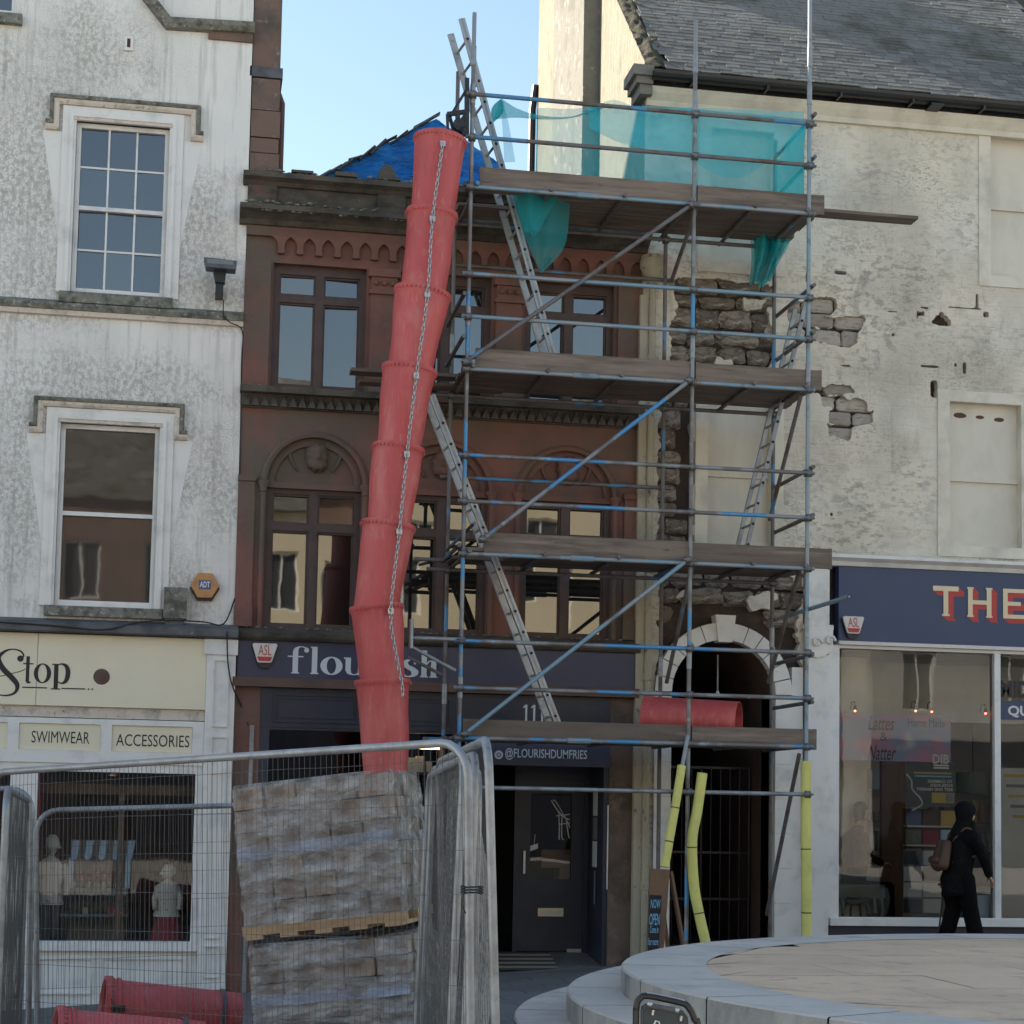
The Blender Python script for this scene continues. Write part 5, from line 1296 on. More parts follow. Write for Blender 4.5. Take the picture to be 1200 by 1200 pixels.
    def blk(bars, px, nm, m, y, ox, oz):
        x0 = X_(px, 705, -.12); g = Glyphs(x0+ox, a[2]+oz, 1, 1, y)
        for q in bars: g.bar(*q)
        return g.done(nm, m, fas)
    s = .062
    T = [(0, w, hgt-s, hgt), (w/2-s/2, w/2+s/2, 0, hgt), (w/2-s*.8, w/2+s*.8, 0, .025)]
    H = [(0, s, 0, hgt), (w*.92-s, w*.92, 0, hgt), (s*.9, w*.92-s*.9, hgt/2-s*.42, hgt/2+s*.42), (-.012, s+.012, 0, .022), (w*.92-s-.012, w*.92+.012, 0, .022), (-.012, s+.012, hgt-.022, hgt), (w*.92-s-.012, w*.92+.012, hgt-.022, hgt)]
    E_ = [(0, s, 0, hgt), (s*.9, w*.85, 0, s*.8), (s*.9, w*.85, hgt-s*.8, hgt), (s*.9, w*.7, hgt/2-s*.4, hgt/2+s*.4)]
    for px, L_ in ((1093, T), (1134, H), (1175, E_)):
        g = Glyphs(X_(px, 705, -.12), a[2], 1, 1, -.12); g.step = .00008
        for q in range(7):
            o1, o2 = .011*(7-q), -.0085*(7-q)
            for c in L_: g.bar(c[0]+o1, c[1]+o1, c[2]+o2, c[3]+o2)
        g.done('letter_shadow', 'letter_red', fas)
        blk(L_, px, 'fascia_letter', 'letter_cream', -.130, 0, 0)
    # pilaster and console
    p0, p1 = X_(942, 900), X_(968, 900); g2 = ground(3.6, 0)-.1
    pil = bx('pilaster', 'white_paint', h, p0, p1, -.10, .068, g2, Z_(955, 768)); bx('pilaster_upper', 'white_paint', h, p0, p1, -.10, .068, Z_(955, 733), zf1)
    bx('pilaster_step', 'white_paint', h, p0-.06, p1+.04, -.14, .06, Z_(955, 733)-.06, Z_(955, 733)-.002)
    zc0, zc1 = Z_(955, 767), Z_(955, 733)-.062
    MB().prism([(p0-.02, zc0), (p0+.1, zc0-.05), (p1-.08, zc0-.03), (p1+.03, zc0+.05), (p1+.03, zc1), (p0-.02, zc1)], -.15, .06).build('console', 'white_paint', h)
    for q in range(2):
        c = V(p0+.1+q*.17, -.155, zc0+.13+.03*q); MB().tube([c+V((.075-.008*t)*math.cos(t*.8), -.004*t, (.075-.008*t)*math.sin(t*.8)) for t in range(9)], .018, 6).build('console_scroll', 'white_paint', h, smooth=True)
    # window joinery
    x0 = p1+.002; xg0, xg1 = X_(981, 900), X_(1163, 900); xh0 = X_(1170, 900); z0 = Z_(1070, 1075); z1 = zf0-.047
    MB().wall(x0, XE, z0-.09, z1, -.07, .068, [(xg0, xg1, z0, z1-.04), (xh0, 8.1, z0, z1-.04)]).build('window_frame', 'white_joinery', h)
    bx('sill', 'white_paint', h, x0+.02, XE, -.13, .06, z0-.10, z0-.012)
    bx('plinth', 'navy_dark', h, x0, XE, -.06, .069, g2, z0-.101); bx('plinth_block', 'black_metal', h, p0-.03, x0-.002, -.13, .05, g2, ground(3.7, 0)+.17)
    for a0, a1 in ((xg0, xg1), (xh0, 8.1)): MB().quad((a0, .0, z0), (a1, .0, z0), (a1, .0, z1-.04), (a0, .0, z1-.04)).build('shop_glass', 'glass_shop', h)
    # cafe room
    fz = ground(5, 0)+.12; r = MB(); c1 = 3.72; yb = 4.5; rx0, rx1 = shopX+.02, XE-.42
    r.quad((rx0, yb, fz), (rx1, yb, fz), (rx1, yb, c1), (rx0, yb, c1)); r.quad((rx0, .07, fz), (rx0, yb, fz), (rx0, yb, c1), (rx0, .07, c1)); r.quad((rx1, .07, fz), (rx1, yb, fz), (rx1, yb, c1), (rx1, .07, c1)); r.quad((rx0, .07, c1), (rx1, .07, c1), (rx1, yb, c1), (rx0, yb, c1))
    r.build('room_walls', 'inner_white', h, fix=False); MB().quad((rx0, .07, fz), (rx1, .07, fz), (rx1, yb, fz), (rx0, yb, fz)).build('room_floor', 'wood_brown', h, fix=False)
    bx('inner_column', 'inner_white', h, X_(983, 900, .9), X_(1016, 900, .9), .9, 1.2, fz, c1-.002); bx('inner_beam', 'inner_white', h, rx0, rx1, 1.6, 1.9, 2.95, c1-.001)
    bx('inner_partition', 'wood_brown', h, X_(1034, 960, 1.7), X_(1062, 960, 1.7), 1.72, 1.8, fz, 2.95-.002)
    # iron gate in the passage
    t = thing('iron_gate', 'dark barred iron gate inside the arched passage', 'gate', (cx, .9, ground(cx, .9)))
    gx0, gx1, ga, gb = cx-ri+.03, cx+ri-.03, ground(cx, .9)+.05, 2.25
    for k in range(11):
        xx = gx0+(gx1-gx0)*k/10; MB().tube([V(xx, .9, ga), V(xx, .9, gb)], .009 if k not in (0, 5, 10) else .02, 6).build('bar', 'black_metal', t)
    for z in (ga+.03, ga+.62, ga+1.2, gb): MB().bar(V(gx0, .9, z), V(gx1, .9, z), .012, .03).build('rail', 'black_metal', t)
    return h
CH = cream_house()

def cafe_things():
    fz = ground(5, 0)+.12
    def pane(nm, m, parent, r, y, th=.008): return bx(nm, m, parent, r[0], r[1], y, y+th, r[2], r[3])
    # posters on the glass
    y = .09
    r = rc(983, 838, 1114, 892, y); t = thing('cafe_poster', 'wide pink and blue poster with script lettering in the cafe window', 'poster', ((r[0]+r[1])/2, y, r[2]))
    pane('sheet', 'poster_pink', t, r, y)
    def W(body, x0, y0, x1, y1, m, bold=0, shear=0, mirror=False): a = rc(x0, y0, x1, y1, y); text(body, m, t, a[0], a[1], a[2], a[3], y-.001, bold, shear, mirror=mirror)
    W('Home Made', 1064, 842, 1107, 852, 'letter_black'); W('Lattes', 1017, 839, 1048, 856, 'letter_black', .01, .35); W('&', 1031, 858, 1040, 868, 'letter_black'); W('Natter', 1017, 873, 1050, 891, 'letter_black', .01, .35)
    for k in range(3): W('Tray Bakes' if k == 0 else ('Baked goods' if k == 1 else 'Cream teas'), 1076, 856+k*9, 1096, 860+k*9, 'counter_grey')
    y = .13
    r = rc(1062, 893, 1120, 946, y); t = thing('dark_poster', 'dark poster with mirrored white lettering and yellow box in the cafe window', 'poster', ((r[0]+r[1])/2, y, r[2]))
    pane('sheet', 'poster_dark', t, r, y)
    def bar(x0, y0, x1, y1, m, yy=.128): a = rc(x0, y0, x1, y1, yy); bx('print_block', m, t, a[0], a[1], yy-.0005, yy+.001, a[2], a[3])
    a = rc(1093, 884, 1112, 895, .088); text('DIB', 'paper_white', t, a[0], a[1], a[2], a[3], .0885, bold=.03)
    for k in range(2): a = rc(1094, 896+k*3, 1112, 898+k*3, .128); bx('print_block', 'paper_white', t, a[0], a[1], .127, .128, a[2], a[3])
    for k, (x0, x1) in enumerate(((1087, 1116), (1090, 1116), (1074, 1116))): a = rc(x0, 914+k*4.6, x1, 917.5+k*4.6, y); text(('TO CUMBRIAS', 'ROSSLANDS', 'BEST AND NEAREST')[k], 'paper_white', t, a[0], a[1], a[2], a[3], y-.001, bold=.02, mirror=True)
    bar(1092, 929, 1118, 941, 'poster_yellow'); bar(1108, 930, 1117, 940, 'counter_grey', .126); bar(1071, 905, 1115, 907, 'poster_yellow'); bar(1072, 909, 1115, 910.5, 'chalk_blue')
    pts = [at(1062, 907, .12), at(1068, 915, .12), at(1069, 925, .12), at(1078, 935, .12), at(1080, 943, .12), at(1068, 950, .12)]
    MB().tube(spline([tuple(p) for p in pts], 4), .012, 5).build('white_outline', 'paper_white', t)
    # magazine rack below
    y = .35; r = rc(1062, 948, 1124, 1000, y); t = thing('leaflet_rack', 'rack of coloured leaflets standing in the cafe window behind the walking person', 'rack', ((r[0]+r[1])/2, y, fz))
    pane('back', 'inner_brown', t, (r[0], r[1], fz, r[3]), y+.1, .02)
    cols = ['alarm_blue', 'inner_brown', 'poster_yellow', 'cafe_green', 'cloth_red', 'pale_blue', 'goods_mixed', 'wood_brown']
    k = 0
    for j in range(3):
        bx('shelf', 'cream_paint', t, r[0], r[1], y-.02, y+.1, r[3]-.23-.24*j, r[3]-.21-.24*j)
        for i in range(3):
            wv = (r[1]-r[0])/3; bx('leaflet', cols[k % 8], t, r[0]+i*wv+.015, r[0]+(i+1)*wv-.015, y+.06, y+.075, r[3]-.208-.24*j, r[3]-.02-.24*j); k += 1
    r = rc(1058, 996, 1104, 1071, .25); t = thing('notice_stand', 'stand of white notices near the floor of the cafe window', 'notice stand', ((r[0]+r[1])/2, .25, fz))
    pane('board', 'counter_grey', t, (r[0], r[1], fz, r[3]), .25, .02)
    for j in range(4):
        for i in range(2): wv = (r[1]-r[0])/2; hv = (r[3]-r[2])/4; bx('notice', 'paper_white' if (i+j) % 3 else 'poster_dark', t, r[0]+i*wv+.01, r[0]+(i+1)*wv-.012, .244, .2495, r[2]+j*hv+.012, r[2]+(j+1)*hv-.012)
    r = rc(1146, 1049, 1165, 1077, .12); tag(MB().box(r[0], r[1], .12, .14, fz, r[3]).build('white_card', 'pale_blue'), 'pale blue board leaning low in the cafe window beside the mullion', 'board')
    r = rc(983, 1036, 1030, 1078, .7); t = thing('side_table', 'olive curved-leg side table in the left of the cafe window', 'table', ((r[0]+r[1])/2, .8, fz))
    bx('top', 'cafe_green', t, r[0]-.1, r[1], .5, .95, r[3]-.16, r[3])
    for xx in (r[0]-.06, r[1]-.08):
        for yy in (.53, .88): MB().tube([V(xx+.03, yy, r[3]-.16), V(xx+.06, yy, fz+.25), V(xx+.03, yy, fz)], [.04, .025, .02], 8).build('leg', 'cafe_green', t, smooth=True)
    p = at(995, 1030, .7); b = MB().lathe([(.001, 0), (.045, 0), (.045, .1), (.018, .12), (.018, .16), (.001, .16)], V(p.x, .7, r[3]+.001), 12); tag(b.build('soap_bottle', 'poster_pink', smooth='auto'), 'small pink bottle on the olive side table in the cafe', 'bottle')
    # menu board and plaque in the next pane
    y = .02; t = thing('window_lettering', 'white and navy printed panels on the cafe glass right of the mullion', 'sign', (6.2, y, 2.8))
    r = rc(1170, 798, 1216, 818, y); text('MID', 'letter_black', t, r[0], r[0]+.40, r[2], r[3], y-.04, bold=.04)
    r = rc(1171, 822, 1230, 844, y-.03); pn = pane('navy_panel', 'navy_blue', t, (r[0], 8.0, r[2], r[3]), y-.032, .004)
    a = rc(1181, 827, 1206, 841, y-.03); text('QU', 'paper_white', pn, a[0], a[1], a[2], a[3], y-.033, bold=.03)
    t = thing('menu_board', 'pale menu board behind the cafe glass at the right edge', 'board', (6.5, .5, fz)); r = rc(1172, 900, 1215, 965, .5)
    pane('board', 'inner_white', t, (r[0], r[1], fz, r[3]), .5, .02); 
    for k in range(5): bx('print_block', ('poster_yellow', 'counter_grey')[k % 2], t, r[0]+.05+.03*k, r[1]-.1, .494, .4995, r[3]-.12-.13*k, r[3]-.08-.13*k)
    t = thing('cafe_chair', 'dark cafe chair at the right edge of the cafe window', 'chair', (6.4, .9, fz))
    bx('seat', 'inner_dark', t, 6.15, 6.6, .7, 1.15, fz+.43, fz+.48); bx('backrest', 'inner_dark', t, 6.15, 6.6, 1.11, 1.15, fz+.55, fz+1.0)
    for xx in (6.17, 6.55):
        bx('leg', 'inner_dark', t, xx, xx+.03, .71, .74, fz, fz+.429); bx('leg', 'inner_dark', t, xx, xx+.03, 1.11, 1.14, fz, fz+.429); bx('back_post', 'inner_dark', t, xx, xx+.03, 1.115, 1.145, fz+.481, fz+.549)
    # spot lamps
    for k, (px, py) in enumerate(((982, 832), (1002, 833), (1073, 833), (1092, 834), (1155, 836))):
        p = at(px, py, .02+.05*1); t = thing('spot_lamp', 'small lit red spot lamp inside the cafe, %s from the left of the row' % ('first', 'second', 'third', 'fourth', 'fifth')[k], 'lamp', tuple(p), 'red spot lamps in the cafe window')
        MB().lathe([(.001, -.016), (.012, -.012), (.016, 0), (.012, .012), (.001, .016)], p, 10).build('bulb', 'lamp_red', t, smooth=True)
        MB().lathe([(.02, .01), (.023, .02), (.014, .07), (.001, .08)], p, 10).build('holder', 'black_metal', t, smooth=True)
        MB().tube([p+V(0, 0, .09), p+V(0, .03, .12), p+V(0, .12, .11), p+V(0, .16, .02)], .006, 5).build('arm', 'black_metal', t)
cafe_things()
def cafe_back():
    fz = ground(5, 0)+.12; random.seed(17); y = 3.9
    t = thing('cafe_shelving', 'open shelving with coloured goods along the back wall of the cafe', 'shelving', (6, y, fz))
    for z in (fz+.9, fz+1.35, fz+1.8): bx('shelf', 'wood_brown', t, 4.2, 8.4, y, y+.35, z, z+.03)
    for xx in (4.2, 5.6, 7.0, 8.37): bx('upright', 'wood_brown', t, xx, xx+.03, y+.02, y+.34, fz, fz+.899)
    ms = ['goods_mixed', 'goods_red', 'pale_blue', 'cafe_green', 'cloth_white', 'poster_yellow', 'cardboard', 'paper_white']
    for z in (fz+.931, fz+1.381, fz+1.831):
        x = 4.3
        while x < 8.2:
            w = random.uniform(.06, .2); hh = random.uniform(.1, .32)
            if random.random() < .5: bx('packet', random.choice(ms), t, x, x+w, y+.06, y+.25, z, z+hh)
            else: MB().lathe([(.001, 0), (w*.45, 0), (w*.5, hh*.5), (w*.3, hh*.8), (w*.25, hh), (.001, hh)], V(x+w/2, y+.15, z), 10).build('jar', random.choice(ms), t, smooth='auto')
            x += w+random.uniform(.02, .12)
    for k, (px, py) in enumerate(((1040, 975), (1128, 1010), (1140, 930))):
        p = at(px, py, 2.6); c = thing('cafe_table' if k < 2 else 'pendant_lamp', ('round cafe table near the middle of the cafe', 'round cafe table behind the walking person in the cafe', 'unlit pale green pendant lamp hanging in the cafe beside the mullion')[k], ('table', 'table', 'lamp')[k], (p.x, 2.6, fz if k < 2 else p.z))
        if k < 2:
            MB().lathe([(.001, .76), (.36, .76), (.37, .745), (.36, .73), (.001, .73)], V(p.x, 2.6, fz), 24).build('top', 'paper_white', c); MB().lathe([(.03, .73), (.03, .05), (.2, .02), (.2, 0)], V(p.x, 2.6, fz), 16).build('pedestal', 'inner_dark', c)
        else:
            MB().lathe([(.2, 0), (.24, .3)], V(p.x, 2.6, p.z), 20).build('shade', 'cafe_green', c); MB().tube([V(p.x, 2.6, p.z+.3), V(p.x, 2.6, 3.71)], .006, 5).build('flex', 'black_metal', c)
cafe_back()

# ------------------------------------------------------------------ people
def capsules(caps, voxel=.012, smooth=4):
    """one continuous surface grown round tapered limbs"""
    b = MB()
    for p0, r0, p1, r1 in caps:
        p0, p1 = Vector(p0), Vector(p1); d = (p1-p0); L = d.length; d = d.normalized() if L > 1e-6 else V(0, 0, 1)
        q = d.to_track_quat('Z', 'Y').to_matrix()
        prof = [(max(.0005, r0*math.cos(a)), r0*math.sin(a)) for a in [-math.pi/2+math.pi/2*k/5 for k in range(6)]]+[(max(.0005, r1*math.cos(a)), L+r1*math.sin(a)) for a in [math.pi/2*k/5 for k in range(6)]]
        b.lathe(prof, p0, 14, q)
    me = bpy.data.meshes.new('form'); me.from_pydata([tuple(v) for v in b.v], [], b.f); ob = bpy.data.objects.new('form', me); COL.objects.link(ob)
    bm = bmesh.new(); bm.from_mesh(me); bmesh.ops.remove_doubles(bm, verts=bm.verts, dist=.0008); bmesh.ops.holes_fill(bm, edges=bm.edges); bmesh.ops.recalc_face_normals(bm, faces=bm.faces); bm.to_mesh(me); bm.free()
    rm = ob.modifiers.new('remesh', 'REMESH'); rm.mode = 'VOXEL'; rm.voxel_size = voxel
    sm = ob.modifiers.new('smooth', 'SMOOTH'); sm.factor = .5; sm.iterations = smooth
    bpy.context.view_layer.update(); dg = bpy.context.evaluated_depsgraph_get()
    out = bpy.data.meshes.new_from_object(ob.evaluated_get(dg)); bpy.data.objects.remove(ob); bpy.data.meshes.remove(me)
    r = MB(); r.v = [v.co.copy() for v in out.vertices]; 
    for p in out.polygons: r.face(tuple(p.vertices))
    bpy.data.meshes.remove(out); return r
def hand(wrist, fdir, side, curl, s=1.0):
    """palm, four unequal bent fingers and a thumb leaving the side of the palm"""
    wrist = Vector(wrist); f = Vector(fdir).normalized(); sd = Vector(side); sd = (sd-f*sd.dot(f)).normalized(); up = sd.cross(f)
    C_ = []
    for k in (-1, -.35, .35, 1): C_.append((wrist+sd*k*.014*s, .016*s, wrist+f*.085*s+sd*k*.03*s, .013*s))
    for k, L in ((-1, .06), (-.35, .075), (.35, .08), (1, .07)):
        a = wrist+f*.085*s+sd*k*.03*s; d1 = (f*math.cos(curl)+up*math.sin(curl)); d2 = (f*math.cos(curl*2)+up*math.sin(curl*2)); m = a+d1*L*.55*s
        C_.append((a, .0095*s, m, .0088*s)); C_.append((m, .0088*s, m+d2*L*.5*s, .0072*s))
    a = wrist+f*.03*s+sd*.032*s; m = a+(f*.6+sd*.6+up*.3).normalized()*.045*s
    C_.append((a, .013*s, m, .011*s)); C_.append((m, .0105*s, m+(f*.9+sd*.1+up*.4).normalized()*.03*s, .008*s))
    return C_
def walker():
    Y = -.95
    def q(px, py, dy=0): return at(px, py, Y+dy)
    gz = ground(5.2, Y); foot = V(q(1130, 1090).x, Y, gz)
    t = thing('person', 'person in dark hooded jacket with brown backpack and stick walking past the cafe', 'person', tuple(foot))
    hip = q(1122, 1031); chest = q(1127, 990); neck = q(1131, 972, -.02); hd = q(1133, 955, -.04)
    hr = hip+V(.06, -.08, 0); hl = hip+V(-.05, .09, 0)
    kneeR = q(1136, 1062, -.10); kneeL = q(1118, 1062, .10)
    ankR = V(q(1142, 1090).x, Y-.1, gz+.08); ankL = V(q(1111, 1090).x, Y+.1, gz+.10)
    shR = chest+V(.06, -.19, .09); shL = chest+V(.0, .19, .09)
    elR = q(1152, 1003, -.16); wrR = q(1159, 1026, -.10); elL = q(1118, 1005, .2); wrL = q(1106, 1030, .18)
    body = [(hip, .13, chest, .15), (chest, .15, neck+V(0, 0, -.05), .07), (neck+V(0, 0, -.06), .055, hd, .06), (hd+V(.01, 0, -.03), .075, hd+V(-.01, 0, .04), .088),
            (hd+V(.075, 0, -.01), .018, hd+V(.095, 0, -.025), .014),
            (hr, .09, kneeR, .062), (kneeR, .06, ankR, .042), (hl, .09, kneeL, .062), (kneeL, .06, ankL, .042),
            (ankR+V(-.03, 0, -.035), .038, ankR+V(.16, 0, -.045), .032), (ankL+V(-.03, 0, -.04), .038, ankL+V(.15, 0, -.06), .032),
            (shR, .062, elR, .047), (elR, .044, wrR, .03), (shL, .062, elL, .047), (elL, .044, wrL, .03)]
    body += hand(wrR, (wrR-elR)+V(.05, 0, 0), V(0, 1, .2), .35) + hand(wrL, V(.0, 0, -1), V(1, 0, .1), .9)
    capsules(body, .0085, 2).build('body', 'skin', t, smooth=True)
    jk = [(hip+V(.0, 0, -.02), .15, hip+V(.01, 0, .05), .16), (hip, .16, chest, .175), (chest, .17, neck+V(0, 0, -.08), .10), (chest+V(.03, -.15, .08), .09, chest+V(-.02, .15, .08), .09),
          (shR, .085, elR, .068), (elR, .066, wrR-(wrR-elR).normalized()*.02, .048), (shL, .085, elL, .068), (elL, .066, wrL-(wrL-elL).normalized()*.02, .048), (hip+V(.03, 0, -.03), .14, hip+V(-.03, 0, -.03), .14)]
    capsules(jk, .012, 3).build('jacket', 'jacket', t, smooth=True)
    hm = MB().lathe([(.150, .10), (.172, .02), (.186, -.10), (.198, -.19), (.190, -.19), (.172, -.08)], V(0, 0, 0), 28)
    hm.v = [hip+V(q_.x*1.0+.012*math.sin(math.atan2(q_.y, q_.x)*5)*(.1-q_.z)*3, q_.y*.92, q_.z+.012*math.sin(math.atan2(q_.y, q_.x)*3)) for q_ in hm.v]
    hm.build('jacket_hem', 'jacket', t, smooth=True)
    tr = [(hr, .12, kneeR, .10), (kneeR, .098, ankR+V(0, 0, -.02), .094), (hl, .12, kneeL, .10), (kneeL, .098, ankL+V(0, 0, -.02), .094), (hip+V(0, 0, -.05), .14, hip, .14)]
    capsules(tr, .012, 3).build('trousers', 'trousers', t, smooth=True)
    hood_ = [(hd+V(-.03, 0, -.05), .10, hd+V(-.03, 0, .05), .118), (hd+V(-.05, 0, -.12), .10, neck+V(-.05, 0, -.05), .13), (hd+V(.02, 0, .06), .09, hd+V(-.02, 0, .05), .11), (neck+V(.03, -.1, -.06), .06, hd+V(.05, -.06, -.10), .03)]
    capsules(hood_, .01, 3).build('headscarf', 'hair_dark', t, smooth=True)
    for a in (ankR, ankL): capsules([(a+V(-.05, 0, -.045), .045, a+V(.17, 0, -.055), .038)], .01, 2).build('shoe', 'rubber', t, smooth=True)
    # backpack (worn, a thing of its own)
    b0 = q(1106, 1000, .02); bp = thing('backpack', 'small brown leather backpack on the back of the walking person', 'backpack', (b0.x, b0.y, b0.z-.2))
    d = V(.03, 0, .13)
    capsules([(b0-d+V(-.02, -.09, 0), .075, b0+d*.8+V(-.02, -.08, 0), .06), (b0-d+V(-.02, .09, 0), .075, b0+d*.8+V(-.02, .08, 0), .06), (b0-d+V(-.04, 0, 0), .085, b0+d*.7+V(-.02, 0, 0), .07)], .012, 3).build('bag', 'bag_brown', bp, smooth=True)
    capsules([(b0-d*.6+V(-.10, -.06, 0), .05, b0-d*.6+V(-.10, .06, 0), .05)], .01, 2).build('pocket', 'bag_brown', bp, smooth=True)
    for s in (-1, 1): MB().tube(spline([tuple(b0+d*.9+V(.05, s*.09, .02)), tuple(chest+V(.0, s*.14, .20)), tuple(chest+V(.19, s*.13, .05)), tuple(chest+V(.16, s*.15, -.10)), tuple(b0-d*.8+V(.08, s*.11, 0))], 5), .016, 6).build('shoulder_strap', 'bag_brown', bp, smooth=True)
    w = wrL+V(0, 0, -.08); tip = V(q(1098, 1092, .15).x, Y+.15, ground(5, Y)+.005)
    st = thing('walking_stick', 'thin black walking stick held by the walking person', 'walking stick', tuple(tip))
    MB().tube([tip, w], .011, 8).build('shaft', 'black_metal', st, smooth='auto'); MB().tube([w+V(-.07, 0, .012), w+V(-.02, 0, .022), w+V(.05, 0, .016)], .014, 8).build('handle', 'black_metal', st, smooth=True); MB().lathe([(.016, 0), (.014, .04), (.012, .045)], tip, 8).build('ferrule', 'rubber', st)
walker()
def sitter():
    Y = .75; fz = ground(5, 0)+.12
    def q(px, py, dy=0): return at(px, py, Y+dy)
    hip = V(q(1000, 1058).x, Y, fz+.52); chest = q(1003, 985); neck = q(1006, 968); hd = q(1010, 953)
    t = thing('person', 'person in dark clothes sitting inside the cafe window facing right', 'person', (hip.x, Y, fz))
    kn = [hip+V(.42, s*.12, .02) for s in (-1, 1)]; an = [V(k.x+.02, k.y, fz+.08) for k in kn]
    sh = [chest+V(0, s*.18, .06) for s in (-1, 1)]; el = [chest+V(.08, s*.21, -.20) for s in (-1, 1)]; wr = [chest+V(.28, s*.14, -.27) for s in (-1, 1)]
    body = [(hip, .13, chest, .14), (chest, .14, neck, .055), (neck, .052, hd, .06), (hd+V(.01, 0, -.03), .072, hd+V(-.01, 0, .04), .088), (hd+V(.08, 0, -.005), .016, hd+V(.098, 0, -.02), .013)]
    for s in range(2): body += [(hip+V(.03, (s*2-1)*.09, 0), .088, kn[s], .06), (kn[s], .058, an[s], .04), (an[s]+V(-.03, 0, -.04), .037, an[s]+V(.14, 0, -.05), .03), (sh[s], .06, el[s], .045), (el[s], .043, wr[s], .03)]+hand(wr[s], V(1, 0, -.1), V(0, 1, 0), .5)
    capsules(body, .009, 2).build('body', 'skin', t, smooth=True)
    jk = [(hip, .15, chest, .165), (chest, .16, neck+V(0, 0, -.04), .08)]
    for s in range(2): jk += [(sh[s], .08, el[s], .062), (el[s], .06, wr[s], .044)]
    capsules(jk, .012, 3).build('jumper', 'jacket', t, smooth=True)
    tr = []
    for s in range(2): tr += [(hip+V(.02, (s*2-1)*.09, 0), .105, kn[s], .078), (kn[s], .076, an[s], .065)]
    capsules(tr, .012, 3).build('trousers', 'trousers', t, smooth=True)
    capsules([(hd+V(-.03, 0, -.02), .088, hd+V(-.02, 0, .06), .094), (hd+V(-.07, 0, -.06), .05, hd+V(-.05, 0, .02), .07)], .009, 2).build('hair', 'hair_dark', t, smooth=True)
    c = thing('stool', 'dark stool under the person sitting in the cafe', 'stool', (hip.x, Y, fz))
    MB().lathe([(.001, .385), (.19, .385), (.2, .37), (.2, .345), (.001, .345)], V(hip.x+.03, Y, fz), 18).build('seat', 'inner_brown', c)
    for a in range(4): MB().tube([V(hip.x+.03+.14*math.cos(a*1.57+.8), Y+.14*math.sin(a*1.57+.8), fz+.344), V(hip.x+.03+.18*math.cos(a*1.57+.8), Y+.18*math.sin(a*1.57+.8), fz)], .014, 6).build('leg', 'inner_dark', c)
sitter()

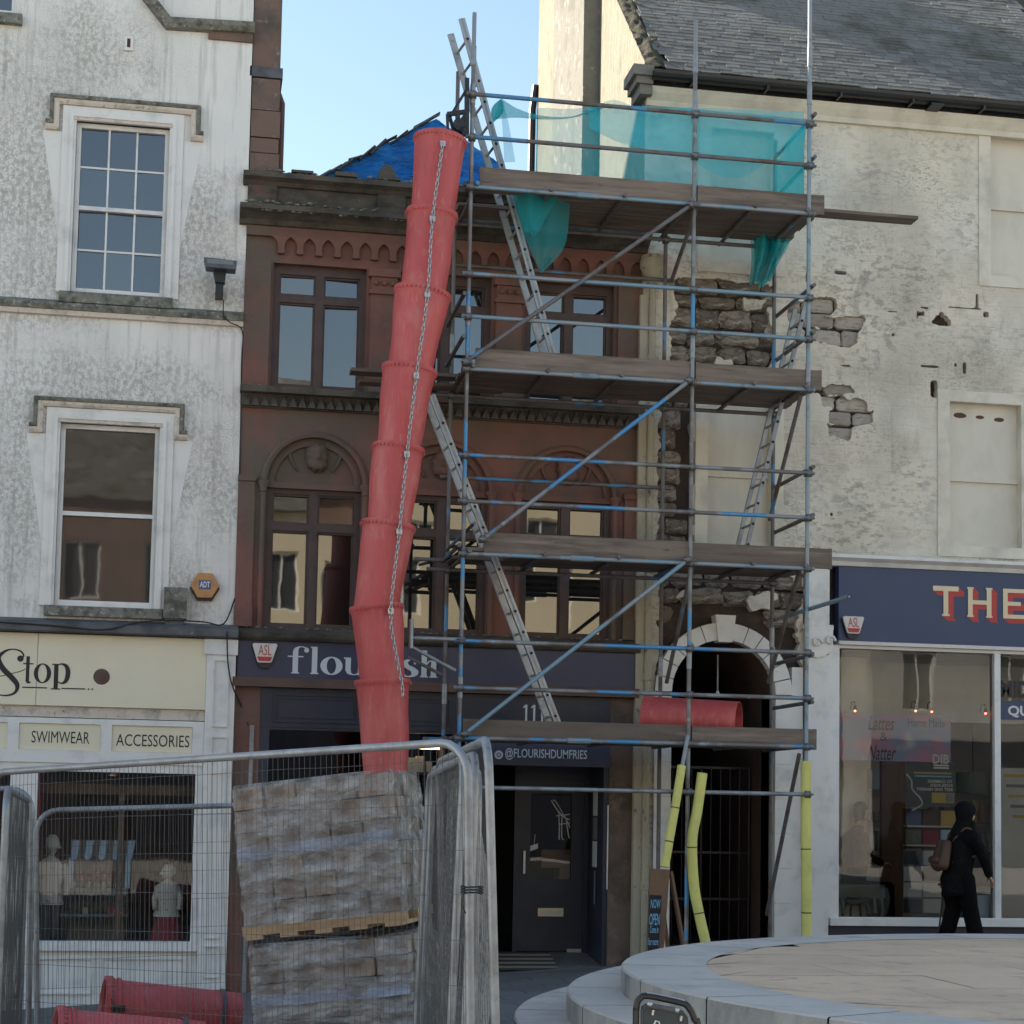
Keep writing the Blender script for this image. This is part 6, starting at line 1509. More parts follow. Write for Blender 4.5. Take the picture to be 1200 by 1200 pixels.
# ================================================================== SCAFFOLD
YF, YB = -1.60, -.35; SX = (-1.0, 1.59, 2.97); TR = .0242
LZ = [Z_(560, 218, YF), Z_(560, 431, YF), Z_(560, 647, YF), Z_(560, 867, YF)]      # underside of each lift, top to bottom
def scaffold():
    t = thing('scaffold', 'tube and board scaffold of four lifts in front of the red and cream houses', 'scaffold', (1.0, -1.0, ground(1, -1)))
    inv = parent_world(t)
    def tb(name, a, b, m='tube', r=TR, n=10): return MB().tube([a, b], r, n).build(name, m, t, smooth='auto')
    # couplers
    c = MB(); c.lathe([(.026, -.035), (.043, -.03), (.043, .03), (.026, .035)], V(0, 0, 0), 10); c.lathe([(.026, -.035), (.042, -.03), (.042, .03), (.026, .035)], V(0, -.052, 0), 10, Matrix.Rotation(R_(90), 3, 'Y')); c.box(.03, .075, -.045, -.012, -.012, .012); c.box(-.06, -.03, -.09, -.05, -.01, .01)
    cm = c.build('coupler', 'coupler', t, smooth='auto'); me = cm.data; me.transform(inv.inverted()); used = [0]
    def coup(p, rz=0):
        M_ = inv @ Matrix.Translation(p) @ Matrix.Rotation(rz, 4, 'Z')
        if not used[0]: cm.matrix_basis = M_; used[0] = 1
        else: link_mesh(me, 'coupler', t, M_)
    sl_ = MB().lathe([(.0245, -.12), (.031, -.115), (.031, .115), (.0245, .12)], V(0, 0, 0), 10).build('sleeve', 'galv', t, smooth='auto'); sme = sl_.data; sme.transform(inv.inverted()); su = [0]
    def sleeve(p):
        M_ = inv @ Matrix.Translation(p)
        if not su[0]: sl_.matrix_basis = M_; su[0] = 1
        else: link_mesh(sme, 'sleeve', t, M_)
    ftop = (Z_(555, 15, YF), Z_(816, 25, YF), 11.9); btop = (Z_(535, 84, YB), 9.0, Z_(918, 165, YB))
    fm = ('tube', 'tube', 'tube_blue'); bm_ = ('tube_rust', 'tube_rust', 'tube_rust')
    for k, x in enumerate(SX):
        for y, top, m in ((YF, ftop[k], fm[k]), (YB, btop[k], bm_[k])):
            g = ground(x, y)
            tb('standard', V(x, y, g+.02), V(x, y, top), m, n=12)
            MB().box(x-.075, x+.075, y-.075, y+.075, g+.001, g+.019).build('base_plate', 'galv', t)
            sleeve((x, y, 3.0+.4*k)); sleeve((x, y, 7.15-.2*k))
    for z in (9.95, 9.5): sleeve((SX[0], YF, z+.2)); sleeve((SX[1], YF, z+.35)); sleeve((SX[2], YF, z+.55))
    # ledgers of the front row: guard rails in pairs and one under each deck
    fl = [(113, 'tube_rust', 0, 0), (163, 'tube_rust', 0, 0), (323, 'tube_blue', 0, 0), (373, 'tube_blue', 0, 0), (535, 'tube', 0, 0), (589, 'tube', 0, 0), (752, 'tube', 0, 0), (807, 'tube', 0, 0), (923, 'galv', -.12, 0)]
    for py, m, a, b in fl:
        z = Z_(562, py, YF)
        tb('ledger', V(SX[0]-.08+a, YF-.052, z), V(SX[2]+.04+b, YF-.052, z), m)
        for x in SX: coup((x, YF, z))
    for k, z in enumerate(LZ):
        e3 = .045 if k == 3 else 0
        tb('ledger', V(SX[0]-.06, YF-.052, z-.03+e3), V(SX[2]+.06, YF-.052, z-.03+e3), ('tube_blue', 'tube_blue', 'tube_blue', 'tube')[k])
        tb('ledger', V(SX[0]-.25, YB-.052, z-.05+e3*2), V(SX[2]+.05, YB-.052, z-.05+e3*2), 'tube_rust')
        for x in SX: coup((x, YF, z-.03+e3)); coup((x, YB, z-.05+e3*2))
        for j, x in enumerate((SX[0]+.06, -.1, .75, SX[1]-.05, 2.3, SX[2]-.05)):             # transoms carry the boards
            tb('transom', V(x, YF-.12+e3*2, z-.005+e3*.4), V(x, YB+.12, z-.005+e3*.4), 'tube_rust')
        MB().tube([V(.2, YF-.056, z-.03+e3), V(.46, YF-.056, z-.03+e3)], .033, 8).build('ledger_sleeve', 'tube_blue', t, smooth='auto')
    for z in (Z_(562, 345, YB)+.35, Z_(562, 560, YB)): 
        tb('ledger', V(SX[0]-.1, YB+.05, z), V(SX[1]+.1, YB+.05, z), 'tube_rust')
    # end rails (along the depth) at the right and left ends
    for py, m, of, lab_ in ((335, 'tube_rust', 0, 0), (390, 'tube_rust', 0, 0), (548, 'tube_rust', 0, 0), (604, 'tube_rust', 0, 0), (768, 'tube_rust', .0, 0), (823, 'tube_rust', 0, 0), (713, 'tube_blue', 1.15, 0), (135, 'tube_rust', 0, 0), (185, 'tube_rust', 0, 0)):
        z = Z_(948, py, YF)
        tb('end_rail', V(SX[2]+.05, YF-.06-of, z), V(SX[2]+.05, YB+.1, z), m)
        if of: MB().lathe([(.015, 0), (.0245, 0)], V(SX[2]+.05, YF-.061-of, z), 10, Matrix.Rotation(R_(90), 3, 'X')).build('tube_mouth', 'hole_dark', t)
    for py in (345, 395, 640): 
        z = Z_(548, py, YF); tb('end_rail', V(SX[0]-.05, YF-.05, z), V(SX[0]-.05, YB+.1, z), 'tube_rust')
    # face braces
    for (x0, y0, x1, y1, m) in ((546, 424, 810, 240, 'tube_rust'), (566, 632, 808, 446, 'tube'), (545, 860, 806, 656, 'tube_blue')):
        a, b = at(x0, y0, YF-.10), at(x1, y1, YF-.10); tb('brace', a, b, m); coup((a.x, YF-.06, a.z)); coup((b.x, YF-.06, b.z))
    # ledger braces at the right end: front top to back bottom
    for ft, bt in (((941, 462), (911, 610)), ((938, 664), (907, 800)), ((944, 884), (906, 1072))):
        a, b = at(*ft, YF+.06), at(*bt, YB-.06); a.x = SX[2]-.06; b.x = SX[2]-.06; tb('brace', a, b, 'tube_rust')
    for ft, bt in (((806, 655), (782, 800)), ((806, 240), (790, 330))):
        a, b = at(*ft, YF+.06), at(*bt, YB-.06); a.x = b.x = SX[1]+.06; tb('brace', a, b, 'tube_rust')
    # brace with the padded foot at the middle standard
    a, b = at(806, 862, YF-.1), at(779, 1012, YF-.19); tb('brace', a, b, 'tube_blue')
    tb('foot_tie', V(SX[2], YB, ground(3, 0)+.12), V(SX[2]+.02, YF+.1, ground(3, 0)+.10), 'tube_rust')
    # outrigger at the left end
    z = Z_(480, 748, YF); xl = X_(478, 748, YF)
    tb('outrigger', V(xl, YF-.05, z), V(SX[0], YF-.05, z), 'galv'); tb('outrigger_post', V(xl+.02, YF-.1, z-.12), V(xl+.02, YF-.1, z+.2), 'galv', .03); coup((SX[0], YF, z))
    tb('outrigger_stay', at(482, 758, YF-.05), at(534, 786, YF-.12), 'galv', .02); tb('outrigger_stay', at(478, 770, YB), at(520, 792, YB), 'tube_rust', .02)
    a, b = at(486, 655, YB-.05), at(522, 656, YB-.05); tb('outrigger', a, V(SX[0], YB-.05, a.z), 'tube_rust')
    tb('end_stay', at(523, 645, YB), at(556, 613, YF), 'tube_rust', .02)
    # boards
    bw = .225
    def board(x0, x1, y0, y1, z0, z1, name='board'):
        o = MB().box(x0, x1, y0, y1, z0, z1).build(name, 'board_wood', t)
        return o
    random.seed(4)
    for k, z in enumerate(LZ):
        zt = z+.02
        for j in range(5):
            y0 = YF+.045+j*(bw+.006); cut = .62 if (k in (0, 2) and j in (1, 2)) else 0
            x0 = SX[0]-.02+cut+random.uniform(-.02, .02); x1 = SX[2]+(.12 if k != 1 else .1)
            xm = SX[1]+random.uniform(-.12, .0)
            board(x0, xm, y0, y0+bw, zt, zt+.038); board(xm+.008, x1+random.uniform(-.02, .05), y0, y0+bw, zt+random.uniform(.0, .006), zt+.042)
            for xx in (x1,): pass
        # toe boards on edge, one per bay
        e = X_((966, 963, 975, 957)[k], 300+k*200, YF)
        s = X_((560, 556, 566, 541)[k], 300+k*200, YF)
        xm = SX[1]+(.03 if k != 2 else -.02)
        for a_, b_, dz in ((s, xm, 0), (xm+.012, e, -.008)):
            board(a_, b_, YF+.005, YF+.043, z-.005+dz, z+.225+dz, 'toe_board')
            for xx in (a_+.003, b_-.043): MB().box(xx, xx+.04, YF+.002, YF+.046, z-.008+dz, z+.228+dz).build('board_hoop', 'board_wood' if xx == a_+.003 else 'board_wood', t)
        yy = YB-.07
        board(SX[0]-.1, SX[2]+.1, yy, yy+.038, zt+.05, zt+.27, 'toe_board') if k in (0, 1) and False else None
    # long boards that run past the ends
    zb = LZ[0]+.075; x1 = X_(1066, 252, -1.2); board(2.2, x1, -1.46, -1.235, zb, zb+.038, 'long_board')
    zb = LZ[1]+.065; x0 = X_(410, 440, -.7); board(x0, -.3, -.85, -.62, zb, zb+.038, 'long_board'); board(x0+.12, -.4, -.60, -.38, zb-.06, zb-.022, 'long_board')
    zb = LZ[1]+.03; p = X_(545, 440, YF)
    return t
SC = scaffold()

def ladder(label, n0, n1, f0, f1, m='alu', step=.254, w=.075):
    """n0-n1 near stile, f0-f1 far stile (bottom to top)"""
    n0, n1, f0, f1 = map(Vector, (n0, n1, f0, f1))
    t = thing('ladder', label, 'ladder', tuple((n0+f0)/2)); sd = (f0-n0).normalized()
    up = sd.cross((n1-n0).normalized())
    for a, b, s in ((n0, n1, -1), (f0, f1, 1)):
        st = MB().bar(a, b, .03, w, up).build('stile', m, t)
        MB().bar(a+(b-a).normalized()*-.0+sd*s*.016, b+sd*s*.016, .004, w*.35, up).build('stile_groove', 'galv', st)
    L = (n1-n0).length; k = 1; d = (n1-n0).normalized()
    while k*step < L-.1:
        a = n0+(n1-n0)*(k*step/L); b = f0+(f1-f0)*(k*step/L)
        rg = MB().tube([a-sd*.02, b+sd*.02], .016, 8).build('rung', m, t, smooth='auto')
        MB().tube([a-sd*.0235, a-sd*.0195], .017, 8).build('rung_end', 'hole_dark', rg)
        k += 1
    for a in (n0, f0): MB().bar(a-d*.03, a+d*.05, .04, w+.012, up).build('rubber_foot', 'rubber', t)
    return t
def ladders():
    zb = LZ[1]+.075
    a, b = at(645, 405, -1.12), at(541, 22, -1.12); c, d = at(633, 402, -.78), at(528, 40, -.78)
    def drop(p, q, z): return p+(q-p)*((z-p.z)/(q.z-p.z))
    ladder('tall aluminium ladder rising above the top of the scaffold', drop(a, b, zb), b, drop(c, d, zb), d)
    zb = LZ[3]+.075; a, b = at(650, 838, -1.12), at(506, 463, -1.12); c, d = at(640, 838, -.80), at(500, 470, -.80)
    ladder('aluminium ladder leaning between the lower lifts behind the red chute', drop(a, b, zb), b, drop(c, d, zb), d)
    zb = LZ[2]+.075; a, b = at(879, 626, -.95), at(945, 352, -.95); c, d = at(868, 626, -.62), at(932, 362, -.62)
    ladder('narrow grey ladder at the right end of the scaffold in front of the cream wall', drop(a, b, zb), b, drop(c, d, zb), d, 'galv', .254, .05)
ladders()

# ------------------------------------------------------------------ rubbish chute
CHT = [(516.5, 163, 29.5), (506, 250, 29), (496, 342, 31), (480, 432, 30), (467, 524, 29), (455, 614, 30), (441, 710, 29), (449, 797, 30)]
def chute_seg(name, parent, a, b, r0, r1, rim=True, wob=0):
    """one tapered plastic barrel from a (top) to b; ribbed collar at the top"""
    a, b = Vector(a), Vector(b); d = (b-a); L = d.length; q = d.to_track_quat('Z', 'Y').to_matrix()
    prof = [(r0-.02, .02), (r0-.008, .0), (r0+.016, .0), (r0+.018, .035), (r0+.004, .06), (r0-.004, .10)]
    for k in range(1, 9): prof.append((r0-.004+(r1-r0+.004)*k/8, .10+(L-.10)*k/8))
    prof += [(r1-.008, L), (r1-.012, L-.02), (r0-.02, .02)]
    m = MB().lathe(prof, a, 40, q)
    if wob: m.v = [p+(d.normalized().orthogonal())*0+V(mnoise.noise(p*2.2)*wob, mnoise.noise(p*2.2+V(9, 0, 0))*wob, 0) for p in m.v]
    o = m.build(name, 'chute_red', parent, smooth='auto')
    if rim:
        n = 36
        for k in range(0):
            pass
        bb = MB()
        for k in range(n):
            an = 2*math.pi*k/n; c = V(math.cos(an), math.sin(an), 0); tn = V(-math.sin(an), math.cos(an), 0)
            P = [c*(r0+.010)+tn*s*.008+V(0, 0, z) for z in (.022, .058) for s in (-1, 1)]
            Q = [c*(r0+.0185)+tn*s*.005+V(0, 0, z) for z in (.028, .052) for s in (-1, 1)]
            k0 = len(bb.v); bb.v += [a+q@p for p in P+Q]
            for f_ in ((4, 5, 7, 6), (0, 1, 5, 4), (2, 6, 7, 3), (0, 4, 6, 2), (1, 3, 7, 5)): bb.face([k0+i for i in f_])
        stuff(bb.build('collar_ribs', 'chute_rib', o))
    return o
def chute():
    Y = -1.62
    C_ = [at(px, py, Y-.02*i) for i, (px, py, r) in enumerate(CHT)]
    end = at(453, 925, Y-.16)
    t = thing('rubbish_chute', 'long red rubbish chute of stacked barrels hanging beside the scaffold', 'chute', tuple(end))
    for i, (px, py, r) in enumerate(CHT):
        a = C_[i]; b = C_[i+1] if i < 7 else end
        d = (b-a).normalized(); r0 = r/103.5
        chute_seg('chute_barrel', t, a, b+d*.11 if i < 7 else b, r0, .238 if i < 7 else .235, wob=.022)
    # clouded strap under the last collar
    # chain along the front
    pts = [at(519, 168, Y-.33), at(507, 256, Y-.35), at(501, 345, Y-.38), at(488, 440, Y-.39), at(477, 532, Y-.41), at(468, 623, Y-.43), at(458, 716, Y-.45), at(463, 760, Y-.45), at(471, 800, Y-.46), at(472, 817, Y-.48)]
    P = [V(*p) for p in spline([tuple(p) for p in pts], 14)]
    run = [P[0]]; b = MB(); acc = 0; ln = .055; k = 0; cur = P[0]
    for p in P[1:]:
        while (p-cur).length >= ln:
            d = (p-cur).normalized(); nx = cur+d*ln; m = (cur+nx)/2
            s1 = d.orthogonal().normalized(); s1 = Matrix.Rotation(R_(90*(k % 2)+20), 3, d)@s1
            b.tube([m+d*(.038*math.cos(a))+s1*(.016*math.sin(a)) for a in [2*math.pi*i/8 for i in range(8)]], .0068, 4, closed=True); cur = nx; k += 1
    stuff(b.build('chain', 'chain', t, smooth=True))
    for p in pts[:7]:
        MB().box(p.x-.03, p.x+.03, p.y+.0, p.y+.05, p.z-.03, p.z+.03).build('chain_anchor', 'chain', t)
    # steel hanger bracket at the top
    br = MB()
    def s(a, b, w=.045): br.bar(a, b, w, w)
    y = Y
    A, B, Cc, D = at(524, 134, y), at(546, 131, y), at(525, 158, y), at(547, 156, y)
    s(A, B); s(A, Cc, .03); s(at(514, 160, y-.02), D, .06); s(at(528, 136, y), at(546, 106, y), .03); s(at(530, 157, y), at(546, 133, y), .035); s(at(547, 92, y), at(547, 158, y), .05); s(at(540, 155, y-.1), at(548, 136, y+.1), .035); s(at(527, 137, y+.1), at(533, 158, y), .03); s(at(536, 133, y+.0), at(538, 158, y), .05)
    br.build('hanger_bracket', 'black_metal', t)
    MB().tube([at(519, 158, y-.05), at(519, 170, Y-.28)], .012, 6).build('hanger_link', 'black_metal', t)
    MB().lathe([(.001, -.02), (.07, -.02), (.07, .02), (.001, .02)], at(538, 146, y-.04), 12, Matrix.Rotation(R_(90), 3, 'X')).build('winch_drum', 'black_metal', t)
    # piece of barrel lying on the first lift
    a, b = at(757, 826, -.78), at(866, 838, -1.30); zc = LZ[3]+.06+.24
    a.z = b.z = zc; a.z += .03
    c = thing('loose_chute_barrel', 'red chute barrel lying on the lowest scaffold lift in front of the arch', 'chute barrel', (1.9, -1.2, LZ[3]+.06))
    chute_seg('barrel', c, a, b, .26, .225)
chute()

# ------------------------------------------------------------------ debris netting
def nets():
    Y = YF+.07
    ztop = Z_(760, 121, YF); zbot = LZ[0]+.10
    t = thing('debris_net', 'teal debris netting tied along the guard rails of the top lift', 'netting', (1.2, Y, zbot))
    xa, xb = X_(628, 150, Y), SX[2]-.03
    def fn(u, v):
        x = xa+(xb-xa)*u; sag = .11*abs(math.sin(u*math.pi*3.5))**1.5+(.18*max(0, 1-u*7))
        z = zbot+(ztop+.02-sag-zbot)*v
        return (x, Y+.06*mnoise.noise(V(x*2.5+z*2, z*1.2, 0))+.03*mnoise.noise(V(x*8+z*4, z*3, 3))+.02*math.sin(x*19+z*5)*(1-v), z)
    MB().grid(fn, 110, 24).build('net_sheet', 'net', t, smooth=True, fix=False)
    def over(u, v):                                             # added second sheet, shaped to brighten the net like a sunlit wedge
        px = 690+252*u; low = (150+52*math.sin(u*2.6)**2+10*math.sin(u*11))*(1-u*.05); py = 122+9*u+(low-122)*v
        return at(px, py, Y-.05+.05*mnoise.noise(V(u*9, v*3, 2)))
    MB().grid(over, 60, 14).build('net_lit_wedge', 'net', t, smooth=True, fix=False)
    def band(u, v):
        p0 = spline([(587, 115), (606, 127), (632, 135), (665, 137), (690, 130), (715, 122)], 10); p1 = spline([(578, 140), (605, 138), (632, 140), (665, 139), (690, 133), (715, 124)], 10)
        i = min(len(p0)-1, int(u*(len(p0)-1))); a = p0[i]; b = p1[min(i, len(p1)-1)]
        px, py = a[0]+(b[0]-a[0])*v, a[1]+(b[1]-a[1])*v
        return at(px, py, Y-.04+.03*math.sin(v*9+u*20))
    MB().grid(band, 40, 6).build('net_edge', 'net_thick', t, smooth=True, fix=False)
    def strip(u, v):
        px = 587+(2+11*(v**.7))*u+(2 if v > .5 else 0)*0; py = 118+72*v
        return at(px+4*v, py, Y-.02+.03*math.sin(u*5+v*3))
    MB().grid(strip, 6, 14).build('net_tail', 'net', t, smooth=True, fix=False)
    def bunch(u, v):
        a = 2*math.pi*u; r = .06*math.sin(math.pi*min(1, v*1.1+.05))*(1+.3*math.sin(a*4)); c = at(587-10*v, 117+30*v, Y-.03); return c+V(r*math.cos(a), r*math.sin(a), 0)
    MB().grid(bunch, 16, 10, True).build('net_bunch', 'net_thick', t, smooth=True, fix=False)
    def end(u, v):
        y = Y+(YB-.15-Y)*u; z = zbot+(ztop-.15*u-zbot)*v
        return (SX[2]-.04+.05*mnoise.noise(V(y*3, z*2, 5)), y, z)
    MB().grid(end, 16, 12).build('net_end', 'net_thick', t, smooth=True, fix=False)
    t = thing('debris_net', 'teal netting hanging as a pouch below the top lift beside the ladder', 'netting', (-.3, -1.3, 7.8))
    for off, k in ((0, 0),):
        def pouch(u, v):
            L = spline([(598, 222), (606, 250), (618, 285), (634, 320)], 8); Rr = spline([(668, 222), (667, 255), (660, 292), (634, 321)], 8)
            i = v*(min(len(L), len(Rr))-1); j = int(i); a = L[j]; b = Rr[j]
            px, py = a[0]+(b[0]-a[0])*u, a[1]+(b[1]-a[1])*u
            return at(px, py, -1.25+off*2-.10*math.sin(math.pi*u)*math.sin(math.pi*min(1, v+.1))*(1 if k == 0 else -1)+.025*math.sin(u*14+v*4))
        MB().grid(pouch, 24, 24).build('net_fold', 'net', t, smooth=True, fix=False)
        MB().grid(lambda u, v: pouch(u*(1-.75*v), v*.62)+V(0, -.08-.04*math.sin(u*6), 0), 20, 16).build('net_fold', 'net', t, smooth=True, fix=False)
    t = thing('debris_net', 'dark teal bundle of netting hanging below the top lift at the right', 'netting', (2.9, -.5, 8.1))
    def bag(u, v):
        bot = 335-5*abs(math.sin(u*5+.6))-12*max(0, u-.75)/.25+1.5*math.sin(u*17); px = 881+(40-8*v+5*math.sin(v*5))*u+3*math.sin(v*3); py = 262+(bot-262)*v
        return at(px, py, -.55+.10*math.sin(u*16+v*2.5)+.05*math.sin(u*31+v*7))
    MB().grid(lambda u, v: bag(u, v)+V(0, .12, .02), 40, 20).build('net_fold', 'net_thick', t, smooth=True, fix=False)
    MB().grid(bag, 60, 26).build('net_bundle', 'net_thick', t, smooth=True, fix=False)
    def flap(u, v):
        return at(884+34*u, 250+(70-25*u)*v*.9+8*math.sin(u*5), -.5+.05*math.sin(u*9+v*3))
    MB().grid(flap, 16, 12).build('net_flap', 'net', t, smooth=True, fix=False)
nets()

def sleeves():
    def foam(label, pts, r=.058, k=6):
        P = spline([tuple(p) for p in pts], k)
        t = thing('foam_sleeve', label, 'foam sleeve', tuple(P[-1]))
        b = MB().tube(P, r, 16); b.build('sleeve', 'foam', t, smooth='auto')
        for f_ in (.45, .78):
            i = int(len(P)*f_); d = (Vector(P[i+1])-Vector(P[i])).normalized()
            MB().tube([Vector(P[i])-d*.006, Vector(P[i])+d*.006], r+.002, 16).build('cable_tie', 'black_metal', t)
        return t
    g = ground(SX[2], YF)
    foam('straight yellow foam sleeve on the right scaffold standard beside the cafe', [V(SX[2], YF, Z_(950, 892, YF)), V(SX[2], YF, 1.5), V(SX[2]+.01, YF, .9), V(SX[2]+.015, YF, g+.02)])
    foam('bent yellow foam sleeve leaning on the middle scaffold standard', [at(823, 906, YF-.08), at(817, 950, YF-.09), at(811, 985, YF-.09), at(813, 1035, YF-.08), at(819, 1070, YF-.1), at(830, 1118, YF-.12)])
    foam('yellow foam sleeve on the slanting brace above the chalkboard sign', [at(799, 897, YF-.12), at(793, 935, YF-.14), at(787, 970, YF-.16), at(779, 1016, YF-.19)], .048)
    # chalk A-board
    Yb = -1.25; gz = ground(1.6, Yb)
    t = thing('pavement_sign', 'wooden chalkboard pavement sign with blue chalk writing by the passage', 'sign', (X_(772, 1110, Yb), Yb, gz))
    a, b, c, d = at(762, 1018, Yb), at(785, 1019, Yb), at(776, 1122, Yb-.1), at(757, 1120, Yb-.1)
    def leaf(P, th, nm, m, off=0):
        n = (P[1]-P[0]).cross(P[3]-P[0]).normalized(); n = -n if n.y > 0 else n
        q = MB(); q.v = [p+n*off for p in P]+[p+n*(off-th) for p in P]; q.face((0, 1, 2, 3)); q.face((7, 6, 5, 4))
        for k in range(4): q.face((k, (k+1) % 4, 4+(k+1) % 4, 4+k))
        return q.build(nm, m, t)
    for p in (c, d): p.z = gz
    fr = leaf([a, b, c, d], .03, 'front_board', 'wood_brown')
    def lerp(u, v): return (a+(b-a)*u)*(1-v)+(d+(c-d)*u)*v
    leaf([lerp(.02, .25), lerp(.66, .25), lerp(.70, .97), lerp(.08, .97)], .004, 'chalkboard', 'chalkboard', .005)
    for k, (w, u0, u1) in enumerate((('NOW', .10, .62), ('OPEN', .06, .64), ('Come in', .12, .6), ('for more', .06, .64))):
        vs, fs = font_mesh(w, .01); x0, x1 = min(v.x for v in vs), max(v.x for v in vs); z0, z1 = min(v.y for v in vs), max(v.y for v in vs)
        q = MB(); va = .29+k*.115+(.02 if k else 0); hh = (.085, .11, .07, .07)[k]
        n = (b-a).cross(d-a).normalized(); n = -n if n.y > 0 else n
        for v in vs: q.v.append(lerp(u0+(u1-u0)*(v.x-x0)/(x1-x0), va+hh*(1-(v.y-z0)/(z1-z0)))+n*.008)
        for f_ in fs: q.face(f_)
        q.build('chalk_word', 'chalk_blue', t, fix=False)
    e0, e1 = at(786, 1022, Yb+.1), at(806, 1112, Yb+.45); e1.z = gz
    MB().bar(e0, e1, .03, .06).build('rear_leg', 'wood_brown', t); e0, e1 = at(772, 1022, Yb+.1), at(786, 1112, Yb+.45); e1.z = gz
    MB().bar(e0, e1, .03, .06).build('rear_leg', 'wood_brown', t)
sleeves()

# ================================================================== FOREGROUND
def frame_matrix(o, xdir, up):
    x = Vector(xdir).normalized(); u = Vector(up); u = (u-x*u.dot(x)).normalized(); y = u.cross(x)
    return Matrix(((x.x, y.x, u.x, o[0]), (x.y, y.y, u.y, o[1]), (x.z, y.z, u.z, o[2]), (0, 0, 0, 1)))
def fence_panel(label, tl, tr, H=2.0, up=(0, 0, 1), bow=0.0, rad=.16, wr=.0014, foot=True, wm='wire'):
    """mesh site-fence panel hung from its top corners"""
    tl, tr = Vector(tl), Vector(tr); W = (tr-tl).length; M_ = frame_matrix(tl, tr-tl, up)
    bl = M_ @ V(0, 0, -H); Mb = M_ @ Matrix.Translation((0, 0, -H))
    t = thing('fence_panel', label, 'fence panel', M=Mb, group='mesh site fence panels')
    def L(x, y, z): return Mb @ V(x, y, z)
    top = [(0, 0)]+[(0, H-rad)]+[(rad-rad*math.cos(a), H-rad+rad*math.sin(a)) for a in [math.pi/2*k/5 for k in range(1, 6)]]+[(W-rad+rad*math.sin(a), H-rad+rad*math.cos(a)) for a in [math.pi/2*k/5 for k in range(0, 6)]]+[(W, 0)]
    MB().tube([L(x, 0, z) for x, z in top], .0205, 10).build('frame', 'galv', t, smooth='auto'); MB().tube([L(.02, 0, .12), L(W-.02, 0, .12)], .018, 8).build('bottom_rail', 'galv', t, smooth='auto')
    w = MB(); n = int(W/.0375)
    def by(x, z): return bow*math.sin(math.pi*x/W)*math.sin(math.pi*z/H)
    for k in range(1, n):
        x = W*k/n; e = rad-math.sqrt(max(0, rad*rad-max(0, rad-min(x, W-x))**2)) if min(x, W-x) < rad else 0
        zs_ = [.12+(H-e-.12)*j/6 for j in range(7)]; w.tube([L(x+.004*mnoise.noise(V(k*3.3, z, 0)), by(x, z)+.006*mnoise.noise(V(k, z*2, 4)), z) for z in zs_], wr, 3, caps=False)
    z = .32
    while z < H-.05:
        w.tube([L(W*j/12, by(W*j/12, z)+.008*mnoise.noise(V(j, z, 1)), z+.006*mnoise.noise(V(j*.7, z*9, 2))) for j in range(13)], wr*1.05, 3, caps=False); z += .2
    stuff(w.build('wire_mesh', wm, t, fix=False))
    if foot:
        for x in (0, W):
            p = L(x, 0, 0); MB().box(p.x-.11, p.x+.11, p.y-.3, p.y+.3, ground(p.x, p.y), max(p.z-.001, ground(p.x, p.y)+.1)).build('foot_block', 'rubber', t)
    return t
def fences():
    a = atd(548, 869, 8.0); b = atd(-4, 905, 10.3); b2 = a+(b-a)*1.02
    fence_panel('long mesh fence panel in front of the wrapped pallets', b2, a, 2.0)
    fence_panel('mesh fence panel standing behind the wrapped pallets in front of the cream shop', atd(42, 950, 12.8), atd(500, 938, 13.1), 1.78)
    fence_panel('mesh fence panel cut by the left edge of the picture', atd(-420, 925, 12.6), atd(38, 924, 12.9), 1.85)
    fence_panel('mesh fence panel seen nearly edge on at the left', atd(8, 925, 9.9), atd(33, 938, 13.0), 1.85)
    fence_panel('mesh fence panel seen edge on beside the pallets, corner arched above the others', atd(572, 866, 7.75), atd(514, 893, 10.6), 2.0, up=(-.045, 0, 1), wr=.0007)
    fence_panel('second mesh fence panel of the edge on bundle beside the pallets', atd(558, 884, 8.2), atd(508, 902, 11.2), 2.0, up=(.02, 0, 1), wr=.0007)
    fence_panel('third mesh fence panel of the edge on bundle nearest the pallets', atd(544, 888, 8.5), atd(503, 910, 11.6), 2.0, up=(.03, 0, 1), wr=.0007)
    fence_panel('mesh fence panel bulging out beside the dark doorway', atd(561, 905, 8.6), atd(528, 908, 11.4), 1.95, bow=-.19, wm='galv', wr=.0018)
    # wire ties
    p = atd(553, 1046, 7.85); t = thing('wire_tie', 'black twisted wire tie holding the fence uprights together', 'wire tie', tuple(p))
    for k in range(3): MB().tube([p+V(.05*math.cos(a), .04*math.sin(a), .012*k+.004*math.sin(a*3)) for a in [2*math.pi*i/10 for i in range(10)]], .0035, 4, closed=True).build('loop', 'cable', t)
    MB().tube([p+V(-.04, -.03, 0), p+V(-.05, -.03, -.05), p+V(-.03, -.04, -.09)], .003, 4).build('tail', 'cable', t)
fences()
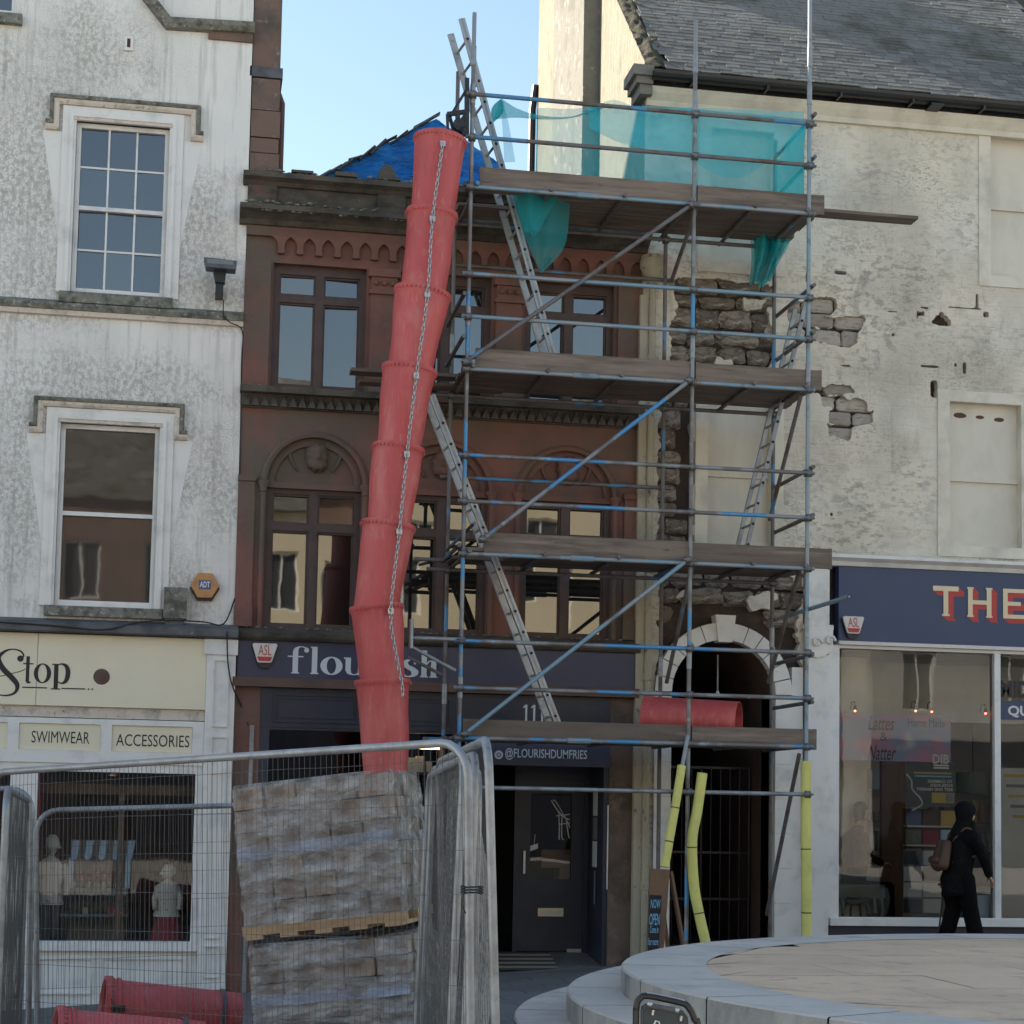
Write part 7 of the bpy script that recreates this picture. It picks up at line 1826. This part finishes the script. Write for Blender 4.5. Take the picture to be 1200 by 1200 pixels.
def pallets():
    yaw = R_(-19); lean = R_(7.2)
    def pack(corner, W, D, H, label, lean, seed):
        x = V(math.cos(yaw), math.sin(yaw), 0); dv = V(-math.sin(yaw), math.cos(yaw), 0)
        Rm = Matrix.Rotation(-lean, 4, Vector((-dv.x, -dv.y, 0))) if False else Matrix.Rotation(lean, 4, -dv)
        xd = (Rm @ x); up = (Rm @ V(0, 0, 1)); M_ = Matrix(((xd.x, dv.x, up.x, corner.x), (xd.y, dv.y, up.y, corner.y), (xd.z, dv.z, up.z, corner.z), (0, 0, 0, 1)))
        t = thing('wrapped_block_pack', label, 'pallet load', M=M_, group='film wrapped packs of blocks')
        random.seed(seed); bw_, bd, bh = W/5, D/4, H/6
        me = None
        for k in range(6):
            for i in range(5):
                for j in range(4):
                    if 0 < i < 4 and 0 < j < 3 and k < 5: continue
                    Mx = Matrix.Translation((bw_*(i+.5)+random.uniform(-.012, .012), bd*(j+.5)+random.uniform(-.006, .006), bh*k)) @ Matrix.Rotation(random.uniform(-.02, .02), 4, 'Z')
                    if me is None:
                        q = MB().box(-bw_/2+.007, bw_/2-.007, -bd/2+.007, bd/2-.007, .004, bh-.005); me = bpy.data.meshes.new('block'); me.from_pydata([tuple(v) for v in q.v], [], q.f); me.materials.append(MT['brick_block'])
                    link_mesh(me, 'block', t, Mx)
        # stretch film: one crumpled skin, tucked in at the folds
        def fm(u, v):
            per = 2*(W+D); s = u*per; g = .014
            if s < W: p = (s, -g); n = (0, -1)
            elif s < W+D: p = (W+g, s-W); n = (1, 0)
            elif s < 2*W+D: p = (W-(s-W-D), D+g); n = (0, 1)
            else: p = (-g, D-(s-2*W-D)); n = (-1, 0)
            z = -.01+(H+.03)*v; w = .012*mnoise.noise(V(s*2.2, z*14, seed))+.010*mnoise.noise(V(s*9, z*30, seed))+.012*mnoise.noise(V(s*3, z*3, seed+5))
            ed = .02*(max(0, v-.93)/.07)**2; w += .028*max(0, mnoise.noise(V(s*1.3, z*9, seed+2)))
            return M_ @ V(p[0]+n[0]*(w-ed*2), p[1]+n[1]*(w-ed*2), z)
        stuff_ = MB().grid(fm, 150, 60, True).build('stretch_film', 'film', t, smooth=True, fix=False)
        MB().grid(lambda u, v: M_ @ V(W*u, D*v, H+.012+.012*mnoise.noise(V(u*6, v*6, seed))), 16, 14).build('film_lid', 'film', t, smooth=True, fix=False)
        zb = H*.52
        def band(u, v):
            s = u; z = zb+(.085+.05*mnoise.noise(V(u*3, 0, seed)))*(v-.5)+.02*u
            return M_ @ V(W*u, -.032+.006*mnoise.noise(V(u*12, v*2, seed)), z)
        def band2(u, v): return M_ @ V(W+.03, D*u, zb+.02+.05*(v-.5))
        MB().grid(band, 40, 4).build('film_tape', 'film_blue', t, smooth=True, fix=False); MB().grid(band2, 10, 2).build('film_tape', 'film_blue', t, smooth=True, fix=False)
        return M_
    def pallet(M_, W, D, label):
        Mp = M_ @ Matrix.Translation((0, 0, -.115)); t = thing('timber_pallet', label, 'pallet', M=Mp)
        def b(x0, x1, y0, y1, z0, z1, nm): q = MB().box(x0, x1, y0, y1, z0, z1).move(Mp); q.build(nm, 'pallet_wood', t)
        for j in range(3): b(-.02, W+.02, j*(D-.1)/2, j*(D-.1)/2+.10, .05, .112, 'bearer')
        for i in range(5): b(i*(W-.12)/4, i*(W-.12)/4+.12, -.01, D+.01, .022, .0495, 'deck_board')
    W, D = 1.07, .92
    c1 = atd(287, 1086, 11.9); c2 = atd(301, 1215, 11.85)
    H1 = (atd(272, 921, 11.9)-c1).length-.02
    M1 = pack(c1, W, D, H1, 'upper film wrapped pack of grey brown blocks leaning left', lean, 3)
    pallet(M1, W, D, 'bare timber pallet between the two wrapped packs of blocks')
    c2 = M1 @ V(.0, .0, -.135); H2 = .74
    c2 = c1+(c2-c1).normalized()*(.14+H2)
    M2 = pack(c2, W, D, H2, 'lower film wrapped pack of grey brown blocks near the ground', lean*.85, 8)
    pallet(M2, W, D, 'timber pallet at the ground under the lower wrapped pack')
pallets()
def loose_barrels():
    for (x0, y0, x1, y1, Z, r0, r1, lbl) in ((119, 1181, 279, 1194, 13.0, .215, .19, 'red chute barrel lying on the ground before the white stall riser'), (62, 1222, 236, 1232, 11.2, .215, .19, 'nearer red chute barrel lying open end left at the bottom edge')):
        a, b = atd(x0, y0, Z), atd(x1, y1, Z+.3); t = thing('loose_chute_barrel', lbl, 'chute barrel', (a.x, a.y, min(ground(a.x, a.y), a.z-r0-.02)), 'red chute barrels on the ground')
        o = chute_seg('barrel', t, a, b, r0, r1)
        d = (b-a).normalized(); q = d.to_track_quat('Z', 'Y').to_matrix()
        MB().lathe([(r0-.02, .09), (r0+.006, .085), (r0+.012, .10), (r0+.006, .115), (r0-.02, .11)], a, 32, q).build('hoop', 'chute_rib', t, smooth='auto')
        m = a+(b-a)*.86; MB().lathe([(r1+.012, -.015), (r1+.02, -.012), (r1+.02, .012), (r1+.012, .015)], m, 32, q).build('strap', 'alarm_blue' if False else 'lead', t, smooth='auto')
        p = a+d*.13+V(0, -r0-.005, .03); MB().box(p.x-.05, p.x+.05, p.y-.02, p.y+.02, p.z-.02, p.z+.02).build('clip', 'black_metal', t)
        MB().tube([p+V(-.05, 0, .07), p+V(-.05, -.01, -.03), p+V(.0, -.01, -.09)], .01, 5).build('clip_cord', 'black_metal', t)
loose_barrels()
def street_frame():
    """black rounded metal frame with dark plate, low in front of the steps"""
    Z = 7.2; P = lambda px, py: atd(px, py, Z)
    base = P(782, 1250); t = thing('metal_frame_sign', 'black rounded metal frame with dark plate and white symbol before the stone steps', 'sign', (base.x, base.y, ground(base.x, base.y)))
    pts = [(744, 1290), (745, 1215), (746, 1180), (750, 1170), (758, 1167), (780, 1171), (801, 1176), (808, 1182), (814, 1195), (819, 1225), (822, 1295)]
    A = [P(*p) for p in pts]
    for p in (A[0], A[-1]): p.z = ground(p.x, p.y)
    MB().tube([V(*p) for p in spline([tuple(p) for p in A], 6)], .0135, 12).build('frame', 'black_metal', t, smooth='auto')
    MB().tube([P(758, 1164.5), P(802, 1173.5)], .008, 8).build('rail_trim', 'chain', t, smooth='auto')
    q = [P(752, 1180), P(758, 1176), P(800, 1184), P(806, 1192), P(812, 1262), P(752, 1262)]
    b = MB(); n = V(0, .012, 0); b.v = [p for p in q]+[p+n for p in q]; k = len(q); b.face(range(k)); b.face([2*k-1-i for i in range(k)])
    for i in range(k): b.face((i, (i+1) % k, k+(i+1) % k, k+i))
    b.build('plate', 'poster_dark', t)
    MB().tube([P(752, 1240), P(752.5, 1184), P(757, 1178), P(764, 1178)], .007, 6).build('inner_trim', 'lead', t)
    MB().tube([P(759, 1177.5)+V(0, -.02, 0), P(795, 1184)+V(0, -.02, 0)], .010, 8).build('cross_bar', 'lead', t, smooth='auto')
    for px, py in ((760, 1176), (792, 1183)): MB().lathe([(.001, -.012), (.011, -.008), (.013, 0), (.011, .008), (.001, .012)], P(px, py)+V(0, -.02, 0), 8).build('knob', 'chain', t, smooth=True)
    for px, py in ((765, 1186), (798, 1193)): MB().tube([P(px, py-3)+V(0, -.01, 0), P(px-1, py+3)+V(0, -.01, 0)], .007, 6).build('hook', 'chain', t, smooth='auto')
    c = P(769, 1199)+V(0, -.008, 0); MB().tube([c+V(-.014, 0, -.01), c+V(-.004, 0, .010), c+V(.010, 0, .006), c+V(.014, 0, -.014)], .004, 5).build('symbol', 'letter_white', t)
street_frame()
# ================================================================== ACROSS THE STREET (behind the viewer, seen in the window panes)
def opposite():
    def row(label, x0, x1, y, H, wm, cols, rows, name):
        g = ground(x0, y); t = thing(name, label, 'building', ((x0+x1)/2, y-4, g))
        ww = 1.1; st = (x1-x0)/cols; hs = []
        for i in range(cols):
            for j in range(rows): xc = x0+st*(i+.5); z0 = 5.0+j*3.0; hs.append((xc-ww/2, xc+ww/2, z0, z0+1.9))
        MB().wall(x0, x1, g-.5, H, y-.4, y, hs).build('wall', wm, t)
        for h in hs:
            f = MB().wall(h[0], h[1], h[2], h[3], y-.25, y-.15, [(h[0]+.07, (h[0]+h[1])/2-.03, h[2]+.07, h[3]-.07), ((h[0]+h[1])/2+.03, h[1]-.07, h[2]+.07, h[3]-.07)]).build('window', 'white_joinery', t)
            MB().box(h[0]+.05, h[1]-.05, y-.22, y-.2, h[2]+.05, h[3]-.05).build('pane', 'opp_glass', f)
        MB().box(x0, x1, y+.001, y+.12, g-.4, 4.1).build('shopfront', 'navy_dark', t)
        b = MB(); b.prism([(y+.3, H), (y-9, H), (y-4.4, H+3.2)], x0, x1, lambda a, c, z: V(c, a, z)); b.build('roof', 'slate', t)
        MB().box(x0, x1, y-8.6, y-.401, g-.5, H-.01).build('body', wm, t)
    row('brown stone terrace across the street, mirrored in the white house window', -22, -2.2, -37, 11.6, 'opp_brown', 8, 2, 'terrace_building')
    row('grey building added across the street to tone the reflection in the cafe window', 17.3, 46, -33, 10.5, 'opp_grey', 9, 2, 'terrace_building')
    row('sunlit cream building across the street, mirrored in the arched windows', -2, 17, -35.5, 12.6, 'opp_cream', 6, 2, 'terrace_building')
opposite()
